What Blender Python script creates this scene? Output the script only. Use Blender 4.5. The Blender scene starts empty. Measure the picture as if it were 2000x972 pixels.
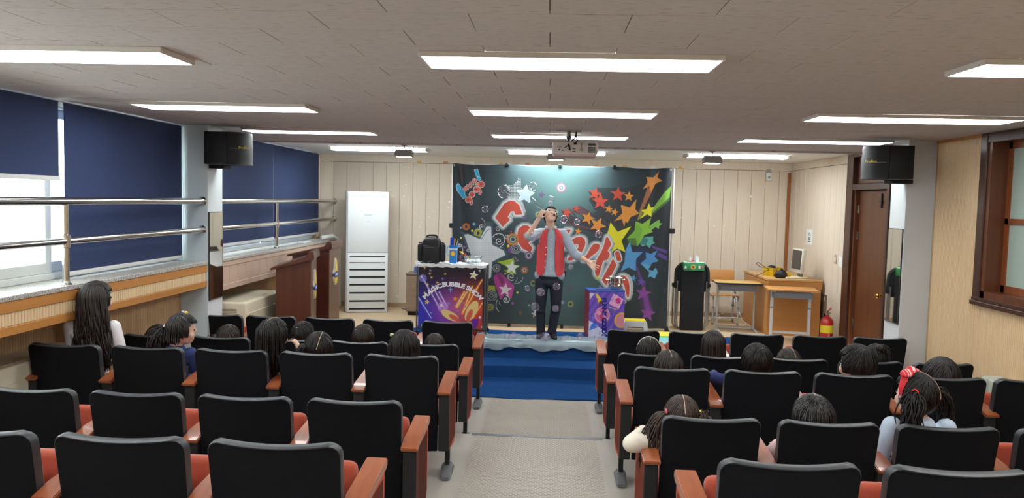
import bpy, bmesh, math, random
import numpy as np
from mathutils import Vector, Matrix, Euler

scene = bpy.context.scene
C = scene.collection

# ---------------------------------------------------------------- camera
F, CX, CY = 1500.0, 1000.0, 486.0            # focal length and centre in photo pixels (2000 x 972)
CAMZ = 2.17                                   # eye height above the lowest floor, metres
_yc = np.array([(1075.0 - CX) / F, -(392.0 - CY) / F, -1.0]); _yc /= np.linalg.norm(_yc)
_xc = np.array([1.0, -0.0235, 0.0]); _xc -= _yc * _xc.dot(_yc); _xc /= np.linalg.norm(_xc)
_zc = np.cross(_xc, _yc)
CM = np.stack([_xc, _yc, _zc], 1)             # world -> camera
cam_d = bpy.data.cameras.new('camera'); cam = bpy.data.objects.new('camera', cam_d); C.objects.link(cam)
cam_d.sensor_fit = 'HORIZONTAL'; cam_d.sensor_width = 36.0; cam_d.lens = 36.0 * F / 2000.0
cam_d.clip_start = 0.05; cam_d.clip_end = 200
cam.matrix_world = Matrix.Translation((0, 0, CAMZ)) @ Matrix(CM.T.tolist()).to_4x4()
scene.camera = cam

def _ray(px, py): return CM.T @ np.array([(px - CX) / F, -(py - CY) / F, -1.0])
def atY(px, py, Y):
    d = _ray(px, py); t = Y / d[1]; return Vector((d[0] * t, Y, CAMZ + d[2] * t))
def atX(px, py, X):
    d = _ray(px, py); t = X / d[0]; return Vector((X, d[1] * t, CAMZ + d[2] * t))
def atZ(px, py, Z):
    d = _ray(px, py); t = (Z - CAMZ) / d[2]; return Vector((d[0] * t, d[1] * t, Z))

# ---------------------------------------------------------------- daylight outside, exposure
w = bpy.data.worlds.new('overcast_sky'); scene.world = w; w.use_nodes = True
w.node_tree.nodes['Background'].inputs[0].default_value = (0.93, 0.97, 1.0, 1)
w.node_tree.nodes['Background'].inputs[1].default_value = 6.5
vs = scene.view_settings
vs.view_transform = 'Standard'; vs.look = 'None'; vs.gamma = 1.0; vs.use_curve_mapping = False
vs.exposure = 0.5
LAMP = 11.0                                    # emission of the ceiling light diffusers

# ---------------------------------------------------------------- helpers
def lin(c):
    if isinstance(c, str):
        c = tuple(int(c[i:i + 2], 16) / 255 for i in (0, 2, 4))
    return tuple(x / 12.92 if x <= 0.04045 else ((x + 0.055) / 1.055) ** 2.4 for x in c)

MATS = {}
def mat(name, col, rough=0.6, metal=0.0, var=0.0, vscale=(6, 6, 6), bump=0.0, bscale=(60, 60, 60), spec=0.5,
        coat=0.0, sheen=0.0, trans=0.0, col2=None, detail=4.0, thresh=None, emit=None):
    """Principled material; var mixes towards a darker (or col2) tone with object-space noise stretched by vscale."""
    if name in MATS: return MATS[name]
    m = bpy.data.materials.new(name); m.use_nodes = True
    nt = m.node_tree; b = nt.nodes['Principled BSDF']
    c = lin(col)
    b.inputs['Base Color'].default_value = (*c, 1)
    b.inputs['Roughness'].default_value = rough; b.inputs['Metallic'].default_value = metal
    b.inputs['Specular IOR Level'].default_value = spec
    b.inputs['Coat Weight'].default_value = coat
    b.inputs['Sheen Weight'].default_value = sheen
    b.inputs['Transmission Weight'].default_value = trans
    if emit:
        b.inputs['Emission Color'].default_value = (*lin(emit[0]), 1); b.inputs['Emission Strength'].default_value = emit[1]
    if var > 0 or bump > 0:
        tc = nt.nodes.new('ShaderNodeTexCoord')
    if var > 0:
        mp = nt.nodes.new('ShaderNodeMapping'); mp.inputs['Scale'].default_value = vscale
        nt.links.new(tc.outputs['Object'], mp.inputs['Vector'])
        n = nt.nodes.new('ShaderNodeTexNoise'); n.inputs['Scale'].default_value = 1.0; n.inputs['Detail'].default_value = detail
        nt.links.new(mp.outputs[0], n.inputs['Vector'])
        r = nt.nodes.new('ShaderNodeValToRGB')
        lo, hi = thresh if thresh else (0.3, 0.7)
        r.color_ramp.elements[0].position = lo; r.color_ramp.elements[1].position = hi
        d = lin(col2) if col2 else tuple(x * 0.6 for x in c)
        mixc = tuple(c[i] * (1 - var) + d[i] * var for i in range(3))
        r.color_ramp.elements[0].color = (*mixc, 1); r.color_ramp.elements[1].color = (*c, 1)
        nt.links.new(n.outputs['Fac'], r.inputs['Fac']); nt.links.new(r.outputs['Color'], b.inputs['Base Color'])
    if bump > 0:
        mp2 = nt.nodes.new('ShaderNodeMapping'); mp2.inputs['Scale'].default_value = bscale
        nt.links.new(tc.outputs['Object'], mp2.inputs['Vector'])
        n2 = nt.nodes.new('ShaderNodeTexNoise'); n2.inputs['Scale'].default_value = 1.0; n2.inputs['Detail'].default_value = 2.0
        nt.links.new(mp2.outputs[0], n2.inputs['Vector'])
        bp = nt.nodes.new('ShaderNodeBump'); bp.inputs['Strength'].default_value = bump; bp.inputs['Distance'].default_value = 0.01
        nt.links.new(n2.outputs['Fac'], bp.inputs['Height']); nt.links.new(bp.outputs['Normal'], b.inputs['Normal'])
    MATS[name] = m
    return m

def emat(name, col, strength):
    if name in MATS: return MATS[name]
    m = bpy.data.materials.new(name); m.use_nodes = True; nt = m.node_tree
    nt.nodes.remove(nt.nodes['Principled BSDF'])
    e = nt.nodes.new('ShaderNodeEmission'); e.inputs[0].default_value = (*col, 1); e.inputs[1].default_value = strength
    nt.links.new(e.outputs[0], nt.nodes['Material Output'].inputs[0]); MATS[name] = m
    return m

def attr_mat(name, rough=0.6, attr='Col', sheen=0.0):
    if name in MATS: return MATS[name]
    m = bpy.data.materials.new(name); m.use_nodes = True; nt = m.node_tree; b = nt.nodes['Principled BSDF']
    a = nt.nodes.new('ShaderNodeAttribute'); a.attribute_name = attr
    nt.links.new(a.outputs['Color'], b.inputs['Base Color']); b.inputs['Roughness'].default_value = rough
    b.inputs['Sheen Weight'].default_value = sheen
    MATS[name] = m
    return m

def glass_mat(name, tint=(1, 1, 1), gloss=0.12, rough=0.02, edge=0.5):
    """thin clear film: transparent with fresnel reflection"""
    if name in MATS: return MATS[name]
    m = bpy.data.materials.new(name); m.use_nodes = True; nt = m.node_tree
    nt.nodes.remove(nt.nodes['Principled BSDF'])
    t = nt.nodes.new('ShaderNodeBsdfTransparent'); t.inputs[0].default_value = (*tint, 1)
    g = nt.nodes.new('ShaderNodeBsdfGlossy'); g.inputs['Roughness'].default_value = rough
    lw = nt.nodes.new('ShaderNodeLayerWeight'); lw.inputs['Blend'].default_value = edge
    mr = nt.nodes.new('ShaderNodeMapRange'); mr.inputs['To Min'].default_value = gloss; mr.inputs['To Max'].default_value = 0.85
    mx = nt.nodes.new('ShaderNodeMixShader')
    nt.links.new(lw.outputs['Facing'], mr.inputs['Value']); nt.links.new(mr.outputs[0], mx.inputs[0])
    nt.links.new(t.outputs[0], mx.inputs[1]); nt.links.new(g.outputs[0], mx.inputs[2])
    nt.links.new(mx.outputs[0], nt.nodes['Material Output'].inputs[0]); MATS[name] = m
    return m

# ---- shapes added to a bmesh
def BM(): return bmesh.new()
def _xf(bm, verts, M):
    if M is not None: bmesh.ops.transform(bm, matrix=M, verts=verts)
def box(bm, c, s, rot=None, bev=0.0, seg=2):
    """box centred at c with full size s; rot euler tuple; bev rounds every edge"""
    g = bmesh.ops.create_cube(bm, size=1.0); vs_ = g['verts']
    bmesh.ops.scale(bm, vec=s, verts=vs_)
    if bev > 0:
        es = list({e for v in vs_ for e in v.link_edges})
        r = bmesh.ops.bevel(bm, geom=es, offset=bev, segments=seg, affect='EDGES', profile=0.5)
        vs_ = list({v for f in r['faces'] for v in f.verts} | {v for v in vs_ if v.is_valid})
    M = Matrix.Translation(c)
    if rot is not None: M = M @ Euler(rot).to_matrix().to_4x4()
    _xf(bm, vs_, M); return vs_
def bx(bm, x0, x1, y0, y1, z0, z1, bev=0.0, seg=2):
    return box(bm, ((x0 + x1) / 2, (y0 + y1) / 2, (z0 + z1) / 2), (abs(x1 - x0), abs(y1 - y0), abs(z1 - z0)), None, bev, seg)
def cyl(bm, p0, p1, r0, r1=None, n=16, caps=True):
    p0 = Vector(p0); p1 = Vector(p1); d = p1 - p0
    if r1 is None: r1 = r0
    g = bmesh.ops.create_cone(bm, cap_ends=caps, segments=n, radius1=r0, radius2=max(r1, 1e-5), depth=d.length)
    M = Matrix.Translation((p0 + p1) / 2) @ d.to_track_quat('Z', 'Y').to_matrix().to_4x4()
    _xf(bm, g['verts'], M); return g['verts']
def tube(bm, pts, r, n=8, closed=False, caps=True):
    """swept tube along pts; r number or list"""
    pts = [Vector(p) for p in pts]; m = len(pts)
    rr = r if isinstance(r, (list, tuple)) else [r] * m
    rings = []; up = None
    for i, p in enumerate(pts):
        a = pts[(i - 1) % m] if (closed or i > 0) else p; b = pts[(i + 1) % m] if (closed or i < m - 1) else p
        t = (b - a)
        if t.length < 1e-9: t = Vector((0, 0, 1))
        t.normalize()
        if up is None:
            up = Vector((0, 0, 1)) if abs(t.z) < 0.9 else Vector((1, 0, 0))
        u = t.cross(up)
        if u.length < 1e-6: u = t.orthogonal()
        u.normalize(); v = u.cross(t).normalized(); up = v
        rings.append([bm.verts.new(p + (u * math.cos(k * 2 * math.pi / n) + v * math.sin(k * 2 * math.pi / n)) * rr[i]) for k in range(n)])
    for i in range(m if closed else m - 1):
        A = rings[i]; B = rings[(i + 1) % m]
        for k in range(n): bm.faces.new((A[k], A[(k + 1) % n], B[(k + 1) % n], B[k]))
    if caps and not closed:
        bm.faces.new(rings[0][::-1]); bm.faces.new(rings[-1])
    return [v for R in rings for v in R]
def lathe(bm, prof, n=24, c=(0, 0, 0), axis=None):
    """prof list of (radius, z)"""
    rings = []; allv = []
    for r, z in prof:
        if r < 1e-6:
            v = bm.verts.new((0, 0, z)); rings.append([v] * n); allv.append(v)
        else:
            R = [bm.verts.new((r * math.cos(2 * math.pi * k / n), r * math.sin(2 * math.pi * k / n), z)) for k in range(n)]
            rings.append(R); allv += R
    for A, B in zip(rings, rings[1:]):
        for k in range(n):
            vs_ = []
            for v in (A[k], A[(k + 1) % n], B[(k + 1) % n], B[k]):
                if v not in vs_: vs_.append(v)
            if len(vs_) >= 3: bm.faces.new(vs_)
    M = Matrix.Translation(c)
    if axis is not None: M = M @ Vector(axis).to_track_quat('Z', 'Y').to_matrix().to_4x4()
    _xf(bm, allv, M); return allv
def prism(bm, poly, d, M=None):
    """poly of 2D points in local XZ plane, extruded from y=0 to y=d"""
    a = [bm.verts.new((x, 0, z)) for x, z in poly]; b = [bm.verts.new((x, d, z)) for x, z in poly]
    n = len(poly)
    bm.faces.new(a); bm.faces.new(b[::-1])
    for i in range(n): bm.faces.new((a[i], b[i], b[(i + 1) % n], a[(i + 1) % n]))
    _xf(bm, a + b, M); return a + b
def sph(bm, c, r, n=16, m=10, rot=None):
    g = bmesh.ops.create_uvsphere(bm, u_segments=n, v_segments=m, radius=1.0)
    s = r if isinstance(r, (tuple, list)) else (r, r, r)
    M = Matrix.Translation(c)
    if rot is not None: M = M @ Euler(rot).to_matrix().to_4x4()
    _xf(bm, g['verts'], M @ Matrix.Diagonal((*s, 1))); return g['verts']

def mesh_of(name, bm, m, smooth=True, angle=40):
    bmesh.ops.recalc_face_normals(bm, faces=bm.faces)
    me = bpy.data.meshes.new(name); bm.to_mesh(me); bm.free()
    ms = m if isinstance(m, (list, tuple)) else [m]
    for x in ms: me.materials.append(x)
    if smooth:
        me.polygons.foreach_set('use_smooth', [True] * len(me.polygons))
        try: me.set_sharp_from_angle(angle=math.radians(angle))
        except Exception: pass
    return me
def obj(name, bm, m, parent=None, smooth=True, angle=40, loc=None, rot=None):
    me = mesh_of(name, bm, m, smooth, angle) if isinstance(bm, bmesh.types.BMesh) else bm
    o = bpy.data.objects.new(name, me); C.objects.link(o)
    if parent is not None: o.parent = parent
    if loc is not None: o.location = loc
    if rot is not None: o.rotation_euler = rot
    return o
def tag(o, label=None, cat=None, group=None, kind=None):
    if label: o['label'] = label
    if cat: o['category'] = cat
    if group: o['group'] = group
    if kind: o['kind'] = kind
    return o
def thing(name, label, cat, loc=(0, 0, 0), rz=0.0, group=None):
    o = bpy.data.objects.new(name, None); C.objects.link(o); o.empty_display_size = 0.1
    o.location = loc; o.rotation_euler = (0, 0, rz)
    return tag(o, label, cat, group)
def struct(name, bm, m, parent=None, **k):
    o = obj(name, bm, m, parent, **k)
    if parent is None: o['kind'] = 'structure'
    return o
def copy_tree(o, parent=None):
    c = o.copy(); C.objects.link(c); c.parent = parent
    for ch in o.children: copy_tree(ch, c)
    return c
def pydata(name, V, Fc, m, parent=None, smooth=False):
    me = bpy.data.meshes.new(name); me.from_pydata([tuple(v) for v in V], [], [tuple(f) for f in Fc]); me.update()
    me.materials.append(m)
    if smooth: me.polygons.foreach_set('use_smooth', [True] * len(me.polygons))
    o = bpy.data.objects.new(name, me); C.objects.link(o)
    if parent is not None: o.parent = parent
    return o
# ================================================================ THE ROOM
XL, XR, YB, YF, ZC = -3.75, 3.82, 12.40, -3.2, 2.85
STAGE = 0.375; STEP = 0.165; L1 = 0.145; L2 = 0.30      # floor levels: stage, carpeted step, upper seating tiers
YS = 9.67                                                # stage edge
R = random.Random(7)

m_ceil = mat('ceiling_tile_paint', 'c9c1be', 0.9, var=0.5, vscale=(14, 130, 20), thresh=(0.30, 0.42), col2='6b5d55', detail=2.0)
m_ceilgap = mat('ceiling_gap', '4a403b', 0.9)
m_plank = mat('back_wall_board', 'd9ccbb', 0.5, var=0.35, vscale=(30, 30, 1.2), col2='c4b5a2')
m_white = mat('white_paint', 'cfd6d8', 0.6, var=0.15, vscale=(2, 2, 2))
m_grey = mat('grey_paint', 'ced3d6', 0.6, var=0.15, vscale=(3, 3, 1.5))
m_ribwood = mat('ribbed_wood_panel', 'e2c79f', 0.5, var=0.45, vscale=(40, 40, 1.5), col2='d0b083')
m_trimwood = mat('honey_wood', 'c68a4a', 0.4, var=0.5, vscale=(20, 1.5, 20), col2='a46c34')
m_granite = mat('granite', 'c9c6c0', 0.35, var=0.9, vscale=(90, 90, 90), col2='7d7871', thresh=(0.42, 0.55), detail=3)
m_darkwood = mat('dark_brown_wood', '4b2a1c', 0.35, var=0.5, vscale=(30, 30, 2), col2='2c170f')
m_midwood = mat('red_brown_wood', '673a20', 0.35, var=0.55, vscale=(25, 25, 1.2), col2='4a2613')
m_stagefloor = mat('pale_oak_floor', 'cdb492', 0.45, var=0.4, vscale=(1.2, 14, 10), col2='b3977a')
m_vinyl = mat('beige_vinyl', 'a39d93', 0.45, var=0.25, vscale=(3, 3, 3))
m_rubber = mat('studded_rubber', 'a0988d', 0.38, var=0.2, vscale=(5, 5, 5))
m_steel = mat('polished_steel', 'd6d6d2', 0.16, metal=1.0)
m_alu = mat('aluminium', 'b9bcc0', 0.3, metal=1.0)
m_whiteframe = mat('white_window_frame', 'd9dcda', 0.4)
m_glass = glass_mat('window_glass', (0.95, 1.0, 0.98), 0.04, 0.03, 0.3)
m_frost = mat('frosted_glass', 'a9bbb0', 0.25, var=0.1, vscale=(2, 2, 2))
m_black = mat('black_plastic', '17181b', 0.45)
m_blackmatte = mat('black_matte', '141518', 0.8)

# ---- floors
bm = BM(); bx(bm, XL - 0.31, XR, 3.85, 6.50, -0.2, L1); bx(bm, XL - 0.31, XR, YF, 3.85, -0.2, L2); bx(bm, XL, XR, 6.50, YS, -0.2, 0.0)
floor = struct('floor', bm, m_vinyl, smooth=False)
def studs(name, x0, x1, y0, y1, z):
    """raised oval studs of the aisle runner, one joined part"""
    V = []; Fc = []; px, py = 0.037, 0.026; n = 8; j = 0; y = y0 + 0.02
    while y < y1 - 0.02:
        x = x0 + 0.03 + (px / 2 if j % 2 else 0)
        while x < x1 - 0.03:
            b = len(V)
            for k in range(n):
                a = 2 * math.pi * k / n; V.append((x + 0.0155 * math.cos(a), y + 0.0095 * math.sin(a), z))
            for k in range(n):
                a = 2 * math.pi * k / n; V.append((x + 0.011 * math.cos(a), y + 0.006 * math.sin(a), z + 0.0035))
            for k in range(n): Fc.append((b + k, b + (k + 1) % n, b + n + (k + 1) % n, b + n + k))
            Fc.append(tuple(b + n + k for k in range(n)))
            x += px
        y += py; j += 1
    o = pydata(name, V, Fc, m_rubber); return o
for (y0, y1, z, lab) in ((6.53, 8.25, 0.0, 'studded rubber aisle runner in front of the carpeted stage step'), (3.9, 6.44, L1, 'studded rubber aisle runner above the metal floor nosing')):
    bm = BM(); bx(bm, -0.60, 0.46, y0, y1, z, z + 0.004)
    o = obj('aisle_runner', bm, m_rubber, smooth=False); tag(o, lab, 'floor mat')
    s = studs('stud_field', -0.60, 0.46, y0, y1, z + 0.004); s.parent = o; s['kind'] = 'stuff'
bm = BM(); bx(bm, -0.62, 0.50, 6.462, 6.507, L1, L1 + 0.006); bx(bm, -0.62, 0.50, 6.501, 6.507, L1 - 0.03, L1)
for k in range(3): bx(bm, -0.62, 0.50, 6.468 + k * 0.012, 6.473 + k * 0.012, L1 + 0.006, L1 + 0.009)
tag(obj('stair_nosing', bm, m_alu, smooth=False), 'ribbed aluminium nosing on the edge of the aisle step', 'nosing')

# ---- stage
bm = BM(); bx(bm, XL, -2.3, 8.40, YS, -0.2, STAGE); bx(bm, XL, XR, YS, YB, -0.2, STAGE)
struct('floor_stage', bm, m_stagefloor, smooth=False)
m_carpet = mat('blue_carpet', '1d4375', 1.0, var=0.3, vscale=(9, 9, 9), col2='14325c', bump=0.5, bscale=(160, 160, 160), spec=0.05)
def carpet(name, rows, x0, x1, nx, label, m, thick=0.006):
    """cloth that follows a profile of (y, z) rows, gently wavy; a thin closed slab"""
    V = []; Fc = []; ny = len(rows)
    for s in (1, 0):
        for j, (y, z) in enumerate(rows):
            for i in range(nx + 1):
                x = x0 + (x1 - x0) * i / nx
                wv = 0.012 * math.sin(x * 5.1 + j * 0.4) + 0.008 * math.sin(x * 11.3 + 1.7)
                edge = 1.0 if j in (0, ny - 1) else 0.35
                V.append((x, y + wv * edge * 1.2, z + thick * s + (0.004 * (1 + math.sin(x * 4.3 + y * 3)) if s else 0.0)))
    n1 = (nx + 1) * ny
    for j in range(ny - 1):
        for i in range(nx):
            a = j * (nx + 1) + i
            Fc.append((a, a + 1, a + nx + 2, a + nx + 1)); Fc.append((n1 + a, n1 + a + nx + 1, n1 + a + nx + 2, n1 + a + 1))
    for i in range(nx):
        Fc.append((i, n1 + i, n1 + i + 1, i + 1)); b = (ny - 1) * (nx + 1) + i; Fc.append((b, b + 1, n1 + b + 1, n1 + b))
    for j in range(ny - 1):
        a = j * (nx + 1); Fc.append((a, a + nx + 1, n1 + a + nx + 1, n1 + a)); b = a + nx; Fc.append((b, n1 + b, n1 + b + nx + 1, b + nx + 1))
    o = pydata(name, V, Fc, m, smooth=True)
    try: o.data.set_sharp_from_angle(angle=math.radians(50))
    except Exception: pass
    return tag(o, label, 'carpet')
bm = BM(); bx(bm, -1.55, 1.4, 9.13, YS, 0.0, STEP)
tag(obj('step_platform', bm, m_stagefloor, smooth=False), 'low wooden step under the blue carpet in front of the stage', 'step')
carpet('step_carpet', [(8.28, 0.002), (8.6, 0.002), (8.95, 0.002), (9.06, 0.006), (9.105, 0.03), (9.112, 0.09), (9.112, 0.15), (9.118, 0.168), (9.14, 0.172), (9.4, 0.168), (9.60, 0.168), (9.645, 0.175), (9.655, 0.20), (9.655, 0.33), (9.66, 0.374)],
       -1.55, 1.4, 60, 'royal blue carpet draped down the stage step to the aisle', m_carpet)
carpet('stage_carpet', [(9.665, STAGE + 0.002), (9.9, STAGE + 0.002), (10.2, STAGE + 0.002), (10.44, STAGE + 0.002)], -1.95, 2.75, 90,
       'royal blue carpet strip lying along the stage front', m_carpet)

# ---- ceiling with separate tiles
bm = BM(); bx(bm, XL - 0.2, XR + 0.15, YF, YB + 0.1, ZC + 0.014, ZC + 0.12)
ceiling = struct('ceiling', bm, m_ceilgap, smooth=False)
bm = BM(); bx(bm, -0.2985, 0.2985, -0.149, 0.149, 0, 0.014, 0.0015, 1); tile_me = mesh_of('tile', bm, m_ceil, smooth=False)
nt_ = 0; spare = []
y = 2.26; j = 0
while y < YB:
    off = 0.3 if j % 2 else 0.0
    x = XL - 0.17 + off - 0.6
    while x < XR + 0.3:
        xa = max(x, XL - 0.17); xb = min(x + 0.6, XR)
        if xb - xa > 0.02:
            if y < 8.9 and nt_ < 300:
                o = bpy.data.objects.new('tile', tile_me); C.objects.link(o); o.parent = ceiling
                o.location = ((xa + xb) / 2, y + 0.15, ZC + 0.001 * R.uniform(-1, 1)); o.scale = ((xb - xa) / 0.6, 1, 1); nt_ += 1
            else: spare.append((xa, xb, y))
        x += 0.6
    y += 0.3; j += 1
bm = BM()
bs = BM()                                                 # tiles over the stage: strong lighting put into a paler colour
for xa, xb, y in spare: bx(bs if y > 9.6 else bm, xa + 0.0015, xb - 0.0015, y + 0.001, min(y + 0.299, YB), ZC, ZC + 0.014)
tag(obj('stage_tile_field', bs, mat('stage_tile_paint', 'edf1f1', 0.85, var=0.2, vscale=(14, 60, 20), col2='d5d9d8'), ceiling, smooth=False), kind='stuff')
bx(bm, XL - 0.17, XR, YF, 2.258, ZC, ZC + 0.014)
tag(obj('tile_field', bm, m_ceil, ceiling, smooth=False), kind='stuff')
bm = BM(); bx(bm, XL - 0.17, XR, 9.62, 9.66, ZC - 0.022, ZC)
struct('trim_1', bm, m_ceil, smooth=False)  # added drop strip, keeps the stage fittings' grazing light off the near ceiling

# ---- back wall of separate boards
bm = BM(); bx(bm, XL - 0.2, XR + 0.13, YB + 0.015, YB + 0.12, 0, ZC + 0.02)
wall_back = struct('wall_back', bm, m_ceilgap, smooth=False)
pw = 0.2165; n = 35; x0 = XL
bm = BM(); bx(bm, 0.0018, pw - 0.0018, 0, 0.015, STAGE, 2.725, 0.003, 1); board_me = mesh_of('board', bm, m_plank, smooth=False)
for k in range(n):
    o = bpy.data.objects.new('board', board_me); C.objects.link(o); o.parent = wall_back; o.location = (x0 + k * pw, YB - 0.001 * R.random(), 0)
bm = BM(); bx(bm, XL, XR, YB - 0.006, YB + 0.015, 2.73, ZC, 0.003, 1); obj('top_board', bm, m_plank, wall_back, smooth=False)
bm = BM(); bx(bm, XL, XR, YB - 0.012, YB, STAGE, STAGE + 0.07, 0.003, 1); struct('baseboard_back', bm, mat('skirting', 'a58b70', 0.5), smooth=False)
bm = BM(); bx(bm, 3.735, 3.785, YB - 0.03, YB - 0.002, STAGE, 2.70, 0.008, 2)
struct('trim_2', bm, mat('pole_wood', '9a5a2c', 0.4, var=0.4, vscale=(30, 30, 2)), smooth=False)

# ---- right wall
def ribs(bm, y0, y1, z0, z1, x, pitch, depth, dirx):
    """vertical half-round ribs standing proud of a wall face at x"""
    k = int((y1 - y0) / pitch)
    for i in range(k):
        ya = y0 + i * pitch; P = [(x, ya), (x + dirx * depth, ya + pitch * 0.16), (x + dirx * depth, ya + pitch * 0.62), (x, ya + pitch * 0.78)]
        lo = [bm.verts.new((p[0], p[1], z0)) for p in P]; hi = [bm.verts.new((p[0], p[1], z1)) for p in P]
        for q in range(3): bm.faces.new((lo[q], lo[q + 1], hi[q + 1], hi[q]))
        bm.faces.new(hi); bm.faces.new(lo[::-1])
WY0, WY1, WZ0, WZ1 = 4.6, 6.93, 1.45, 2.80                 # right window opening
bm = BM()
bx(bm, XR, XR + 0.25, YF, WY0, 0, ZC); bx(bm, XR, XR + 0.25, WY0, WY1, 0, WZ0); bx(bm, XR, XR + 0.25, WY0, WY1, WZ1, ZC); bx(bm, XR, XR + 0.25, WY1, 7.87, 0, ZC)
wall_right = struct('wall_right', bm, mat('groove_wood', 'c4a67c', 0.6, var=0.3, vscale=(40, 40, 1.5)), smooth=False)
bm = BM()
ribs(bm, 7.03, 7.86, L1 - 0.145, ZC - 0.03, XR, 0.0245, 0.006, -1); ribs(bm, 2.0, 7.03, 0.0, WZ0 - 0.09, XR, 0.0245, 0.006, -1)
tag(obj('rib_field', bm, m_ribwood, wall_right, smooth=False), kind='stuff')
bm = BM(); bx(bm, XR - 0.012, XR, 7.02, 7.86, ZC - 0.03, ZC); obj('cornice', bm, m_trimwood, wall_right, smooth=False)
# pillar and far right wall
bm = BM(); bx(bm, 3.55, XR + 0.2, 7.87, 8.22, 0, ZC, 0.004, 1)
struct('wall_pillar_right', bm, m_grey, smooth=False)
bm = BM(); bx(bm, 3.546, 3.5495, 7.872, 8.218, 0, ZC); obj('face_sheet', bm, m_white, bpy.data.objects['wall_pillar_right'], smooth=False)
bm = BM(); bx(bm, XR + 0.012, XR + 0.25, 10.03, YB + 0.1, 0, ZC); bx(bm, XR + 0.012, XR + 0.25, 8.22, 8.84, 0, ZC); bx(bm, XR + 0.012, XR + 0.25, 8.84, 10.03, 2.83, ZC)
wall_far_right = struct('wall_right_stage', bm, m_ceilgap, smooth=False)
k = 0; y = 10.10
bm = BM(); bx(bm, 0, 0.014, 0.0018, 0.2085, STAGE, 2.735, 0.003, 1); b2 = mesh_of('board', bm, m_plank, smooth=False)
while y < YB - 0.05:
    o = bpy.data.objects.new('board', b2); C.objects.link(o); o.parent = wall_far_right; o.location = (XR, y, 0)
    o.scale = (1, min(1.0, (YB - y) / 0.2103), 1); y += 0.2103
bm = BM(); bx(bm, XR - 0.004, XR + 0.014, 10.10, YB, 2.74, ZC, 0.003, 1); obj('top_board', bm, m_plank, wall_far_right, smooth=False)
bm = BM(); bx(bm, XR - 0.012, XR, 10.12, YB, STAGE, STAGE + 0.07, 0.003, 1); struct('baseboard_right', bm, MATS['skirting'], smooth=False)

# door with frame and transom
d = thing('door_1', 'red-brown wooden door with brass knob beside the right pillar', 'door', (XR, 9.4, STAGE)); d['kind'] = 'structure'
del d['category']
def part(bm, name, m, parent, **k): return obj(name, bm, m, parent, **k)
bm = BM(); bx(bm, -0.03, 0.14, 0.50, 0.70, 0, 2.47, 0.006, 1); bx(bm, -0.03, 0.14, -0.56, -0.50, 0, 2.47, 0.006, 1); bx(bm, -0.028, 0.14, -0.5, 0.5, 2.43, 2.468); bx(bm, -0.025, 0.138, -0.5, 0.5, 2.02, 2.09)
part(bm, 'door_frame', m_darkwood, d, smooth=False)
bm = BM(); bx(bm, 0.0, 0.10, 0.455, 0.50, 0.0, 2.02, 0.004, 1); part(bm, 'jamb', m_midwood, d, smooth=False)
bm = BM(); bx(bm, 0.05, 0.09, -0.45, 0.45, 0.01, 2.01, 0.004, 1); leaf = part(bm, 'door_leaf', m_midwood, d, smooth=False)
m_brass = mat('brass', 'c9a04a', 0.22, metal=1.0)
bm = BM(); lathe(bm, [(0, 0), (0.034, 0.0), (0.034, 0.006), (0.014, 0.012), (0.012, 0.035), (0.028, 0.048), (0.032, 0.062), (0.024, 0.078), (0, 0.082)], 20, (0.05, -0.35, 0.79), (-1, 0, 0)); obj('knob', bm, m_brass, leaf)
for z in (0.35, 1.45, 1.78):
    bm = BM(); cyl(bm, (0.045, 0.452, z - 0.05), (0.045, 0.452, z + 0.05), 0.009, n=10); bx(bm, 0.046, 0.05, 0.41, 0.45, z - 0.045, z + 0.045); obj('hinge', bm, mat('hinge_metal', '8f8778', 0.35, metal=1.0), leaf)
bm = BM(); bx(bm, 0.035, 0.05, -0.22, -0.20, 1.80, 1.97); bx(bm, 0.03, 0.05, -0.235, -0.185, 1.86, 1.88); obj('door_bolt', bm, mat('dark_metal', '2a2420', 0.4, metal=0.8), leaf, smooth=False)
bm = BM(); bx(bm, 0.03, 0.07, -0.5, 0.5, 2.10, 2.16); bx(bm, 0.03, 0.07, -0.5, 0.5, 2.38, 2.43); bx(bm, 0.03, 0.07, 0.33, 0.5, 2.16, 2.38); bx(bm, 0.03, 0.07, -0.5, -0.42, 2.16, 2.38); part(bm, 'transom_frame', m_midwood, d, smooth=False)
bm = BM(); bx(bm, 0.048, 0.054, -0.42, 0.33, 2.16, 2.38); part(bm, 'transom_pane', mat('transom_glass', '8e8f80', 0.1, var=0.3, vscale=(3, 3, 3)), d, smooth=False)
bm = BM(); bx(bm, 0.145, 0.18, -0.7, 0.7, 0, 2.47); part(bm, 'backing', m_darkwood, d, smooth=False)

# right window
wn = thing('window_1', 'dark wooden framed window with frosted panes in the ribbed right wall', None, (XR, (WY0 + WY1) / 2, 1.36)); wn['kind'] = 'structure'
h = (WY1 - WY0) / 2; z0 = WZ0 - 1.36; z1 = WZ1 - 1.36
bm = BM(); bx(bm, -0.035, 0.02, h - 0.005, h + 0.10, -0.02, z1 + 0.05, 0.008, 2); bx(bm, -0.035, 0.02, -h - 0.1, -h + 0.005, -0.02, z1 + 0.05, 0.008, 2); bx(bm, -0.03, 0.02, -h, h, z1 - 0.03, z1 + 0.045); part(bm, 'casing', m_darkwood, wn, smooth=False)
bm = BM(); bx(bm, -0.05, 0.02, -h - 0.11, h + 0.11, -0.02, 0.02, 0.006, 2); bx(bm, -0.04, 0.02, -h - 0.1, h + 0.1, 0.02, 0.05, 0.004, 1); part(bm, 'sill_moulding', m_darkwood, wn, smooth=False)
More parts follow.
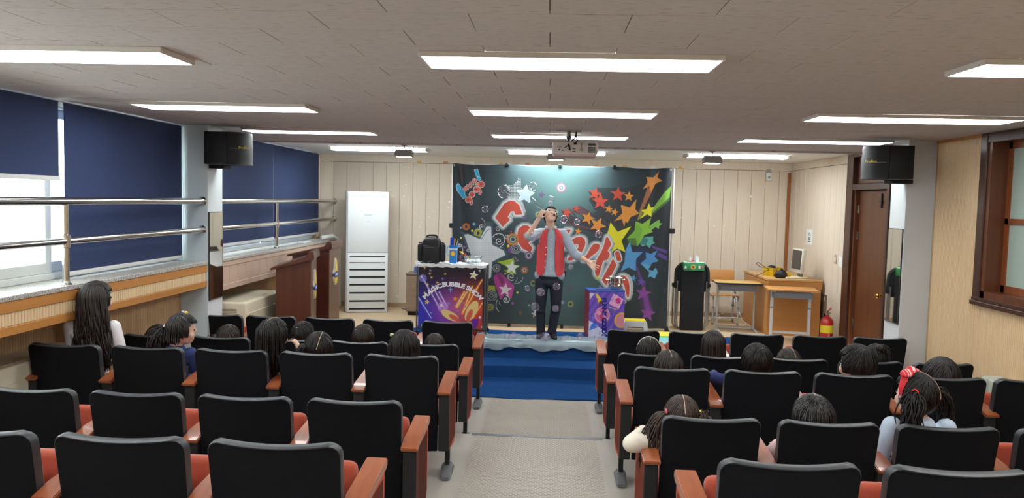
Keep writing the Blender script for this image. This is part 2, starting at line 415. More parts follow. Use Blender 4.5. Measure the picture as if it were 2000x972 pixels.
bm = BM(); bx(bm, -0.02, 0.20, h - 0.06, h - 0.005, 0.05, z1 - 0.03); bx(bm, -0.02, 0.20, -h + 0.005, -h + 0.06, 0.05, z1 - 0.03); bx(bm, -0.02, 0.20, -h, h, 0.05, z0 + 0.02); bx(bm, -0.02, 0.20, -h, h, z1 - 0.035, z1 - 0.001); part(bm, 'reveal', m_midwood, wn, smooth=False)
for s, ya, yb in ((0, 0.0, h - 0.06), (1, -h + 0.06, 0.0)):
    bm = BM(); x = 0.12
    for q in ((ya, ya + 0.05, z0 + 0.02, z1 - 0.03), (yb - 0.05, yb, z0 + 0.02, z1 - 0.03), (ya, yb, z0 + 0.02, z0 + 0.08), (ya, yb, z1 - 0.09, z1 - 0.03), (ya, yb, 0.70, 0.75)): bx(bm, x, x + 0.04, q[0], q[1], q[2], q[3])
    sash = part(bm, 'sash', mat('sash_wood', '8a4c28', 0.35, var=0.5, vscale=(25, 25, 1.5), col2='6a3519'), wn, smooth=False)
    for za, zb in ((z0 + 0.08, 0.70), (0.75, z1 - 0.09)):
        bm = BM(); bx(bm, x + 0.015, x + 0.02, ya + 0.05, yb - 0.05, za, zb); obj('pane', bm, m_frost, sash, smooth=False)

# ---- left wall: pillar, sill, fascia, windows
NX = -4.06                                                # back of the heater niche under the near window
bm = BM(); bx(bm, XL - 0.5, XL, 6.1, YB + 0.1, -0.1, 1.44); bx(bm, XL - 0.45, XL - 0.1, YF, 6.1, 1.23, 1.44); bx(bm, NX - 0.15, NX, YF, 6.1, -0.1, 1.23); bx(bm, XL - 0.25, XL, 12.2, YB + 0.1, 1.44, ZC); bx(bm, XL - 0.25, XL, YF, 2.0, 1.44, ZC)
wall_left = struct('wall_left', bm, mat('groove_wood_pale', 'b08a62', 0.6, var=0.3, vscale=(40, 40, 1.5)), smooth=False)
bm = BM(); ribs(bm, 6.1, 7.62, 0.0, 1.20, XL, 0.03, 0.006, 1); ribs(bm, 2.5, 6.1, 0.0, 1.20, NX, 0.03, 0.006, 1)
tag(obj('rib_field', bm, mat('ribbed_wood_pale', 'c9a77f', 0.5, var=0.4, vscale=(40, 40, 1.5), col2='ab855d'), wall_left, smooth=False), kind='stuff')
bm = BM(); bx(bm, XL - 0.25, -3.47, 7.63, 7.98, 0, ZC, 0.004, 1)
pl = struct('wall_pillar_left', bm, mat('pillar_grey', 'd3e2e8', 0.6, var=0.12, vscale=(3, 3, 1.5)), smooth=False)
bm = BM(); bx(bm, -3.4695, -3.466, 7.632, 7.978, 0, ZC); obj('face_sheet', bm, m_white, pl, smooth=False)
bm = BM(); bx(bm, -3.752, -3.742, 12.20, YB, 1.5, ZC); obj('end_strip', bm, m_plank, wall_left, smooth=False)
def sill(y0, y1, far, lab):
    t = thing('window_sill', lab, None, (-3.6, (y0 + y1) / 2, 0)); t['kind'] = 'structure'; t.name = 'trim_3' if not far else 'trim_4'
    hy = (y1 - y0) / 2
    bm = BM(); bx(bm, -0.33, 0.135, -hy, hy, 1.44, 1.475, 0.004, 1); obj('granite_slab', bm, m_granite, t, smooth=False)
    if not far:
        bm = BM(); bx(bm, 0.09, 0.128, -hy, hy, 1.365, 1.44, 0.003, 1); obj('upper_rail', bm, m_trimwood, t, smooth=False)
        bm = BM(); bx(bm, 0.09, 0.128, -hy, hy, 1.215, 1.275, 0.003, 1); obj('lower_rail', bm, m_trimwood, t, smooth=False)
        bm = BM(); bx(bm, 0.09, 0.108, -hy, hy, 1.275, 1.365); obj('backing', bm, MATS['groove_wood_pale'], t, smooth=False)
        k = 0; yy = -hy
        bm = BM(); bx(bm, 0.108, 0.122, 0.002, 0.027, 1.276, 1.364, 0.003, 1); sm = mesh_of('slat', bm, m_ribwood, smooth=False)
        nsl = int(2 * hy / 0.031); first = max(0, nsl - 110)
        bmr = BM()
        for i in range(nsl):
            if i >= first:
                o = bpy.data.objects.new('slat', sm); C.objects.link(o); o.parent = t; o.location = (0, -hy + i * 0.031, 0)
            else: bx(bmr, 0.108, 0.122, -hy + i * 0.031 + 0.002, -hy + i * 0.031 + 0.027, 1.276, 1.364)
        tag(obj('slat_field', bmr, m_ribwood, t, smooth=False), kind='stuff')
        bm = BM(); bx(bm, -0.46, 0.09, -hy, hy, 1.215, 1.23); obj('soffit', bm, m_trimwood, t, smooth=False)
    else:
        m_p = mat('pinkish_board', 'c3a896', 0.55, var=0.3, vscale=(30, 1.2, 30), col2='a98d7c')
        bm = BM(); bx(bm, 0.09, 0.125, -hy, hy, 1.385, 1.44, 0.003, 1); obj('upper_rail', bm, m_p, t, smooth=False)
        bm = BM(); bx(bm, 0.09, 0.125, -hy, hy, 1.13, 1.19, 0.003, 1); obj('lower_rail', bm, m_p, t, smooth=False)
        nb = 20
        for i in range(nb):
            bm = BM(); bx(bm, 0.09, 0.118, -hy + i * 2 * hy / nb + 0.002, -hy + (i + 1) * 2 * hy / nb - 0.002, 1.19, 1.385, 0.002, 1); obj('panel', bm, m_p, t, smooth=False)
        bm = BM(); bx(bm, -0.15, 0.09, -hy, hy, 1.13, 1.145); obj('soffit', bm, m_darkwood, t, smooth=False)
    return t
sill(2.0, 7.63, False, 'grey granite window sill over honey wood rails and slats'); sill(7.98, YB, True, 'grey granite window sill beside the stage')
def window(idx, y0, y1, splits, lab):
    t = thing('window_%d' % idx, lab, None, (-3.87, (y0 + y1) / 2, 1.475)); t['kind'] = 'structure'; hy = (y1 - y0) / 2; zt = ZC - 1.475
    bm = BM(); bx(bm, -0.06, 0.06, -hy, hy, 0, 0.05, 0.004, 1); bx(bm, -0.06, 0.06, -hy, hy, zt - 0.06, zt, 0.004, 1); bx(bm, -0.06, 0.06, -hy, -hy + 0.05, 0.05, zt - 0.06); bx(bm, -0.06, 0.06, hy - 0.05, hy, 0.05, zt - 0.06)
    obj('window_frame', bm, m_whiteframe, t, smooth=False)
    ys = [y0 + 0.05] + splits + [y1 - 0.05]; mid = (y0 + y1) / 2
    for i in range(len(ys) - 1):
        a = ys[i] - mid; b = ys[i + 1] - mid; x = 0.02 if i % 2 else -0.02; wdt = 0.06
        bm = BM(); bx(bm, x - 0.018, x + 0.018, a, a + wdt, 0.05, zt - 0.06, 0.004, 1); bx(bm, x - 0.018, x + 0.018, b - wdt, b + 0.01, 0.05, zt - 0.06, 0.004, 1)
        bx(bm, x - 0.018, x + 0.018, a + wdt, b - wdt, 0.05, 0.13, 0.004, 1); bx(bm, x - 0.018, x + 0.018, a + wdt, b - wdt, zt - 0.13, zt - 0.06, 0.004, 1)
        s = obj('sash', bm, m_whiteframe, t, smooth=False)
        bm = BM(); bx(bm, x - 0.003, x + 0.003, a + wdt, b - wdt, 0.13, zt - 0.13); obj('pane', bm, m_glass, s, smooth=False)
    return t
window(2, 2.0, 7.63, [3.9, 5.72], 'white sliding window over the granite sill behind the steel rails')
window(3, 7.98, 12.2, [10.1], 'white sliding window beside the stage behind navy blinds')
# back of the hall, behind the camera
bm = BM(); bx(bm, XL - 0.2, XR + 0.2, YF - 0.1, YF, 0, ZC + 0.1); struct('wall_rear', bm, m_plank, smooth=False)
# ================================================================ CEILING LIGHTS
m_diff = emat('lit_diffuser', (0.97, 1.0, 1.0), LAMP)
m_fix = mat('fixture_white', 'd8d2cc', 0.5)
def ceiling_light(x0, x1, y0, y1, lab):
    t = thing('ceiling_light', lab, 'light', ((x0 + x1) / 2, (y0 + y1) / 2, ZC), 0, 'long fluorescent ceiling lights')
    hx = (x1 - x0) / 2; hy = (y1 - y0) / 2
    bm = BM(); f = 0.014
    bx(bm, -hx, hx, -hy, -hy + 0.008, -0.026, 0, 0.002, 1); bx(bm, -hx, hx, hy - 0.008, hy, -0.026, 0, 0.002, 1); bx(bm, -hx, -hx + f, -hy + 0.008, hy - 0.008, -0.026, 0, 0.002, 1); bx(bm, hx - f, hx, -hy + 0.008, hy - 0.008, -0.026, 0, 0.002, 1)
    obj('housing', bm, m_fix, t, smooth=False)
    bm = BM(); bx(bm, -hx + f, hx - f, -hy + 0.008, hy - 0.008, -0.0255, -0.005); obj('diffuser', bm, m_diff, t, smooth=False)
    return t
COLS = [(-3.21, -1.85, 'near the blinds'), (-0.63, 0.78, 'over the aisle'), (1.92, 3.39, 'near the ribbed wall')]
ROWS = [(7.83, 8.19, 'in the row closest to the stage lights'), (5.72, 6.08, 'in the second row out from the stage'), (3.58, 3.93, 'in the third row out from the stage'), (1.46, 1.81, None), (-0.7, -0.35, None), (-2.6, -2.25, None)]
for y0, y1, rl in ROWS:
    for x0, x1, cl in COLS:
        t = ceiling_light(x0, x1, y0, y1, 'white ceiling light panel %s, %s' % (cl, rl) if rl else 'white ceiling light panel over the back seats')
# three wrap-around fittings above the stage
def stage_light(xc, lab):
    t = thing('batten_light', lab, 'light', (xc, 10.70, ZC), 0, 'surface lights over the stage')
    bm = BM(); bx(bm, -0.70, -0.655, -0.13, 0.13, -0.042, 0, 0.004, 1); bx(bm, 0.655, 0.70, -0.13, 0.13, -0.042, 0, 0.004, 1); bx(bm, -0.655, 0.655, -0.11, 0.11, -0.005, 0)
    obj('end_cap', bm, m_fix, t, smooth=False)
    bm = BM(); P = [(-0.125, -0.006), (-0.12, -0.034), (-0.06, -0.042), (0.06, -0.042), (0.12, -0.034), (0.125, -0.006)]
    a = [bm.verts.new((-0.654, p[0], p[1])) for p in P]; b = [bm.verts.new((0.654, p[0], p[1])) for p in P]
    for i in range(6): bm.faces.new((a[i], a[(i + 1) % 6], b[(i + 1) % 6], b[i]))
    bm.faces.new(a); bm.faces.new(b[::-1])
    obj('diffuser', bm, emat('lit_diffuser_stage', (0.92, 0.99, 1.0), LAMP * 2.4), t, smooth=False)
for xc, l in ((-2.40, 'wrap-around white batten light over the stage in front of the tall air conditioner'), (0.07, 'wrap-around white batten light over the stage above the printed backdrop'), (2.52, 'wrap-around white batten light over the stage near the computer corner')): stage_light(xc, l)

# ================================================================ THEATRE SEATS
m_cloth = mat('seat_shell_black', '121317', 0.85, bump=0.25, bscale=(220, 220, 220), var=0.2, vscale=(8, 8, 8), spec=0.15)
m_rim = mat('seat_rim_grey', '36393d', 0.42)
m_orange = mat('orange_upholstery', 'a8462d', 0.85, bump=0.3, bscale=(250, 250, 250), var=0.15, vscale=(10, 10, 10), sheen=0.2)
m_arm = mat('arm_wood', 'a35a35', 0.3, var=0.5, vscale=(40, 4, 40), col2='7d3f20', coat=0.3)
m_panelblk = mat('stand_black', '0f1012', 0.7)
m_foot = mat('foot_grey', '5f6163', 0.5)
W2 = 0.264
def shell_mesh():
    """leaning rear shell: rounded top corners, horizontally curved, thin; grey rim is a separate part"""
    nx, nz = 16, 18; zb, zt = 0.22, 0.918
    def outline(u, v):                    # u -1..1, v 0..1 -> x,z on the shell outline with rounded top corners and a dipped top edge
        top = zt - 0.012 * (1 - u * u) + 0.004
        z = zb + (top - zb) * v
        r = 0.045; xw = W2 - 0.006 - 0.012 * (1 - v)
        dz = top - z
        if dz < r: xw = xw - r + math.sqrt(max(0, r * r - (r - dz) ** 2))
        return xw * u, z
    def yy(x, z, off): return -0.085 + 0.27 * (0.935 - z) ** 1.0 * 0.62 + 0.35 * x * x * 1.2 - 0.02 + off
    bm = BM(); G = {}
    for s, off in ((0, 0.0), (1, 0.035)):
        for j in range(nz + 1):
            v = j / nz; v = 1 - (1 - v) ** 1.7
            for i in range(nx + 1):
                x, z = outline(-1 + 2 * i / nx, v); G[s, i, j] = bm.verts.new((x, yy(x, z, off), z))
    for j in range(nz):
        for i in range(nx):
            bm.faces.new((G[0, i, j], G[0, i + 1, j], G[0, i + 1, j + 1], G[0, i, j + 1])); bm.faces.new((G[1, i, j], G[1, i, j + 1], G[1, i + 1, j + 1], G[1, i + 1, j]))
    loop = [(i, 0) for i in range(nx)] + [(nx, j) for j in range(nz)] + [(i, nz) for i in range(nx, 0, -1)] + [(0, j) for j in range(nz, 0, -1)]
    for a, b in zip(loop, loop[1:] + loop[:1]): bm.faces.new((G[0, a[0], a[1]], G[1, a[0], a[1]], G[1, b[0], b[1]], G[0, b[0], b[1]]))
    rim = [G[0, 0, j].co.copy() for j in range(6, nz + 1)] + [G[0, i, nz].co.copy() for i in range(1, nx)] + [G[0, nx, j].co.copy() for j in range(nz, 5, -1)]
    me = mesh_of('shell', bm, m_cloth, angle=50)
    bm = BM(); n = len(rim); rings = []
    for k, p in enumerate(rim):          # flat band wrapping the edge of the shell
        a = rim[max(k - 1, 0)]; b = rim[min(k + 1, n - 1)]; t = (b - a).normalized(); o = Vector((0, 1, 0)).cross(t).normalized()
        if o.dot(p - Vector((0, p.y, 0.6))) < 0: o = -o
        tp = min(1.0, max(0.12, (min(k, n - 1 - k) - 7) / 5.0))
        prof = [(-0.004, -0.003), (0.002, -0.006), (0.007, 0.004), (0.008, 0.036), (0.002, 0.046), (-0.012, 0.046)]
        rings.append([bm.verts.new(p + o * q[0] * tp + Vector((0, q[1] if q[1] > 0 else q[1] * tp, 0))) for q in prof])
    for A, B in zip(rings, rings[1:]):
        for q in range(6): bm.faces.new((A[q], A[(q + 1) % 6], B[(q + 1) % 6], B[q]))
    bm.faces.new(rings[0]); bm.faces.new(rings[-1][::-1])
    return me, mesh_of('rim', bm, m_rim, angle=60)
shell_me, rim_me = shell_mesh()
def cushion_mesh():
    bm = BM(); box(bm, (0, 0, 0), (0.47, 0.06, 0.50), None, 0.028, 3)
    for v in bm.verts:
        v.co.y += 0.42 * v.co.x ** 2
    bmesh.ops.transform(bm, matrix=Matrix.Translation((0, 0.012, 0.645)) @ Euler((0.165, 0, 0)).to_matrix().to_4x4(), verts=bm.verts)
    return mesh_of('back_cushion', bm, m_orange, angle=60)
cush_me = cushion_mesh()
def seat_mesh(up):
    bm = BM(); box(bm, (0, 0.21, 0), (0.50, 0.42, 0.09), None, 0.035, 3)
    a = math.radians(78 if up else 4)
    bmesh.ops.transform(bm, matrix=Matrix.Translation((0, 0.155, 0.345 if up else 0.40)) @ Euler((a, 0, 0)).to_matrix().to_4x4(), verts=bm.verts)
    return mesh_of('seat', bm, m_orange, angle=60)
seat_up, seat_dn = seat_mesh(True), seat_mesh(False)
def stand_meshes():
    bm = BM(); bx(bm, -0.037, 0.037, -0.055, 0.33, 0.25, 0.662, 0.006, 1); s = mesh_of('stand', bm, m_panelblk, smooth=False)
    bm = BM(); prism(bm, [(-0.046, 0.675), (0.02, 0.695), (0.345, 0.715), (0.345, 0.30), (0.28, 0.215), (-0.03, 0.255)], 0.016, Matrix.Translation((0.037, 0, 0)) @ Matrix.Rotation(math.pi / 2, 4, 'Z')); side = mesh_of('side_panel', bm, mat('orange_panel_cloth', 'c4563a', 0.85, bump=0.3, bscale=(250, 250, 250)), smooth=False)
    bm = BM(); P = [(-0.085, 0.675), (0.02, 0.703), (0.36, 0.735), (0.365, 0.705), (0.34, 0.69), (0.02, 0.672), (-0.075, 0.655)]
    prism(bm, P, 0.092, Matrix.Translation((0.046, 0, 0)) @ Matrix.Rotation(math.pi / 2, 4, 'Z'))
    bmesh.ops.bevel(bm, geom=list(bm.edges), offset=0.004, segments=2, affect='EDGES'); arm = mesh_of('armrest', bm, m_arm, angle=30)
    bm = BM(); bx(bm, -0.016, 0.016, 0.17, 0.22, 0.02, 0.255); post = mesh_of('leg', bm, m_panelblk, smooth=False)
    bm = BM(); P = [(0.05, 0.0), (0.05, 0.02), (0.10, 0.04), (0.17, 0.085), (0.23, 0.085), (0.32, 0.03), (0.34, 0.0)]
    prism(bm, P, 0.075, Matrix.Translation((0.0375, 0, 0)) @ Matrix.Rotation(math.pi / 2, 4, 'Z')); bmesh.ops.bevel(bm, geom=list(bm.edges), offset=0.012, segments=2, affect='EDGES'); foot = mesh_of('foot', bm, m_foot, angle=40)
    return s, side, arm, post, foot
ST = stand_meshes()
def add_stand(t, x, outer=0):
    """arm stand at local x; outer = +1/-1 puts the orange side panel on that side"""
    s = obj('stand', ST[0], None, t, loc=(x, 0, 0)); obj('armrest', ST[2], None, t, loc=(x, 0, 0)); obj('leg', ST[3], None, t, loc=(x, 0, 0)); obj('foot', ST[4], None, t, loc=(x, 0, 0))
    if outer:
        p = obj('side_panel', ST[1], None, s, loc=(0, 0, 0))
        if outer < 0: p.scale = (-1, 1, 1)
SEATS = {}
def seat(side, row, k, x, y, z, occupied, stands, pitch, lab):
    t = thing('theatre_seat', lab, 'seat', (x, y, z), 0, 'rows of black and orange theatre seats')
    t.scale = (1.0, 1, 0.973 if side == 'R' and row != 'E' else 1.0)
    s = obj('shell', shell_me, None, t); obj('rim', rim_me, None, s); obj('back_cushion', cush_me, None, t)
    obj('seat', seat_dn if occupied else seat_up, None, t)
    for sx, outer in stands: add_stand(t, sx * pitch / 2, outer)
    SEATS[side, row, k] = t
    if (side, row, k) == ('R', 'B', 4): t.rotation_euler.z = 0.12
ROWY = dict(A=7.74, B=6.53, C=5.32, D=4.11, E=2.90)
ROWZ = dict(A=0.0, B=0.0, C=L1, D=L1, E=L2)
ORD = dict(A='front row', B='second row', C='third row', D='fourth row', E='fifth row')
NTH = ['aisle seat', 'second seat from the aisle', 'third seat from the aisle', 'fourth seat from the aisle', 'fifth seat from the aisle', 'sixth seat from the aisle']
OCC = {('L', 'B'): {0, 1, 2, 3, 4}, ('L', 'C'): {0, 1, 2, 3, 4}, ('R', 'B'): {0, 1, 2, 3}, ('R', 'C'): {0, 1, 2, 3}, ('R', 'D'): {0, 1, 2}}
for row in 'ABCDE':
    for side, x0, pitch, sg in (('L', -1.01, 0.607, -1), ('R', 0.868, 0.612, 1)):
        nseat = {'A': 5, 'B': 5, 'C': 5, 'D': 5 if side == 'R' else 4, 'E': 3}[row]
        for k in range(nseat):
            last = k == nseat - 1
            st = ([] if (last and (row == 'A' or (row == 'B' and side == 'R'))) else [(sg * (0.84 if last else 1.0), 0)]) + ([(-sg, -sg)] if k == 0 else [])
            lab = 'black theatre seat, %s, %s, %s' % (NTH[k], ORD[row], 'blind side' if side == 'L' else 'ribbed wall side')
            seat(side, row, k, x0 + sg * pitch * k + (0.045 if row == 'E' and side == 'R' else -0.02 if row in 'DE' and side == 'L' else 0.015 if row == 'D' else 0) + (0.05 if last and side == 'L' and row == 'A' else -0.03 if last and side == 'R' and row in 'ABC' else 0), ROWY[row], ROWZ[row], k in OCC.get((side, row), ()), st, pitch, lab)
# ================================================================ ALONG THE WALLS
def text_mesh(s, size, m, extrude=0.0008, align='CENTER', bold=0.0):
    cu = bpy.data.curves.new('lettering', 'FONT'); cu.body = s; cu.size = size; cu.extrude = extrude; cu.align_x = align; cu.align_y = 'CENTER'; cu.resolution_u = 3; cu.offset = bold
    o = bpy.data.objects.new('lettering', cu); C.objects.link(o)
    dg = bpy.context.evaluated_depsgraph_get(); me = bpy.data.meshes.new_from_object(o.evaluated_get(dg))
    bpy.data.objects.remove(o); bpy.data.curves.remove(cu); me.materials.clear(); me.materials.append(m); return me

# ---- roller blinds
m_navy = mat('navy_blind_cloth', '303f66', 0.9, var=0.15, vscale=(3, 3, 3), bump=0.15, bscale=(300, 300, 300))
m_plast = mat('white_plastic', 'dcdedd', 0.4)
def blind(y0, y1, zb, lab, chain=None):
    t = thing('roller_blind', lab, 'blind', (-3.725, (y0 + y1) / 2, zb), 0, 'navy roller blinds on the window side'); hy = (y1 - y0) / 2; H = ZC - zb
    bm = BM(); N = 24
    for s in (0, 1):
        pass
    V = []
    for s in (0.0, 0.003):
        for j in range(2):
            for i in range(N + 1):
                yy = -hy + 2 * hy * i / N; V.append((s + 0.003 * math.sin(yy * 2.3), yy, 0.02 if j == 0 else H - 0.02))
    vs_ = [bm.verts.new(v) for v in V]; n1 = 2 * (N + 1)
    for i in range(N):
        bm.faces.new((vs_[i], vs_[i + 1], vs_[N + 2 + i], vs_[N + 1 + i])); bm.faces.new((vs_[n1 + i + 1], vs_[n1 + i], vs_[n1 + N + 1 + i], vs_[n1 + N + 2 + i]))
        bm.faces.new((vs_[i + 1], vs_[i], vs_[n1 + i], vs_[n1 + i + 1])); bm.faces.new((vs_[N + 1 + i], vs_[N + 2 + i], vs_[n1 + N + 2 + i], vs_[n1 + N + 1 + i]))
    for a in (0, N): bm.faces.new((vs_[a], vs_[N + 1 + a], vs_[n1 + N + 1 + a], vs_[n1 + a]))
    obj('blind_cloth', bm, m_navy, t, angle=60)
    bm = BM(); bx(bm, -0.008, 0.014, -hy - 0.008, hy + 0.008, 0.0, 0.034, 0.006, 2); obj('bottom_bar', bm, m_plast, t)
    bm = BM(); cyl(bm, (-0.025, -hy, H - 0.03), (-0.025, hy, H - 0.03), 0.018, n=12); obj('roller', bm, m_plast, t)
    if chain is not None:
        bm = BM(); tube(bm, [(0.012, chain, H - 0.03), (0.02, chain, H * 0.5), (0.022, chain + 0.01, -0.01 + 0.02), (0.03, chain + 0.03, 0.004), (0.03, chain + 0.05, 0.02), (0.02, chain + 0.025, H * 0.5), (0.012, chain + 0.02, H - 0.03)], 0.0022, 6); obj('pull_chain', bm, m_plast, t)
    return t
blind(3.5, 5.66, 2.235, 'navy roller blind drawn halfway, bare window glass below it')
blind(5.735, 7.60, 1.50, 'navy roller blind drawn down to the sill just before the left pillar', 1.86 / 2 + 0.0)
blind(8.03, 10.176, 1.56, 'navy roller blind drawn down between the left pillar and its twin by the stage')
blind(10.196, 12.19, 1.55, 'navy roller blind drawn down in the stage corner beside the beige board wall', 1.0)

# ---- steel guard rails
def railing(y0, y1, posts, lab):
    t = thing('guard_rail', lab, 'railing', (-3.52, y0, 1.475)); L = y1 - y0
    for z, r in ((0.61, 0.031), (0.32, 0.027)):
        bm = BM(); cyl(bm, (0, 0, z), (0, L - 0.012, z), r, n=18); rr = obj('rail', bm, m_steel, t)
        bm = BM(); lathe(bm, [(0, -0.002), (r + 0.016, -0.002), (r + 0.018, 0.01), (r + 0.004, 0.026), (0, 0.026)], 18, (0, L - 0.003, z), (0, -1, 0)); obj('end_flange', bm, m_steel, rr)
    for y in posts:
        bm = BM(); cyl(bm, (0, y - y0, 0.005), (0, y - y0, 0.59), 0.024, n=16); p = obj('post', bm, m_steel, t)
        bm = BM(); lathe(bm, [(0, 0), (0.042, 0), (0.042, 0.006), (0.028, 0.016), (0.026, 0.03), (0, 0.03)], 18, (0, y - y0, 0.0)); obj('base_flange', bm, m_steel, p); bm = BM(); lathe(bm, [(0.024, 0.27), (0.034, 0.275), (0.034, 0.365), (0.024, 0.37)], 16, (0, y - y0, 0)); obj('collar', bm, m_steel, p)
railing(2.1, 7.628, (2.4, 5.42), 'polished steel double guard rail in front of the half-drawn blind')
railing(7.982, YB - 0.012, (9.74,), 'polished steel double guard rail beside the stage, behind the lecterns')

# ---- convectors
m_cream = mat('cream_enamel', 'd8cfb6', 0.45, var=0.1, vscale=(3, 3, 3))
def convector(x1, y0, y1, z0, z1, lab, xb=-3.735):
    t = thing('heating_convector', lab, 'heater', ((xb + x1) / 2, (y0 + y1) / 2, z0)); hx = (x1 - xb) / 2; hy = (y1 - y0) / 2; H = z1 - z0
    bm = BM(); bx(bm, -hx, hx, -hy, hy, 0.0, H, 0.018, 3); b = obj('cabinet', bm, m_cream, t)
    bm = BM()
    for k in range(5): bx(bm, -hx + 0.06, hx - 0.10, -hy - 0.003, -hy + 0.001, H - 0.14 + k * 0.016, H - 0.132 + k * 0.016)
    obj('vent_grille', bm, mat('vent_dark', '8f8a78', 0.6), b, smooth=False)
    bm = BM(); bx(bm, hx - 0.001, hx + 0.006, -hy + 0.03, hy - 0.03, 0.04, H - 0.12, 0.003, 1); obj('front_panel', bm, m_cream, t)
    bm = BM(); bx(bm, -hx + 0.05, hx - 0.06, -hy + 0.06, hy - 0.06, H - 0.002, H + 0.004, 0.002, 1); obj('top_grille', bm, mat('cream_dark', 'bfb69d', 0.5), t)
convector(-3.715, 2.6, 6.0, L1, 0.93, 'long cream heating convector under the honey wood window rail', -4.05)
convector(-3.245, 8.06, 9.30, STAGE, 0.995, 'cream heating convector between the left pillar and the lectern')

# ---- wall mirrors
m_mirror = mat('mirror_silver', 'e8ece9', 0.03, metal=1.0)
def mirror(x, y0, y1, z0, z1, sx, lab):
    t = thing('wall_mirror', lab, 'mirror', (x, (y0 + y1) / 2, z0)); hy = (y1 - y0) / 2; H = z1 - z0
    bm = BM(); bx(bm, 0, sx * 0.006, -hy, hy, 0, H); obj('backing', bm, m_black, t, smooth=False)
    bm = BM(); bx(bm, sx * 0.006, sx * 0.009, -hy + 0.006, hy - 0.006, 0.006, H - 0.006); obj('mirror_glass', bm, m_mirror, t, smooth=False)
    bm = BM()
    for q in ((-hy, hy, 0, 0.007), (-hy, hy, H - 0.007, H), (-hy, -hy + 0.007, 0, H), (hy - 0.007, hy, 0, H)): bx(bm, 0, sx * 0.011, q[0], q[1], q[2], q[3])
    obj('thin_frame', bm, mat('mirror_frame', '55504a', 0.35, metal=0.6), t, smooth=False)
mirror(-3.465, 7.645, 7.972, 1.07, 1.975, 1, 'narrow frameless mirror on the left pillar below a loudspeaker')
mirror(3.545, 7.885, 8.212, 1.005, 1.97, -1, 'narrow frameless mirror on the right pillar beside the brown door')

# ---- loudspeakers on the pillars
m_spk = mat('speaker_vinyl', '0d0e12', 0.6, bump=0.2, bscale=(150, 150, 150))
m_grill = mat('speaker_grille', '1d1f22', 0.4, metal=0.3, bump=0.4, bscale=(400, 400, 400))
m_gold = mat('gold_badge', 'cbb44e', 0.3, metal=0.7)
def speaker(xw, y, z, s, lab, xo):
    """cabinet on a bracket against the pillar face xw; s = +1 points its bowed grille towards +x"""
    t = thing('loudspeaker', lab, 'speaker', (xw, y, z), 0, 'wall loudspeakers on the pillars')
    bm = BM(); bx(bm, s * 0.04, s * 0.27, -0.20, 0.20, 0, 0.32, 0.006, 2); cab = obj('cabinet', bm, m_spk, t)
    bm = BM(); N = 14; pr = []
    for i in range(N + 1):
        a = -1 + 2 * i / N; pr.append((s * (0.27 + 0.17 * (1 - abs(a) ** 2.2) ** 0.75 + 0.005), a * 0.20))
    M_ = []
    for j, zz in enumerate((0.0, 0.03, 0.06, 0.20, 0.255, 0.29, 0.32)):
        f = (1.0, 0.97, 0.985, 1.0, 0.95, 0.97, 0.93)[j]; M_.append([bm.verts.new((s * 0.27 + (p[0] - s * 0.27) * f, p[1], zz)) for p in pr])
    for A, B in zip(M_, M_[1:]):
        for i in range(N): bm.faces.new((A[i], A[i + 1], B[i + 1], B[i]))
    bm.faces.new(M_[0]); bm.faces.new(M_[-1][::-1]); g = obj('grille', bm, m_grill, t, angle=50)
    bm = BM(); bx(bm, s * 0.272, s * 0.285, -0.195, 0.195, 0.155, 0.162); tube(bm, [(s * 0.30, -0.196, 0.158), (s * 0.345, -0.170, 0.158), (s * 0.378, -0.145, 0.158)], 0.003, 6); obj('trim_line', bm, m_alu, g)
    o = obj('badge', text_mesh('ProBox', 0.036, m_gold, 0.002), None, g)
    o.location = (s * 0.412, -0.118, 0.168); o.rotation_euler = (math.pi / 2, 0, 0.72 if s > 0 else -0.72)
    bm = BM(); bx(bm, s * xo, s * (xo + 0.05), 0.12, 0.19, 0.05, 0.27); bx(bm, s * xo, s * 0.15, 0.0, 0.19, -0.035, 0.0); obj('bracket', bm, m_blackmatte, t, smooth=False)
speaker(-3.467, 7.66, 2.455, 1, 'black loudspeaker with bowed grille on the left pillar by the blinds', 0.0)
speaker(3.495, 7.74, 2.455, -1, 'black loudspeaker with bowed grille on the right pillar by the door', -0.05)

# ---- finned radiator at the right wall
t = thing('radiator', 'pale green-grey finned radiator against the ribbed right wall', 'heater', (3.70, 5.9, 0.0))
m_rad = mat('radiator_enamel', 'b9bfb2', 0.4)
for k in range(14):
    bm = BM(); box(bm, (0, -0.62 + k * 0.092, 0.47), (0.17, 0.07, 0.68), None, 0.03, 3); obj('radiator_fin', bm, m_rad, t)
bm = BM(); cyl(bm, (0, -0.66, 0.72), (0, 0.62, 0.72), 0.028, n=12); cyl(bm, (0, -0.66, 0.22), (0, 0.62, 0.22), 0.028, n=12); obj('header_pipe', bm, m_rad, t)
bm = BM(); bx(bm, -0.03, 0.03, -0.56, -0.50, 0, 0.20); bx(bm, -0.03, 0.03, 0.44, 0.50, 0, 0.20); obj('support_foot', bm, m_rad, t, smooth=False)

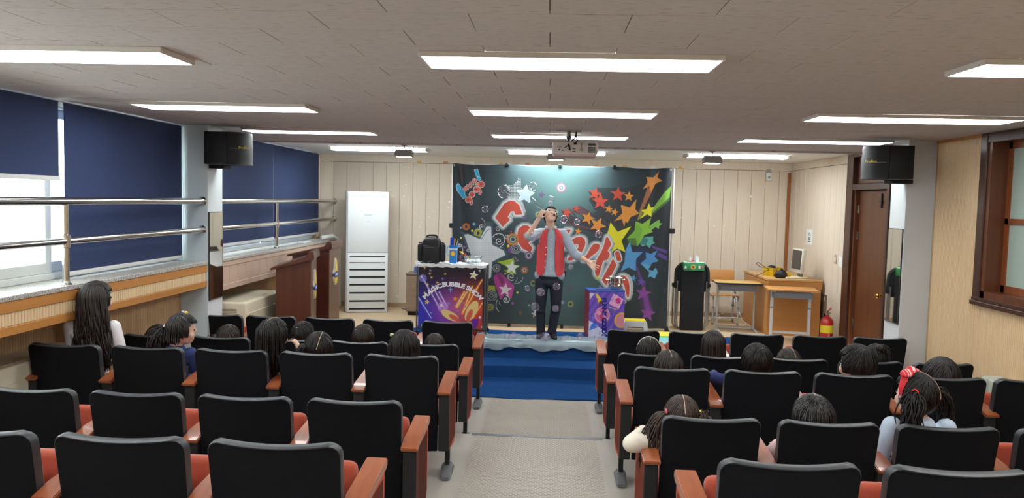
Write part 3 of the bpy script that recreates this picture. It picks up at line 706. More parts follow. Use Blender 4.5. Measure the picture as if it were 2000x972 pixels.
# ---- projector
t = thing('projector', 'white ceiling projector with cable sockets hanging over the aisle', 'projector', (0.222, 7.55, ZC))
m_pw = mat('projector_white', 'd6cfca', 0.4)
bm = BM(); box(bm, (0, 0, -0.175), (0.44, 0.30, 0.135), None, 0.035, 4); body = obj('projector_body', bm, m_pw, t)
bm = BM(); box(bm, (0, -0.002, -0.238), (0.41, 0.29, 0.03), None, 0.012, 2); obj('base_shell', bm, mat('projector_pink', 'bfa9a4', 0.5), t)
bm = BM(); box(bm, (-0.02, -0.149, -0.175), (0.36, 0.006, 0.085), None, 0.002, 1); rp = obj('rear_panel', bm, mat('projector_panel', 'c3bab4', 0.5), t)
for r_, (cx_, cz_, sx_, sz_) in enumerate(((0.158, -0.185, 0.07, 0.055), (0.158, -0.136, 0.07, 0.022))):
    bm = BM()
    for k in range(8): bx(bm, cx_ - sx_ / 2, cx_ + sx_ / 2, -0.158, -0.150, cz_ - sz_ / 2 + k * sz_ / 8, cz_ - sz_ / 2 + (k + 0.55) * sz_ / 8)
    obj('vent_grille', bm, m_black, rp, smooth=False)
for (cx_, cz_, sx_, sz_) in ((-0.15, -0.19, 0.016, 0.014), (-0.165, -0.165, 0.008, 0.008), (-0.148, -0.165, 0.008, 0.008), (-0.131, -0.165, 0.008, 0.008), (-0.12, -0.195, 0.018, 0.008), (-0.05, -0.19, 0.026, 0.012), (-0.01, -0.18, 0.03, 0.008), (-0.01, -0.205, 0.03, 0.008), (0.0, -0.13, 0.03, 0.022), (0.06, -0.15, 0.018, 0.05)):
    bm = BM(); bx(bm, cx_ - sx_ / 2, cx_ + sx_ / 2, -0.158, -0.150, cz_ - sz_ / 2, cz_ + sz_ / 2); obj('socket', bm, m_black if sx_ != 0.018 or sz_ < 0.02 else mat('projector_grey', '8d8580', 0.5), rp, smooth=False)
bm = BM(); cyl(bm, (0.062, -0.150, -0.185), (0.062, -0.157, -0.185), 0.018, n=16); obj('round_vent', bm, MATS['projector_grey'] if 'projector_grey' in MATS else m_alu, rp)
bm = BM(); lathe(bm, [(0, 0), (0.028, 0), (0.028, 0.012), (0, 0.012)], 16, (0.1, 0.152, -0.17), (0, 1, 0)); obj('lens', bm, m_black, t)
bm = BM(); cyl(bm, (-0.06, 0.0, -0.11), (-0.06, 0.0, -0.004), 0.018, n=14); cyl(bm, (-0.06, 0.0, -0.075), (-0.06, 0.0, -0.05), 0.026, n=14); bx(bm, -0.18, 0.06, -0.06, 0.06, -0.008, 0); bx(bm, -0.14, 0.0, -0.05, 0.05, -0.112, -0.104); obj('ceiling_mount', bm, mat('mount_metal', '8b8578', 0.35, metal=0.8), t, smooth=False)
bm = BM(); tube(bm, [(0.01, -0.02, -0.005), (0.012, -0.03, -0.05), (-0.04, -0.10, -0.11), (-0.055, -0.17, -0.17), (-0.045, -0.165, -0.19)], 0.006, 8)
tube(bm, [(0.01, -0.02, -0.005), (0.0, -0.04, -0.06), (-0.05, -0.12, -0.12), (-0.08, -0.17, -0.16), (-0.10, -0.16, -0.17)], 0.004, 8)
tube(bm, [(0.015, -0.02, -0.005), (0.01, -0.05, -0.06), (0.02, -0.14, -0.10), (0.0, -0.16, -0.13)], 0.005, 8)
tube(bm, [(-0.05, -0.03, -0.05), (-0.075, -0.10, -0.11), (-0.06, -0.17, -0.15), (-0.05, -0.165, -0.19)], 0.008, 8); obj('cable', bm, m_blackmatte, t)
bm = BM(); lathe(bm, [(0, -0.028), (0.03, -0.027), (0.046, -0.018), (0.055, 0.0), (0, 0.0)], 24, (0.075, 6.95, ZC)); tag(obj('smoke_detector', bm, m_ceil), 'flat round smoke detector on the ceiling before the projector', 'detector')

# ---- flood lights over the stage edge
m_fl = mat('flood_grey', '8a8782', 0.5, metal=0.3)
for fx, fl in ((-1.88, 'grey box floodlight hung from the ceiling near the air conditioner side'), (0.055, 'grey box floodlight hung from the ceiling behind the projector'), (2.01, 'grey box floodlight hung from the ceiling towards the computer corner')):
    t = thing('floodlight', fl, 'floodlight', (fx, 9.78, ZC), 0, 'floodlights over the stage edge')
    bm = BM(); P = [(-0.105, -0.085), (0.105, -0.085), (0.112, -0.165), (-0.112, -0.165)]; prism(bm, P, 0.13, Matrix.Translation((0, -0.065, 0))); h_ = obj('flood_housing', bm, m_fl, t, smooth=False)
    for k in range(12): 
        bm = BM(); bx(bm, -0.1 + k * 0.0175, -0.095 + k * 0.0175, -0.06, 0.06, -0.085, -0.07); obj('cooling_fin', bm, m_fl, h_, smooth=False)
    bm = BM(); bx(bm, -0.088, 0.088, -0.052, 0.052, -0.168, -0.1645); obj('lens_plate', bm, emat('flood_glow', (1.0, 0.98, 0.95), 30.0), h_, smooth=False)
    bm = BM(); tube(bm, [(-0.118, 0, -0.13), (-0.122, 0, -0.05), (-0.12, 0, -0.03)], 0.004, 6); tube(bm, [(0.118, 0, -0.13), (0.122, 0, -0.05), (0.12, 0, -0.03)], 0.004, 6); cyl(bm, (-0.125, 0, -0.125), (0.125, 0, -0.125), 0.005, n=8); obj('yoke', bm, m_fl, t)
    bm = BM(); lathe(bm, [(0, 0.0), (0.05, 0.0), (0.045, -0.01), (0.012, -0.03), (0.006, -0.034), (0.006, -0.088), (0, -0.088)], 16); obj('ceiling_cup', bm, m_fl, t)

# ---- small things on the far walls
m_paper = mat('paper_white', 'e6e8ea', 0.7)
m_ink = mat('print_ink', '3c3c42', 0.7)
t = thing('notice_sheet', 'white printed notice sheet on the board wall beside the monitor', 'notice', (XR - 0.003, 11.49, 1.62))
bm = BM(); bx(bm, -0.002, 0.001, -0.135, 0.135, 0, 0.22); obj('sheet', bm, m_paper, t, smooth=False)
for k, z_ in enumerate((0.165, 0.14, 0.095, 0.072, 0.045)):   # illegible lines of print
    bm = BM(); w_ = (0.09, 0.14, 0.11, 0.08, 0.12)[k]; n_ = int(w_ / 0.02)
    for q in range(n_): bx(bm, -0.003, -0.002, -w_ / 2 + q * 0.02, -w_ / 2 + q * 0.02 + 0.015, z_ - 0.007, z_ + 0.007)
    obj('print_line', bm, m_ink, t, smooth=False)
bm = BM(); bx(bm, XR - 0.004, XR + 0.001, 10.18, 10.30, 1.40, 1.53); tag(obj('small_notice', bm, m_paper, smooth=False), 'small blank white card on the board wall beside the dark door frame', 'notice')
t = thing('light_switch', 'light switch plate on the board wall next to the small white card', 'switch', (XR, 10.41, 1.42)); bm = BM(); bx(bm, -0.008, 0, -0.04, 0.04, 0, 0.125, 0.003, 1); obj('switch_plate', bm, mat('switch_beige', 'a89880', 0.5), t, smooth=False)
bm = BM(); bx(bm, -0.014, -0.007, -0.018, 0.018, 0.035, 0.09, 0.002, 1); obj('rocker', bm, m_plast, t, smooth=False)
t = thing('access_panel', 'grey-brown metal panel low on the board wall above the extinguisher', 'panel', (XR, 10.80, 0.62)); bm = BM(); bx(bm, -0.012, 0, -0.14, 0.14, 0, 0.35, 0.004, 1); obj('panel_plate', bm, mat('panel_brown', '7d6c5a', 0.45, metal=0.3), t, smooth=False)
for q in (-0.07, 0.04):
    bm = BM(); bx(bm, -0.016, -0.012, q - 0.025, q + 0.025, 0.26, 0.31); obj('panel_slot', bm, mat('slot_pale', 'a59682', 0.5), t, smooth=False)
t = thing('fire_extinguisher', 'red fire extinguisher with yellow label standing under the metal panel', 'extinguisher', (3.64, 10.12, STAGE))
m_red = mat('extinguisher_red', 'b3201f', 0.3, coat=0.4)
bm = BM(); lathe(bm, [(0, 0.0), (0.075, 0.0), (0.08, 0.01), (0.08, 0.30), (0.07, 0.345), (0.035, 0.375), (0.025, 0.385), (0.025, 0.40), (0, 0.40)], 24); obj('cylinder_body', bm, m_red, t)
bm = BM(); lathe(bm, [(0.0812, 0.17), (0.0812, 0.27)], 24); tl = obj('label_band', bm, mat('label_yellow', 'd8c326', 0.5), t)
bm = BM(); cyl(bm, (0, 0, 0.40), (0, 0, 0.43), 0.022, n=12); bx(bm, -0.01, 0.01, -0.09, 0.03, 0.425, 0.44); obj('valve', bm, m_alu, t)
bm = BM(); box(bm, (0, -0.07, 0.475), (0.016, 0.15, 0.012), (-0.45, 0, 0), 0.003, 1); obj('lever', bm, m_red, t)
bm = BM(); tube(bm, [(0, 0.02, 0.42), (0.0, 0.10, 0.40), (0.01, 0.115, 0.28), (0.0, 0.10, 0.12), (0.0, 0.095, 0.05)], 0.010, 8); obj('hose', bm, m_blackmatte, t)
t = thing('wall_sensor', 'small white box sensor high on the back wall near the wooden corner pole', 'sensor', (3.44, YB, 2.63)); bm = BM(); bx(bm, -0.045, 0.045, -0.04, -0.002, -0.065, 0.065, 0.012, 2); obj('sensor_case', bm, m_plast, t)
bm = BM(); cyl(bm, (0, -0.04, -0.01), (0, -0.045, -0.01), 0.022, n=14); bx(bm, -0.03, 0.03, -0.03, -0.002, 0.065, 0.12); obj('sensor_eye', bm, mat('sensor_grey', '9a9a96', 0.5), t)
t = thing('wall_outlet', 'white double wall outlet low on the back wall behind the school chair', 'outlet', (2.98, YB - 0.003, 0.62)); bm = BM(); bx(bm, -0.06, 0.06, -0.012, 0, 0, 0.22, 0.004, 1); obj('outlet_plate', bm, m_plast, t, smooth=False)
for z_ in (0.06, 0.15):
    bm = BM(); cyl(bm, (0, -0.014, z_), (0, -0.011, z_), 0.028, n=16); obj('outlet_socket', bm, mat('outlet_grey', '5d5a55', 0.5), t)
# tape scraps along the top of the back wall and chips of peeled paint
m_t1 = mat('tape_white', 'e9e6da', 0.6); m_t2 = mat('tape_yellow', 'd9b25a', 0.6); m_t3 = mat('tape_orange', 'cf8f6a', 0.6)
for k, (px, py, w_, mm) in enumerate(((819, 316, 0.07, m_t2), (870, 317, 0.075, m_t3), (922, 318, 0.065, m_t1), (978, 319, 0.04, m_t2), (1030, 321, 0.065, m_t3), (1071, 322, 0.07, m_t1), (1112, 323, 0.07, m_t1), (1165, 324, 0.05, m_t2), (1220, 325, 0.07, m_t2), (1275, 326, 0.075, m_t1), (1329, 327, 0.055, m_t2))):
    p = atY(px, py, YB - 0.009); bm = BM(); box(bm, p, (w_, 0.003, 0.038), (0, R.uniform(-0.06, 0.06), 0))
    lab = {m_t1: 'white tape scrap stuck near the top of the back wall', m_t2: 'yellowish tape scrap stuck near the top of the back wall', m_t3: 'orange tinted tape scrap stuck near the top of the back wall'}[mm]
    tag(obj('tape_scrap', bm, mm, smooth=False), lab, 'tape', 'tape scraps along the back wall')
bm = BM(); rr_ = random.Random(3); m_chip = mat('bare_plaster', 'f2eada', 0.8)
spots = [(771, 487), (768, 510), (776, 578), (789, 382), (793, 360), (811, 353), (808, 334), (835, 364), (835, 387), (773, 578 - 40), (766, 383), (812, 417), (838, 424), (853, 430), (876, 405), (845, 413), (820, 443), (878, 394), (799, 327), (766, 452), (778, 451), (823, 434), (836, 440), (788, 363), (1330, 408), (1332, 425), (1467, 383), (1415, 440), (1395, 441), (1424, 462)]
for px, py in spots:
    p = atY(px, py, YB - 0.0015); n_ = 7; s_ = rr_.uniform(0.008, 0.024); ph = rr_.uniform(0, 6); el = rr_.uniform(0.35, 1); tilt = rr_.uniform(-1, 1)
    pts = []
    for k in range(n_):
        a = 2 * math.pi * k / n_; q = s_ * rr_.uniform(0.5, 1); dx_, dz_ = q * math.cos(a), q * el * math.sin(a); pts.append((dx_ * math.cos(tilt) - dz_ * math.sin(tilt), dx_ * math.sin(tilt) + dz_ * math.cos(tilt)))
    prism(bm, pts, 0.0012, Matrix.Translation(p - Vector((0, 0.0012, 0))))
tag(obj('paint_chip_field', bm, m_chip, wall_back, smooth=False), kind='stuff')
# ================================================================ ON THE STAGE
# ---- tall air conditioner
m_ac = mat('ac_white', 'd8dddf', 0.35)
t = thing('air_conditioner', 'tall white floor-standing air conditioner with dark slots beside the lecterns', 'air conditioner', (-2.87, 11.92, STAGE), math.radians(17))
bm = BM(); bx(bm, -0.32, 0.32, -0.20, 0.25, 0.0, 1.875, 0.012, 2); obj('ac_cabinet', bm, mat('ac_side', 'c9ced0', 0.4), t)
bm = BM(); bx(bm, -0.298, 0.318, -0.24, -0.20, 0.005, 0.93, 0.01, 2); lo = obj('lower_front', bm, m_ac, t)
bm = BM(); bx(bm, -0.298, 0.318, -0.24, -0.20, 0.934, 1.87, 0.01, 2); up = obj('upper_front', bm, m_ac, t)
for k, z in enumerate((0.06, 0.182, 0.31, 0.435, 0.555, 0.67, 0.775, 0.875)):
    hh = 0.013 if k < 6 else 0.007
    bm = BM(); bx(bm, -0.265, 0.275, -0.2415, -0.232, z - hh, z + hh); obj('air_slot', bm, m_blackmatte, lo, smooth=False)
bm = BM(); bx(bm, -0.26, 0.28, -0.2412, -0.238, 1.80, 1.806); obj('seam', bm, mat('ac_seam', '9da3a4', 0.5), up, smooth=False)
m_disp = mat('ac_display', 'b9cbd1', 0.3)
for nm, q in (('display', (-0.05, 0.07, 1.50, 1.525)), ('button', (-0.075, -0.065, 1.48, 1.49)), ('button', (-0.03, -0.02, 1.48, 1.49)), ('button', (0.06, 0.07, 1.48, 1.49)), ('nameplate', (-0.02, 0.04, 1.41, 1.42))):
    bm = BM(); bx(bm, q[0], q[1], -0.2412, -0.238, q[2], q[3]); obj(nm, bm, m_disp, up, smooth=False)
bm = BM(); tube(bm, [(-3.56, 11.8, 1.51), (-3.42, 11.95, 1.535), (-3.38, 12.05, 1.50), (-3.36, 12.1, 1.38), (-3.36, 12.12, 1.15), (-3.36, 12.14, 0.9), (-3.36, 12.15, 0.40)], 0.034, 10)
tag(obj('insulated_pipe', bm, mat('pipe_wrap', 'd3d4d0', 0.6, bump=0.5, bscale=(5, 5, 60))), 'white wrapped pipe arching from the sill down behind the lecterns', 'pipe')
# small white lid on the far sill
bm = BM(); box(bm, (-3.56, 11.0, 1.488), (0.10, 0.5, 0.02), (0, 0, 0.1), 0.004, 1); tag(obj('plastic_tray', bm, m_plast), 'flat white plastic piece lying on the far window sill', 'plastic piece')

# ---- lecterns
m_lec = mat('lectern_wood', '5b3220', 0.38, var=0.5, vscale=(30, 30, 1.5), col2='3f2115', coat=0.2)
m_lec2 = mat('lectern_wood_red', '54281c', 0.38, var=0.5, vscale=(30, 30, 1.5), col2='3a1a12', coat=0.2)
m_ey = mat('emblem_yellow', 'e2c53a', 0.4); m_eb = mat('emblem_blue', '2b4c9c', 0.4); m_ew = mat('emblem_white', 'dcd9cf', 0.5)
def emblem(t, x, y, z):
    """cut-out school badge standing slightly proud of the front face at x"""
    e = bpy.data.objects.new('emblem', None); 
    bm = BM(); out = []
    for k in range(24):
        a = 2 * math.pi * k / 24; out.append((0.10 * math.cos(a) * (1.0 if math.sin(a) < 0.2 else 0.72), 0.165 * math.sin(a)))
    MR = Matrix.Translation((x, y, z)) @ Matrix.Rotation(math.pi / 2, 4, 'Z')
    prism(bm, [(p[0] * 1.1, p[1] * 1.06) for p in out], -0.018, MR); b = obj('emblem', bm, m_ew, t, smooth=False); b['label'] = 'yellow and blue cut-out badge'
    bm = BM(); prism(bm, [(p[0] * 0.97, p[1] * 0.97) for p in out], -0.022, MR); obj('emblem_field', bm, m_ey, b, smooth=False)
    bm = BM(); prism(bm, [(0.12 * math.cos(a), -0.035 + 0.042 * math.sin(a)) for a in [2 * math.pi * k / 20 for k in range(20)]], -0.027, MR); obj('emblem_band', bm, m_eb, b, smooth=False)
    bm = BM(); prism(bm, [(-0.03, 0.06), (-0.012, 0.085), (0, 0.10), (0.014, 0.085), (0.03, 0.06), (0.01, 0.04), (-0.012, 0.035)], -0.025, MR); obj('emblem_figure', bm, m_ew, b, smooth=False)
    for q in range(3): bm = BM(); prism(bm, [(-0.06 + q * 0.042, -0.05), (-0.03 + q * 0.042, -0.05), (-0.03 + q * 0.042, -0.02), (-0.06 + q * 0.042, -0.02)], -0.029, MR); obj('emblem_letter', bm, m_ew, b, smooth=False)
def lectern(loc, rz, D, Wd, H0, H1, lab, m, inset):
    """front faces local +x; depth D along x, width Wd along y; desk rises from H0 (speaker side) to H1 (front)"""
    t = thing('lectern', lab, 'lectern', loc, rz)
    bm = BM(); prism(bm, [(-D / 2, 0), (D / 2, 0), (D / 2, H1 - 0.05), (-D / 2, H0 - 0.05)], Wd, Matrix.Translation((0, -Wd / 2, 0))); b = obj('lectern_body', bm, m, t, smooth=False)
    bm = BM()
    sl = (H1 - H0) / D
    P = [(-D / 2 - 0.06, H0 - 0.065), (-D / 2 - 0.06, H0 - 0.04), (D / 2 - 0.05, H1 - 0.02), (D / 2 - 0.02, H1 + 0.035), (D / 2 + 0.03, H1 + 0.045), (D / 2 + 0.045, H1 + 0.01), (D / 2 + 0.045, H1 - 0.05), (D / 2 - 0.02, H1 - 0.065)]
    prism(bm, P, Wd + 0.06, Matrix.Translation((0, -Wd / 2 - 0.03, 0))); bmesh.ops.bevel(bm, geom=list(bm.edges), offset=0.006, segments=2, affect='EDGES'); obj('desk_top', bm, m, t)
    bm = BM(); bx(bm, D / 2, D / 2 + 0.012, -Wd / 2 + 0.0, Wd / 2 - 0.0, 0.0, H1 - 0.06, 0.003, 1); f = obj('front_panel', bm, mat('lectern_front', '6b4a38', 0.35, var=0.3, vscale=(30, 30, 1.5)), t, smooth=False)
    if inset:
        bm = BM(); y_ = -Wd / 2
        for q in ((-D / 2 + 0.15, -D / 2 + 0.165, 0.1, H1 - 0.16), (D / 2 - 0.045, D / 2 - 0.03, 0.1, H1 - 0.14), (-D / 2 + 0.15, D / 2 - 0.03, 0.1, 0.115)): bx(bm, q[0], q[1], y_ - 0.01, y_ + 0.002, q[2], q[3])
        box(bm, (0.06, y_ - 0.004, H1 - 0.15), (D - 0.18, 0.014, 0.018), (0, -math.atan(sl) * 0.8, 0)); obj('side_moulding', bm, m, t, smooth=False)
    emblem(t, D / 2 + 0.012, 0.0, H1 - 0.36)
    bm = BM(); bx(bm, -D / 2 - 0.01, D / 2 + 0.02, -Wd / 2 - 0.01, Wd / 2 + 0.01, 0, 0.06, 0.004, 1); obj('plinth', bm, m, t, smooth=False)
lectern((-2.96, 8.86, STAGE), math.radians(11), 0.38, 0.56, 1.0, 1.11, 'brown wooden lectern with badge, in front of a darker lectern', m_lec, False)
lectern((-3.03, 9.85, STAGE), math.radians(3), 0.46, 0.58, 1.08, 1.17, 'dark red-brown lectern with side moulding and badge, behind the plain lectern', m_lec2, True)
bm = BM(); box(bm, (-3.30, 11.2, 0.80), (0.02, 0.75, 0.86), (0, -0.16, 0), 0.004, 1)
tag(obj('leaning_board', bm, m_ac, smooth=False), 'white board leaning between the dark lectern and the air conditioner', 'board')

# ---- low cabinet and tissue box behind the cart
t = thing('low_cabinet', 'grey-brown low wooden cabinet half hidden behind the bubble show cart', 'cabinet', (-1.86, 11.75, STAGE))
m_cab = mat('cabinet_laminate', '8e7a66', 0.5, var=0.4, vscale=(2, 20, 25), col2='735f4d')
bm = BM(); bx(bm, -0.30, 0.30, -0.2, 0.2, 0.06, 0.62, 0.003, 1); obj('cabinet_body', bm, m_cab, t, smooth=False)
bm = BM(); bx(bm, -0.31, 0.31, -0.215, 0.21, 0.62, 0.645, 0.003, 1); obj('cabinet_top', bm, mat('cabinet_top', '6b6258', 0.5), t, smooth=False)
bm = BM(); bx(bm, -0.28, 0.28, -0.18, 0.18, 0.0, 0.06); obj('cabinet_plinth', bm, m_blackmatte, t, smooth=False)
bm = BM(); bx(bm, -0.295, 0.295, -0.212, -0.2, 0.07, 0.60, 0.003, 1); obj('cabinet_door', bm, m_cab, t, smooth=False)
t = thing('tissue_box', 'blue tissue box on the low cabinet behind the cart', 'tissue box', (-1.96, 11.70, STAGE + 0.645))
bm = BM(); bx(bm, -0.10, 0.10, -0.06, 0.06, 0, 0.09, 0.003, 1); obj('carton', bm, mat('tissue_blue', '3d5596', 0.5, var=0.3, vscale=(20, 20, 20), col2='7488bd'), t, smooth=False)
bm = BM(); prism(bm, [(-0.07, 0.09), (0.06, 0.09), (0.05, 0.20), (-0.01, 0.235), (-0.09, 0.17)], 0.02, Matrix.Translation((0, -0.01, 0))); obj('tissue', bm, m_paper, t, smooth=False)

# ---- step stool, trick box, pot
t = thing('step_stool', 'white plastic step stool with yellow top beside the party box', 'stool', (1.20, 10.52, STAGE + 0.0))
bm = BM(); P = [(-0.175, 0.0), (-0.155, 0.175), (-0.135, 0.19), (0.135, 0.19), (0.155, 0.175), (0.175, 0.0), (0.125, 0.0), (0.105, 0.11), (-0.105, 0.11), (-0.125, 0.0)]
prism(bm, P, 0.22, Matrix.Translation((0, -0.11, 0))); bmesh.ops.bevel(bm, geom=list(bm.edges), offset=0.005, segments=2, affect='EDGES'); obj('stool_frame', bm, m_plast, t)
bm = BM(); bx(bm, -0.14, 0.14, -0.10, 0.10, 0.19, 0.20, 0.004, 2); obj('stool_top', bm, mat('stool_yellow', 'e0c81c', 0.5), t)

# ---- folded cot with green craft box
t = thing('folding_cot', 'folded black camp bed with steel tube frame leaning upright at the back wall', 'camp bed', (2.05, 11.05, STAGE))
m_bk = mat('cot_fabric', '11131c', 0.8, bump=0.3, bscale=(200, 200, 200))
bm = BM(); bx(bm, -0.165, 0.165, -0.10, -0.04, 0.0, 0.86, 0.02, 3); obj('cot_fabric', bm, m_bk, t)
bm = BM(); pts = [(-0.225, 0.0, 0.60)] + [(-0.225 * math.cos(a) , 0.0, 0.80 + 0.17 * math.sin(a) ** 0.8) for a in [math.pi * k / 14 for k in range(0, 15)]] + [(0.225, 0.0, 0.60)]
tube(bm, pts, 0.028, 10); obj('head_frame', bm, m_blackmatte, t)
bm = BM(); bx(bm, -0.20, 0.20, -0.02, 0.01, 0.55, 0.93, 0.01, 2); obj('back_fabric', bm, m_bk, t)
for s in (-1, 1):
    bm = BM(); tube(bm, [(s * 0.225, 0.0, 0.72), (s * 0.225, -0.01, 0.3), (s * 0.222, 0.0, 0.10), (s * 0.20, 0.02, 0.03), (s * 0.15, 0.03, 0.016)], 0.015, 8); tube(bm, [(s * 0.255, 0.03, 0.62), (s * 0.255, 0.03, 0.25), (s * 0.25, 0.04, 0.08), (s * 0.21, 0.05, 0.02), (s * 0.15, 0.06, 0.016)], 0.013, 8); tube(bm, [(s * 0.205, -0.03, 0.70), (s * 0.205, -0.03, 0.2), (s * 0.19, -0.02, 0.03), (s * 0.15, -0.01, 0.016)], 0.011, 8); obj('steel_tube', bm, m_alu, t)
    bm = BM(); box(bm, (s * 0.255, 0.03, 0.64), (0.04, 0.035, 0.05), None, 0.008, 2); obj('hinge_block', bm, m_black, t)
t = thing('craft_box', 'green decorated craft box with white paper rolls perched on the camp bed', 'craft box', (2.05, 10.965, STAGE + 0.86))
m_grn = mat('craft_green', '3c9a62', 0.7, var=0.3, vscale=(20, 20, 20), col2='2d8550')
bm = BM(); bx(bm, -0.145, 0.145, -0.06, 0.06, 0.0, 0.115, 0.008, 2); cb = obj('green_box', bm, m_grn, t)
bm = BM(); bx(bm, -0.146, 0.146, -0.061, 0.061, 0.105, 0.12, 0.004, 1); obj('box_rim', bm, mat('craft_mint', '9fd4b6', 0.7), t, smooth=False)
def starpoly(r, r2, n=5, rot=math.pi / 2): return [((r if k % 2 == 0 else r2) * math.cos(rot + math.pi * k / n), (r if k % 2 == 0 else r2) * math.sin(rot + math.pi * k / n)) for k in range(2 * n)]
bm = BM(); prism(bm, [(0.035 * math.cos(2 * math.pi * k / 20), 0.035 * math.sin(2 * math.pi * k / 20)) for k in range(20)], -0.005, Matrix.Translation((-0.015, -0.06, 0.05))); o = obj('disc_sticker', bm, mat('sticker_gold', 'd0b45a', 0.5), cb, smooth=False)
bm = BM(); prism(bm, [(0.0, -0.016), (0.018, 0.004), (0.012, 0.016), (0.0, 0.008), (-0.012, 0.016), (-0.018, 0.004)], -0.007, Matrix.Translation((-0.015, -0.06, 0.05))); obj('heart_sticker', bm, m_black, cb, smooth=False)
bm = BM(); prism(bm, starpoly(0.028, 0.011), -0.005, Matrix.Translation((-0.12, -0.06, 0.045))); obj('star_sticker', bm, m_paper, cb, smooth=False)
bm = BM(); bx(bm, 0.062, 0.085, -0.064, -0.06, 0.03, 0.07); obj('tag_sticker', bm, m_paper, cb, smooth=False)
bm = BM(); prism(bm, [(0.0, -0.02), (0.018, 0.0), (0.014, 0.018), (0.0, 0.012), (-0.014, 0.018), (-0.018, 0.0)], -0.005, Matrix.Translation((0.115, -0.06, 0.05))); obj('pink_sticker', bm, mat('sticker_pink', 'd05a78', 0.5), cb, smooth=False)
bm = BM(); bx(bm, -0.09, 0.02, -0.03, 0.03, 0.10, 0.135, 0.004, 1); obj('pink_pad', bm, mat('pad_pink', 'cf4f66', 0.6), t, smooth=False)
for x_, h_ in ((-0.055, 0.19), (0.025, 0.215), (0.05, 0.195)):
    bm = BM(); cyl(bm, (x_, 0, 0.05), (x_, 0, h_), 0.022, n=16); obj('paper_roll', bm, m_paper, t)

# ---- school chair
m_ply = mat('school_plywood', 'c38a4e', 0.35, var=0.4, vscale=(3, 20, 20), col2='a8703a')
m_leg = mat('leg_grey_paint', 'b5b6b2', 0.4)
t = thing('school_chair', 'plywood school chair with grey steel legs against the back wall', 'chair', (2.66, 11.72, STAGE), math.pi)
bm = BM(); box(bm, (0, 0.0, 0.44), (0.40, 0.38, 0.014), (0.04, 0, 0), 0.005, 2); obj('seat', bm, m_ply, t)
bm = BM(); box(bm, (0, 0.0, 0), (0.38, 0.014, 0.19), None, 0.006, 2)
for v in bm.verts: v.co.y += 0.6 * v.co.x ** 2
bmesh.ops.transform(bm, matrix=Matrix.Translation((0, -0.2, 0.71)) @ Euler((0.12, 0, 0)).to_matrix().to_4x4(), verts=bm.verts); obj('backrest', bm, m_ply, t)
for s in (-1, 1):
    bm = BM(); tube(bm, [(s * 0.185, -0.205, 0.79), (s * 0.185, -0.19, 0.44), (s * 0.185, -0.17, 0.40), (s * 0.185, -0.17, 0.02)], 0.013, 10); obj('leg', bm, m_leg, t)
    bm = BM(); cyl(bm, (s * 0.185, 0.15, 0.02), (s * 0.185, 0.15, 0.43), 0.013, n=10); obj('leg', bm, m_leg, t)
    for zz in (0.42, 0.09):
        bm = BM(); cyl(bm, (s * 0.185, -0.17, zz), (s * 0.185, 0.15, zz), 0.011, n=10); obj('side_rail', bm, m_leg, t)
    for y_ in (-0.17, 0.15):
        bm = BM(); cyl(bm, (s * 0.185, y_, 0.0), (s * 0.185, y_, 0.03), 0.018, n=10); obj('foot_cap', bm, mat('cap_grey', '8a8b88', 0.5), t)
        bm = BM(); cyl(bm, (s * 0.185, y_, 0.24), (s * 0.185, y_, 0.28), 0.018, n=10); obj('leg_collar', bm, MATS['cap_grey'], t)
bm = BM(); cyl(bm, (-0.185, 0.15, 0.11), (0.185, 0.15, 0.11), 0.011, n=10); obj('stretcher', bm, m_leg, t)

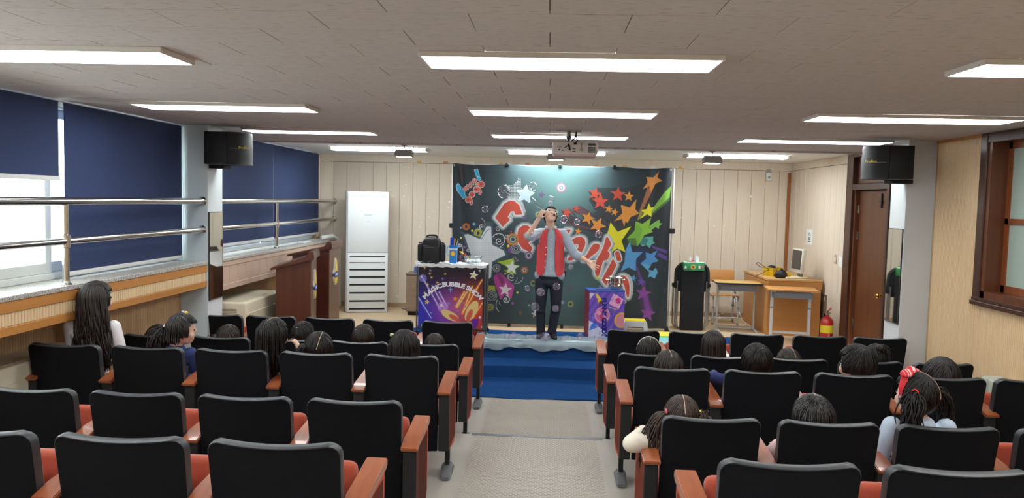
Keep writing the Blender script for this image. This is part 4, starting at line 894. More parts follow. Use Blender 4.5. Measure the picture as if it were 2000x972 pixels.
# ---- school desks
def desk(loc, rz, lab, mtop, mleg, sq, edge):
    t = thing('school_desk', lab, 'desk', loc, rz)
    bm = BM(); bx(bm, -0.32, 0.32, -0.22, 0.22, 0.685, 0.705, 0.006, 2); obj('desk_top', bm, mtop, t)
    bm = BM()
    for q in ((-0.322, 0.322, -0.224, -0.214), (-0.322, 0.322, 0.214, 0.224), (-0.324, -0.314, -0.22, 0.22), (0.314, 0.324, -0.22, 0.22)): bx(bm, q[0], q[1], q[2], q[3], 0.682, 0.7035, 0.003, 1)
    obj('edge_band', bm, edge, t, smooth=False)
    m_tray = mat('tray_grey', '6f7175', 0.5)
    bm = BM(); bx(bm, -0.25, 0.25, -0.17, 0.19, 0.585, 0.59); bx(bm, -0.25, -0.244, -0.17, 0.19, 0.59, 0.684); bx(bm, 0.244, 0.25, -0.17, 0.19, 0.59, 0.684); bx(bm, -0.25, 0.25, -0.17, -0.164, 0.59, 0.684); obj('book_tray', bm, m_tray, t, smooth=False)
    for s in (-1, 1):
        if sq:
            bm = BM(); bx(bm, s * 0.24 - 0.016, s * 0.24 + 0.016, -0.03, 0.03, 0.03, 0.665); l = obj('leg', bm, mleg, t, smooth=False)
            bm = BM(); bx(bm, s * 0.24 - 0.022, s * 0.24 + 0.022, -0.036, 0.036, 0.43, 0.455); obj('leg_clamp', bm, mat('clamp_grey', '8d8f90', 0.4), l, smooth=False)
            bm = BM(); bx(bm, s * 0.24 - 0.018, s * 0.24 + 0.018, -0.21, 0.21, 0.0, 0.03, 0.004, 1); obj('foot_bar', bm, mleg, t, smooth=False)
            bm = BM(); bx(bm, s * 0.24 - 0.016, s * 0.24 + 0.016, -0.19, 0.19, 0.665, 0.685); obj('top_bar', bm, mleg, t, smooth=False)
        else:
            bm = BM(); tube(bm, [(s * 0.26, 0.17, 0.66), (s * 0.26, 0.08, 0.665), (s * 0.26, 0.04, 0.64), (s * 0.26, 0.03, 0.58), (s * 0.26, 0.03, 0.03)], 0.015, 10); obj('leg', bm, mleg, t)
            bm = BM(); tube(bm, [(s * 0.26, -0.20, 0.018), (s * 0.26, 0.20, 0.018)], 0.016, 10); obj('foot_bar', bm, mleg, t)
            bm = BM(); tube(bm, [(s * 0.26, -0.18, 0.675), (s * 0.26, 0.17, 0.67)], 0.012, 8); obj('top_bar', bm, mleg, t)
    bm = BM()
    if sq: bx(bm, -0.24, 0.24, 0.0, 0.03, 0.09, 0.12)
    else: tube(bm, [(-0.26, 0.12, 0.018), (0.0, 0.13, 0.018), (0.26, 0.12, 0.018)], 0.013, 8)
    obj('stretcher', bm, mleg, t)
    for s in (-0.03, 0.05):
        bm = BM(); tube(bm, [(0.325, s, 0.68), (0.345, s, 0.66), (0.34, s, 0.63), (0.33, s, 0.64)], 0.004, 6); obj('bag_hook', bm, m_alu, t)
    return t
m_dt1 = mat('desk_top_yellow', 'c9a05c', 0.4, var=0.3, vscale=(3, 20, 20), col2='b48a48'); m_dt2 = mat('desk_top_orange', 'c98f52', 0.4, var=0.3, vscale=(3, 20, 20), col2='b47a40')
desk((2.70, 11.10, STAGE), math.radians(-4), 'school desk with black edged top and round grey legs beside the console', m_dt1, m_leg, False, m_black)
desk((3.25, 10.40, STAGE), math.radians(-8), 'school desk with white square legs in front of the wooden console', m_dt2, mat('leg_white_paint', 'cfd0d0', 0.4), True, m_dt2)

# ---- wooden console, monitor, baskets
t = thing('console_cabinet', 'wide honey-coloured wooden console carrying the monitor in the corner', 'cabinet', (3.41, 11.42, STAGE))
m_con = mat('console_wood', 'c2864a', 0.4, var=0.35, vscale=(2, 2, 20), col2='a97238'); m_cont = mat('console_top', 'c59a68', 0.4, var=0.3, vscale=(3, 20, 20), col2='b08655')
bm = BM(); bx(bm, -0.36, 0.36, -0.66, 0.66, 0.0, 0.76, 0.003, 1); obj('console_body', bm, m_con, t, smooth=False)
bm = BM(); bx(bm, -0.375, 0.375, -0.675, 0.675, 0.76, 0.79, 0.004, 1); obj('console_top', bm, m_cont, t, smooth=False)
bm = BM(); bx(bm, -0.37, 0.37, -0.672, -0.66, 0.66, 0.758, 0.002, 1); obj('apron_board', bm, m_con, t, smooth=False)
for k in range(2):
    bm = BM(); bx(bm, -0.366, -0.36, -0.65 + k * 0.65, -0.01 + k * 0.65, 0.05, 0.75, 0.002, 1); obj('side_panel', bm, m_con, t, smooth=False)
CT = STAGE + 0.79
t = thing('computer_monitor', 'old silver computer monitor standing on the wooden console', 'monitor', (3.52, 10.98, CT), math.radians(-86))
m_sil = mat('monitor_silver', 'cfcbc0', 0.4)
bm = BM(); lathe(bm, [(0, 0), (0.13, 0), (0.135, 0.012), (0.12, 0.022), (0, 0.024)], 28); obj('monitor_base', bm, mat('monitor_cream', 'd6cfae', 0.4), t)
bm = BM(); bx(bm, -0.045, 0.045, -0.0, 0.05, 0.02, 0.12, 0.01, 2); obj('neck', bm, mat('monitor_neck', '77746c', 0.4), t)
bm = BM(); box(bm, (0, -0.005, 0.245), (0.36, 0.055, 0.34), (-0.06, 0, 0), 0.012, 2); mb = obj('monitor_case', bm, m_sil, t)
bm = BM(); box(bm, (0, -0.0345, 0.262), (0.315, 0.006, 0.265), (-0.06, 0, 0)); obj('screen', bm, mat('screen_dark', '2e2b29', 0.18), mb, smooth=False)
bm = BM(); box(bm, (0.07, -0.027, 0.10), (0.10, 0.006, 0.016), (-0.06, 0, 0)); obj('button_strip', bm, mat('button_grey', '8e8c86', 0.4), mb, smooth=False)
def basket(loc, sx, sy, sz, lab, rz):
    t = thing('wire_basket', lab, 'basket', loc, rz); m_y = mat('basket_yellow', 'dcb30f', 0.45)
    bm = BM(); bx(bm, -sx, sx, -sy, sy, 0, 0.006); obj('basket_floor', bm, m_y, t, smooth=False)
    bm = BM()
    for k in range(5):
        z_ = 0.006 + k * sz / 4; f = 1 + 0.08 * k / 4
        for q in ((-sx * f, sx * f, -sy * f, -sy * f + 0.004), (-sx * f, sx * f, sy * f - 0.004, sy * f), (-sx * f, -sx * f + 0.004, -sy * f, sy * f), (sx * f - 0.004, sx * f, -sy * f, sy * f)): bx(bm, q[0], q[1], q[2], q[3], z_, z_ + sz / 4 * (0.62 if k < 4 else 0.3))
    for k in range(7):
        a = -1 + 2 * k / 6
        for s in (-1, 1): bx(bm, a * sx * 0.98 - 0.004, a * sx * 0.98 + 0.004, s * sy * 1.05 - 0.003, s * sy * 1.05 + 0.003, 0, sz)
        for s in (-1, 1): bx(bm, s * sx * 1.05 - 0.003, s * sx * 1.05 + 0.003, a * sy * 0.98 - 0.004, a * sy * 0.98 + 0.004, 0, sz)
    obj('basket_wall', bm, m_y, t, smooth=False)
    return t
bk = basket((3.24, 11.22, CT), 0.10, 0.09, 0.11, 'yellow plastic basket full of cables and black adapters on the console', 0.5)
bm = BM(); rr_ = random.Random(11)
for k in range(6):
    p = (rr_.uniform(-0.06, 0.06), rr_.uniform(-0.05, 0.05), 0.085 + 0.05 * rr_.random()); box(bm, p, (0.09, 0.04, 0.035), (rr_.uniform(-0.6, 0.6), rr_.uniform(-0.5, 0.5), rr_.uniform(0, 3)), 0.006, 1)
tag(obj('adapter_pile', bm, m_black), 'pile of black power adapters heaped in the yellow basket', 'adapters').location = bk.location
bm = BM(); tube(bm, [(-0.05, 0, 0.10), (-0.15, -0.02, 0.14), (-0.22, 0.0, 0.19), (-0.24, 0.05, 0.17), (-0.17, 0.06, 0.12), (-0.10, 0.02, 0.11)], 0.005, 6); tube(bm, [(-0.08, -0.08, 0.10), (-0.2, -0.08, 0.03), (-0.27, -0.1, 0.006)], 0.005, 6)
o = tag(obj('loose_cable', bm, mat('cable_brown', '43302a', 0.6)), 'thin dark cable looping out of the yellow basket', 'cable'); o.location = bk.location
bk2 = basket((3.33, 11.0, CT), 0.07, 0.05, 0.06, 'small low yellow basket in front of the monitor', 0.3)
t = thing('cable_bag', 'crumpled black bag lying on the console before the monitor', 'bag', (3.25, 10.90, CT))
bm = BM(); sph(bm, (0, 0, 0.05), (0.085, 0.06, 0.06), 16, 10)
for v in bm.verts: v.co += v.co.normalized() * 0.018 * math.sin(v.co.x * 70 + v.co.z * 50) * math.cos(v.co.y * 60); v.co.z = max(v.co.z, 0.0)
obj('bag_body', bm, m_black, t)
bm = BM(); box(bm, (0.01, 0, 0.115), (0.03, 0.03, 0.05), (0.3, 0.2, 0), 0.008, 2); obj('bag_knot', bm, m_black, t)
bm = BM(); box(bm, (3.38, 10.82, CT + 0.012), (0.16, 0.06, 0.022), (0, 0, 0.2), 0.008, 2); tag(obj('telephone_handset', bm, MATS['monitor_cream']), 'flat cream handset lying on the console edge before the monitor', 'handset')
# cord from the outlet over the floor to the camp bed
bm = BM(); tube(bm, [(2.98, YB - 0.02, 0.68), (2.95, 12.2, 0.60), (2.78, 12.0, 0.52), (2.60, 11.9, 0.46), (2.45, 11.78, 0.41), (2.28, 11.62, 0.382), (2.12, 11.5, 0.381)], 0.006, 8); tube(bm, [(2.98, YB - 0.02, 0.76), (2.99, 12.25, 0.65), (3.0, 12.1, 0.5), (3.01, 11.95, 0.40), (3.01, 11.5, 0.382)], 0.005, 8)
tag(obj('power_cord', bm, m_plast), 'white power cord running from the outlet under the school chair', 'cord')
bm = BM(); tube(bm, [(-2.35, 12.2, 0.382), (-2.25, 12.1, 0.381), (-2.15, 12.18, 0.381), (-2.2, 12.28, 0.381), (-2.32, 12.22, 0.383), (-2.28, 12.12, 0.384), (-2.05, 12.15, 0.381)], 0.006, 8)
tag(obj('floor_cable', bm, mat('cable_grey', '6f6a63', 0.6)), 'coiled grey cable on the floor beside the air conditioner', 'cable')
# rainbow play mat between the front seats
t = thing('play_mat', 'yellow and green foam play mat on the stage at the foot of the backdrop', 'mat', (1.66, 10.1, STAGE + 0.012))
for k, (cc, ya, yb) in enumerate((('mat_yellow', 0.10, 0.45), ('mat_green', 0.02, 0.10), ('mat_aqua', -0.42, 0.02))):
    bm = BM(); bx(bm, -0.26, 0.26, ya, yb, 0, 0.03 if k == 0 else 0.026, 0.008, 2); obj('mat_panel', bm, mat(cc, ('e6d548', '54b04a', '7fc4c9')[k], 0.6), t)
# silver cloth strip across the stage edge
def cloth_strip():
    rows = [(10.02, STAGE + 0.014), (9.95, STAGE + 0.016), (9.85, STAGE + 0.015), (9.76, STAGE + 0.016), (9.69, STAGE + 0.018), (9.645, STAGE + 0.01), (9.636, STAGE - 0.04), (9.634, STAGE - 0.085)]
    V = []; Fc = []; nx = 120; ny = len(rows); rr_ = random.Random(5); ph = [rr_.uniform(0, 6) for _ in range(8)]
    for s in (0, 1):
        for j, (y, z) in enumerate(rows):
            for i in range(nx + 1):
                x = -0.90 + 1.72 * i / nx
                w1 = 0.010 * abs(math.sin(x * 13 + j * 0.9 + ph[0])) + 0.012 * abs(math.sin(x * 5.3 - j * 0.5 + ph[1])) + 0.006 * math.sin(x * 31 + j * 2)
                if x < -0.76: w1 += 0.05 * abs(math.sin((x + 0.9) * 40 + j)) * min(1, (-0.76 - x) / 0.06)
                e = 0.02 * math.sin(x * 9 + ph[2]) + 0.012 * math.sin(x * 23)
                if j < 5: V.append((x, y + (e if j == 0 else 0), z + max(w1, 0) - 0.003 * s))
                else: V.append((x, y - abs(w1) * 0.6 + 0.003 * s, z + (e if j == ny - 1 else 0)))
    n1 = ny * (nx + 1)
    for s in (0, 1):
        for j in range(ny - 1):
            for i in range(nx):
                a = s * n1 + j * (nx + 1) + i; f = (a, a + nx + 1, a + nx + 2, a + 1); Fc.append(f if s == 0 else f[::-1])
    o = pydata('silver_cloth', V, Fc, mat('silver_cloth', '8f9fa6', 0.4, metal=0.25, var=0.3, vscale=(6, 20, 6)), smooth=True)
    return tag(o, 'crumpled silver-grey cloth strip laid over the blue stage carpet', 'cloth')
cloth_strip()
# ================================================================ PRINTED THINGS
def proj_np(P):
    """world points (n,3) -> photo pixel coordinates, used to lay the flat print out on its cloth"""
    c = (P - np.array([0, 0, CAMZ])) @ CM.T
    return np.stack([CX + F * c[:, 0] / -c[:, 2], CY - F * c[:, 1] / -c[:, 2]], 1)
class Canvas:
    """small software painter for flat print; coordinates in photo pixels, colours sRGB 0..255"""
    def __init__(s, x0, y0, x1, y1, sc=4, gain=0.97):
        s.gain = gain
        s.x0, s.y0, s.sc = x0, y0, sc; s.w = int((x1 - x0) * sc); s.h = int((y1 - y0) * sc); s.a = np.zeros((s.h, s.w, 3), np.float32)
    def _win(s, x0, y0, x1, y1):
        i0 = max(0, int((x0 - s.x0) * s.sc) - 2); i1 = min(s.w, int((x1 - s.x0) * s.sc) + 3); j0 = max(0, int((y0 - s.y0) * s.sc) - 2); j1 = min(s.h, int((y1 - s.y0) * s.sc) + 3)
        if i1 <= i0 or j1 <= j0: return None
        X, Y = np.meshgrid(s.x0 + (np.arange(i0, i1) + 0.5) / s.sc, s.y0 + (np.arange(j0, j1) + 0.5) / s.sc)
        return i0, i1, j0, j1, X, Y
    def _mix(s, W, al, col):
        i0, i1, j0, j1 = W[:4]; v = s.a[j0:j1, i0:i1]; c = np.array(col, np.float32)
        v[...] = v * (1 - al[..., None]) + c * al[..., None]
    def full(s, fn):
        X, Y = np.meshgrid(s.x0 + (np.arange(s.w) + 0.5) / s.sc, s.y0 + (np.arange(s.h) + 0.5) / s.sc); s.a[...] = fn(X, Y)
    def inside(s, pts, X, Y):
        r = np.zeros(X.shape, bool); n = len(pts)
        for k in range(n):
            (xa, ya), (xb, yb) = pts[k], pts[(k + 1) % n]
            if ya == yb: continue
            r ^= ((ya > Y) != (yb > Y)) & (X < (xb - xa) * (Y - ya) / (yb - ya) + xa)
        return r
    def poly(s, pts, col, al=1.0, grad=None):
        xs = [p[0] for p in pts]; ys = [p[1] for p in pts]; W = s._win(min(xs), min(ys), max(xs), max(ys))
        if W is None: return
        m = s.inside(pts, W[4], W[5]).astype(np.float32) * al
        if grad:
            (gx0, gy0), (gx1, gy1), c2 = grad; d2 = (gx1 - gx0) ** 2 + (gy1 - gy0) ** 2
            tt = np.clip(((W[4] - gx0) * (gx1 - gx0) + (W[5] - gy0) * (gy1 - gy0)) / d2, 0, 1)[..., None]
            i0, i1, j0, j1 = W[:4]; v = s.a[j0:j1, i0:i1]; cc = np.array(col, np.float32) * (1 - tt) + np.array(c2, np.float32) * tt; v[...] = v * (1 - m[..., None]) + cc * m[..., None]
        else: s._mix(W, m, col)
    def _dist(s, pts, X, Y):
        D = np.full(X.shape, 1e9, np.float32)
        for (xa, ya), (xb, yb) in zip(pts, pts[1:]):
            dx, dy = xb - xa, yb - ya; L = dx * dx + dy * dy + 1e-9; tt = np.clip(((X - xa) * dx + (Y - ya) * dy) / L, 0, 1)
            D = np.minimum(D, np.hypot(X - xa - tt * dx, Y - ya - tt * dy))
        return D
    def line(s, pts, w, col, al=1.0, soft=0.0):
        xs = [p[0] for p in pts]; ys = [p[1] for p in pts]; e = w + soft; W = s._win(min(xs) - e, min(ys) - e, max(xs) + e, max(ys) + e)
        if W is None: return
        D = s._dist(pts, W[4], W[5]); m = np.clip((w / 2 + soft - D) / max(soft, 0.25), 0, 1) * al; s._mix(W, m, col)
    def disc(s, c, r, col, al=1.0, soft=0.25, r0=0.0, ex=1.0):
        W = s._win(c[0] - r - soft, c[1] - r - soft, c[0] + r + soft, c[1] + r + soft)
        if W is None: return
        D = np.hypot((W[4] - c[0]) / ex, W[5] - c[1]); m = np.clip((r - D) / soft + 0.5, 0, 1) * al
        if r0 > 0: m = m * np.clip((D - r0) / 0.25 + 0.5, 0, 1)
        s._mix(W, m, col)
    def shape(s, pts, col, out=(225, 228, 230), w=3.0, soft=1.0):
        s.line(list(pts) + [pts[0]], w, out, 1.0, soft); s.poly(pts, col)
    def star(s, c, r, col, rot=0.0, inner=0.42, al=1.0, grad=None, out=None, w=1.5):
        pts = [(c[0] + (r if k % 2 == 0 else r * inner) * math.sin(rot + math.pi * k / 5), c[1] - (r if k % 2 == 0 else r * inner) * math.cos(rot + math.pi * k / 5)) for k in range(10)]
        if out: s.line(pts + [pts[0]], w, out, 1.0, 0.4)
        s.poly(pts, col, al, grad)
    def rings(s, c, spec):
        for r, col in spec: s.disc(c, r, col)
    def spiral(s, c, r, turns, w, col, ph=0.0, sg=1):
        s.line([(c[0] + r * (1 - k / 40) * math.cos(ph + sg * turns * 2 * math.pi * k / 40), c[1] + r * (1 - k / 40) * math.sin(ph + sg * turns * 2 * math.pi * k / 40)) for k in range(38)], w, col, 1, 0.3)
    def sample(s, P):
        x = np.clip((P[:, 0] - s.x0) * s.sc - 0.5, 0, s.w - 2); y = np.clip((P[:, 1] - s.y0) * s.sc - 0.5, 0, s.h - 2)
        a = s.a
        b = (a + np.roll(a, 1, 0) + np.roll(a, -1, 0) + np.roll(a, 1, 1) + np.roll(a, -1, 1)) / 5
        i = x.astype(int); j = y.astype(int); fx = (x - i)[:, None]; fy = (y - j)[:, None]
        v = (b[j, i] * (1 - fx) + b[j, i + 1] * fx) * (1 - fy) + (b[j + 1, i] * (1 - fx) + b[j + 1, i + 1] * fx) * fy
        v = np.clip(v / 255 * s.gain, 0, 1); return np.where(v <= 0.04045, v / 12.92, ((v + 0.055) / 1.055) ** 2.4)
def printed_sheet(name, nx, nz, pos, canvas, m, parent, back=0.003):
    """dense closed sheet; pos(u, v) -> world-space point arrays; colours from the canvas stored per vertex"""
    u, v = np.meshgrid(np.linspace(0, 1, nx + 1), np.linspace(0, 1, nz + 1)); P = pos(u.ravel(), v.ravel()); n = len(P)
    col = canvas.sample(proj_np(pos(u.ravel(), v.ravel(), True)))
    i, j = np.meshgrid(np.arange(nx), np.arange(nz)); a = (j * (nx + 1) + i).ravel()
    q = np.stack([a, a + 1, a + nx + 2, a + nx + 1], 1)
    # plain back sheet with 4 corners of a coarse grid
    bu, bv = np.meshgrid(np.linspace(0, 1, 13), np.linspace(0, 1, 9)); B = pos(bu.ravel(), bv.ravel()) + np.array([0, back, 0])
    bi, bj = np.meshgrid(np.arange(12), np.arange(8)); b = n + (bj * 13 + bi).ravel(); qb = np.stack([b, b + 13, b + 14, b + 1], 1)
    V = np.concatenate([P, B]); Q = np.concatenate([q, qb])
    me = bpy.data.meshes.new(name); me.vertices.add(len(V)); me.vertices.foreach_set('co', V.astype(np.float32).ravel())
    me.loops.add(len(Q) * 4); me.loops.foreach_set('vertex_index', Q.astype(np.int32).ravel())
    me.polygons.add(len(Q)); me.polygons.foreach_set('loop_start', np.arange(0, len(Q) * 4, 4, dtype=np.int32)); me.polygons.foreach_set('loop_total', np.full(len(Q), 4, np.int32))
    me.update(calc_edges=True); me.polygons.foreach_set('use_smooth', np.ones(len(Q), bool))
    at = me.color_attributes.new('Col', 'FLOAT_COLOR', 'POINT'); cc = np.ones((len(V), 4), np.float32); cc[:n, :3] = col; cc[n:, :3] = 0.08; at.data.foreach_set('color', cc.ravel())
    me.materials.append(m); o = bpy.data.objects.new(name, me); C.objects.link(o)
    if parent is not None: o.parent = parent; o.matrix_parent_inverse = Matrix.Translation(-parent.location)
    return o

# ---- backdrop artwork
cv = Canvas(876, 312, 1322, 650, 4)
def bgfn(X, Y):
    dark = np.array([36, 47, 56.]); teal = np.array([108, 148, 148.]); low = np.array([86, 122, 122.])
    g = np.exp(-(((X - 1095) / 105) ** 2 + ((Y - 375) / 75) ** 2) * 0.9)[..., None]; h_ = np.exp(-(((X - 1100) / 95) ** 2 + ((Y - 560) / 85) ** 2) * 0.8)[..., None]
    r = dark + (teal - dark) * g; return r + (low - r) * np.clip(h_ * 0.95 - g * 0.6, 0, 1)
cv.full(bgfn)
A_ = lambda *q: [(870 + x / 4.86, 300 + y / 4.86) for x, y in q]; B_ = lambda *q: [(1090 + x / 4.86, 300 + y / 4.86) for x, y in q]
C_ = lambda *q: [(870 + x / 4.86, 480 + y / 4.86) for x, y in q]; D_ = lambda *q: [(1090 + x / 4.86, 480 + y / 4.86) for x, y in q]
E_ = lambda *q: [(1000 + x / 6.075, 380 + y / 6.075) for x, y in q]; L_ = lambda *q: [(880 + x / 9.72, 320 + y / 9.72) for x, y in q]
RED = (208, 84, 66); ORA = (224, 150, 62); YEL = (232, 226, 44); GRN = (140, 196, 66); BLU = (86, 156, 208); VIO = (134, 70, 160); DKG = (38, 42, 48); WH = (226, 232, 234); GR = (150, 158, 162)
# dark beams behind the stars on the right
cv.poly(B_((290, 440), (370, 320), (640, 330), (1060, 200), (1080, 900), (560, 900), (420, 640)), DKG, 0.55)
for q in (((300, 440), (360, 440), (600, 720), (560, 730)), ((395, 355), (430, 400), (640, 700), (600, 720)), ((330, 550), (360, 555), (490, 660), (470, 710)), ((100, 515), (130, 570), (330, 720), (300, 720)), ((185, 490), (215, 500), (470, 650), (440, 680)), ((20, 640), (120, 580), (460, 740), (440, 790)), ((500, 400), (560, 430), (640, 720), (600, 720))): cv.poly(B_(*q), (62, 60, 66), 0.8)
for q in (((125, 520), (190, 555), (260, 590), (140, 560)), ((25, 640), (300, 700), (290, 720), (60, 660)), ((200, 490), (300, 560), (240, 590), (160, 540))): cv.poly(B_(*q), (120, 74, 84), 0.8)
cv.poly(B_((850, 315), (895, 350), (810, 520), (765, 560)), (168, 108, 78)); cv.poly(B_((770, 560), (810, 520), (790, 600), (750, 640)), (150, 150, 70))
cv.poly(B_((1072, 305), (1062, 410), (900, 560), (862, 590), (900, 520), (1005, 370)), (132, 190, 74)); cv.poly(B_((1062, 410), (1060, 440), (890, 590), (870, 585)), (74, 110, 60))
for c, r, k, ro in (((350, 380), 66, RED, 0.25), ((400, 455), 84, RED, 0.05), ((568, 385), 76, RED, 0.08), ((82, 560), 58, RED, 0.3), ((172, 522), 38, RED, 0.25), ((672, 405), 52, ORA, 0.1), ((480, 525), 42, ORA, 0.2), ((537, 555), 42, ORA, 0.25), ((282, 612), 68, ORA, 0.35), ((375, 680), 84, ORA, 0.45), ((190, 738), 38, ORA, 0.2)):
    p = B_(c)[0]; cv.star((p[0] - r * 0.10 / 4.86, p[1] + r * 0.22 / 4.86), r / 4.86, (58, 50, 54), ro); cv.star(p, r / 4.86, k, ro)
cv.poly(B_((960, 165), (945, 228), (990, 255), (925, 285), (885, 365), (862, 310), (800, 338), (850, 270), (835, 220), (905, 225)), (222, 146, 74))
cv.poly(B_((742, 432), (732, 525), (770, 568), (690, 600), (632, 705), (605, 620), (530, 640), (610, 565), (595, 485), (680, 510)), ORA)
cv.poly(B_((860, 468), (880, 510), (918, 505), (885, 550), (888, 600), (845, 575), (775, 620), (815, 560), (785, 535), (840, 525)), YEL)
cv.poly(B_((640, 640), (700, 688), (690, 870), (650, 950), (600, 830)), (44, 62, 40)); cv.poly(B_((497, 650), (565, 740), (697, 688), (602, 825), (640, 935), (560, 900), (500, 940), (540, 850), (455, 800)), YEL)
cv.poly(B_((885, 605), (860, 700), (902, 742), (820, 770), (755, 878), (735, 800), (652, 805), (725, 730), (735, 640), (800, 665)), GRN); cv.poly(B_((735, 640), (800, 720), (755, 878), (690, 860), (652, 805), (725, 730)), (110, 170, 60), 0.6)
cv.poly(B_((860, 690), (930, 640), (965, 625), (962, 655), (990, 662), (960, 685), (955, 715), (925, 695), (880, 730)), (132, 192, 84))
cv.poly(B_((770, 850), (810, 790), (905, 785), (900, 830), (920, 845), (885, 865), (870, 897), (835, 865), (800, 880)), (96, 176, 168)); cv.poly(B_((770, 850), (810, 790), (860, 810), (830, 870)), (64, 130, 130))
cv.poly(D_((885, -5), (1035, 42), (1035, 75), (900, 22)), (96, 70, 150)); cv.poly(D_((950, 62), (1035, 100), (1035, 140), (935, 90)), (96, 70, 150))
cv.poly(D_((745, 0), (860, 30), (870, 200), (740, 190)), (34, 52, 90), 0.8)
cv.poly(D_((680, -45), (705, 60), (805, 55), (740, 125), (738, 238), (668, 205), (592, 243), (630, 150), (640, 40)), BLU); cv.poly(D_((945, 40), (915, 100), (955, 145), (895, 160), (855, 225), (840, 175), (780, 165), (835, 120), (830, 60), (880, 75)), (78, 146, 206))
cv.poly(D_((780, 165), (840, 175), (930, 210), (945, 250), (915, 310), (880, 290), (850, 300), (865, 250)), (96, 168, 212)); cv.poly(D_((855, 225), (895, 170), (925, 205), (900, 235)), DKG); cv.star(D_((715, 305))[0], 7, BLU, 0.3)
for q in (((742, 170), (800, 312), (772, 322), (738, 210)), ((790, 340), (825, 330), (900, 620), (800, 640)), ((760, 480), (800, 470), (840, 590), (780, 600))): cv.poly(D_(*q), (110, 66, 150), 0.75)
for q in (((755, 510), (800, 490), (820, 590), (780, 605)), ((800, 370), (850, 360), (880, 590), (840, 600))): cv.poly(D_(*q), DKG, 0.5)
cv.star(D_((788, 340))[0], 9, (108, 78, 178), 0.2); cv.star(D_((808, 450))[0], 16, (140, 72, 162), 0.15); cv.star(D_((850, 640))[0], 16.5, (140, 72, 162), 0.15); cv.poly(D_((815, 470), (850, 470), (880, 620), (835, 620)), (130, 68, 158), 0.9)
# graffiti word: white blurred halo, grey side, red face
def chaikin(pts, it=2):
    for _ in range(it): pts = [q for a, b in zip(pts, pts[1:] + pts[:1]) for q in ((a[0] * 0.75 + b[0] * 0.25, a[1] * 0.75 + b[1] * 0.25), (a[0] * 0.25 + b[0] * 0.75, a[1] * 0.25 + b[1] * 0.75))]
    return pts
Q_ = lambda *q: chaikin([(860 + x / 3.336, 430 + y / 3.336) for x, y in q])
def letter(pts, dx=4.0, dy=-3.0):
    cv.line(pts + [pts[0]], 7.5, (196, 206, 208), 0.9, 4.0); cv.poly([(p[0] + dx, p[1] + dy) for p in pts], (186, 192, 198)); cv.line(pts + [pts[0]], 3.2, WH, 1, 0.8)
    cv.poly(pts, RED)
letter(A_((470, 605), (560, 470), (610, 445), (655, 448), (700, 485), (732, 578), (662, 580), (650, 545), (622, 547), (592, 600), (614, 628), (580, 658), (545, 695)), 7, -5)
letter([(1010.5, 455), (1013, 446), (1021, 440), (1030, 440), (1040, 446), (1045, 455), (1040, 465), (1032, 474), (1040, 484), (1036, 493), (1020, 485), (1013, 474)]); cv.poly([(1022, 458), (1026, 454), (1029, 458), (1025, 468)], (160, 168, 172))
letter(E_((640, 415), (700, 415), (650, 500), (700, 540), (640, 640), (610, 560)))
letter(Q_((832, 165), (838, 148), (866, 118), (906, 103), (940, 116), (948, 150), (932, 192), (903, 232), (860, 262), (820, 262), (845, 235), (885, 200), (905, 165), (888, 150), (868, 166), (852, 195)))
letter(Q_((925, 262), (932, 248), (962, 214), (984, 166), (1010, 148), (1042, 158), (1038, 186), (1010, 217), (985, 232), (955, 262)))
letter(Q_((1080, 105), (1090, 105), (1116, 150), (1112, 165), (1086, 200), (1108, 214), (1090, 262), (1062, 258), (1050, 302), (1032, 370), (1022, 368), (1006, 345), (1010, 285), (1022, 248), (1058, 190)))
letter(D_((520, 120), (557, 180), (456, 376), (414, 320))); cv.line(D_((562, 72), (578, 125)), 12.5, WH, 1, 1.0); cv.line(D_((562, 72), (578, 125)), 9.0, RED, 1, 0.4)
letter(Q_((1162, 368), (1190, 354), (1218, 374), (1232, 412), (1234, 462), (1226, 512), (1210, 484), (1204, 440), (1186, 402), (1168, 394)), 7, -3); cv.shape(D_((615, 500), (642, 530), (615, 555)), RED, WH, 2.0)
cv.star(D_((372, 300))[0], 6, (200, 210, 90), 0.5)
# blue F, red letters and exclamation mark of the corner logo
cv.shape(L_((142, 372), (112, 425), (130, 505), (242, 658), (292, 612), (255, 562), (268, 540), (248, 498), (205, 488), (188, 468), (196, 436)), (44, 178, 232), (214, 234, 242), 1.6, 0.3)
def lstroke(pts, w=2.0):
    cv.line(L_(*pts), w + 1.6, (220, 214, 214), 1, 0.3)
def lface(pts, w=2.0): cv.line(L_(*pts), w, (212, 92, 80), 1, 0.2)
unny = [[(240, 462), (262, 500), (288, 500), (300, 480), (282, 440)], [(330, 478), (308, 432), (322, 402), (352, 405), (374, 445)], [(398, 428), (368, 385), (378, 352), (406, 350), (434, 388)], [(430, 305), (452, 342), (482, 332)], [(458, 285), (508, 375), (488, 388)]]
for q in unny: lstroke(q)
for c, r in (((335, 680), 46), ((408, 580), 46), ((492, 482), 46), ((580, 388), 52)): cv.disc(L_(c)[0], (r + 16) / 9.72, (220, 214, 214))
tails = [[(378, 655), (402, 700), (402, 735), (388, 760)], [(535, 455), (568, 510), (572, 545), (555, 565)]]
for q in tails: lstroke(q, 3.0)
for q in unny: lface(q)
for c, r in (((335, 680), 46), ((408, 580), 46), ((492, 482), 46), ((580, 388), 52)): cv.disc(L_(c)[0], r / 9.72 + 0.6, (212, 92, 80)); cv.disc(L_(c)[0], 1.3, (42, 52, 60))
for q in tails: lface(q, 3.0)
cv.shape(L_((455, 112), (514, 102), (548, 230), (496, 240)), (44, 178, 232), (214, 234, 242), 1.4, 0.3); cv.disc(L_((535, 278))[0], 4.2, (214, 234, 242)); cv.disc(L_((535, 278))[0], 3.3, (44, 178, 232))
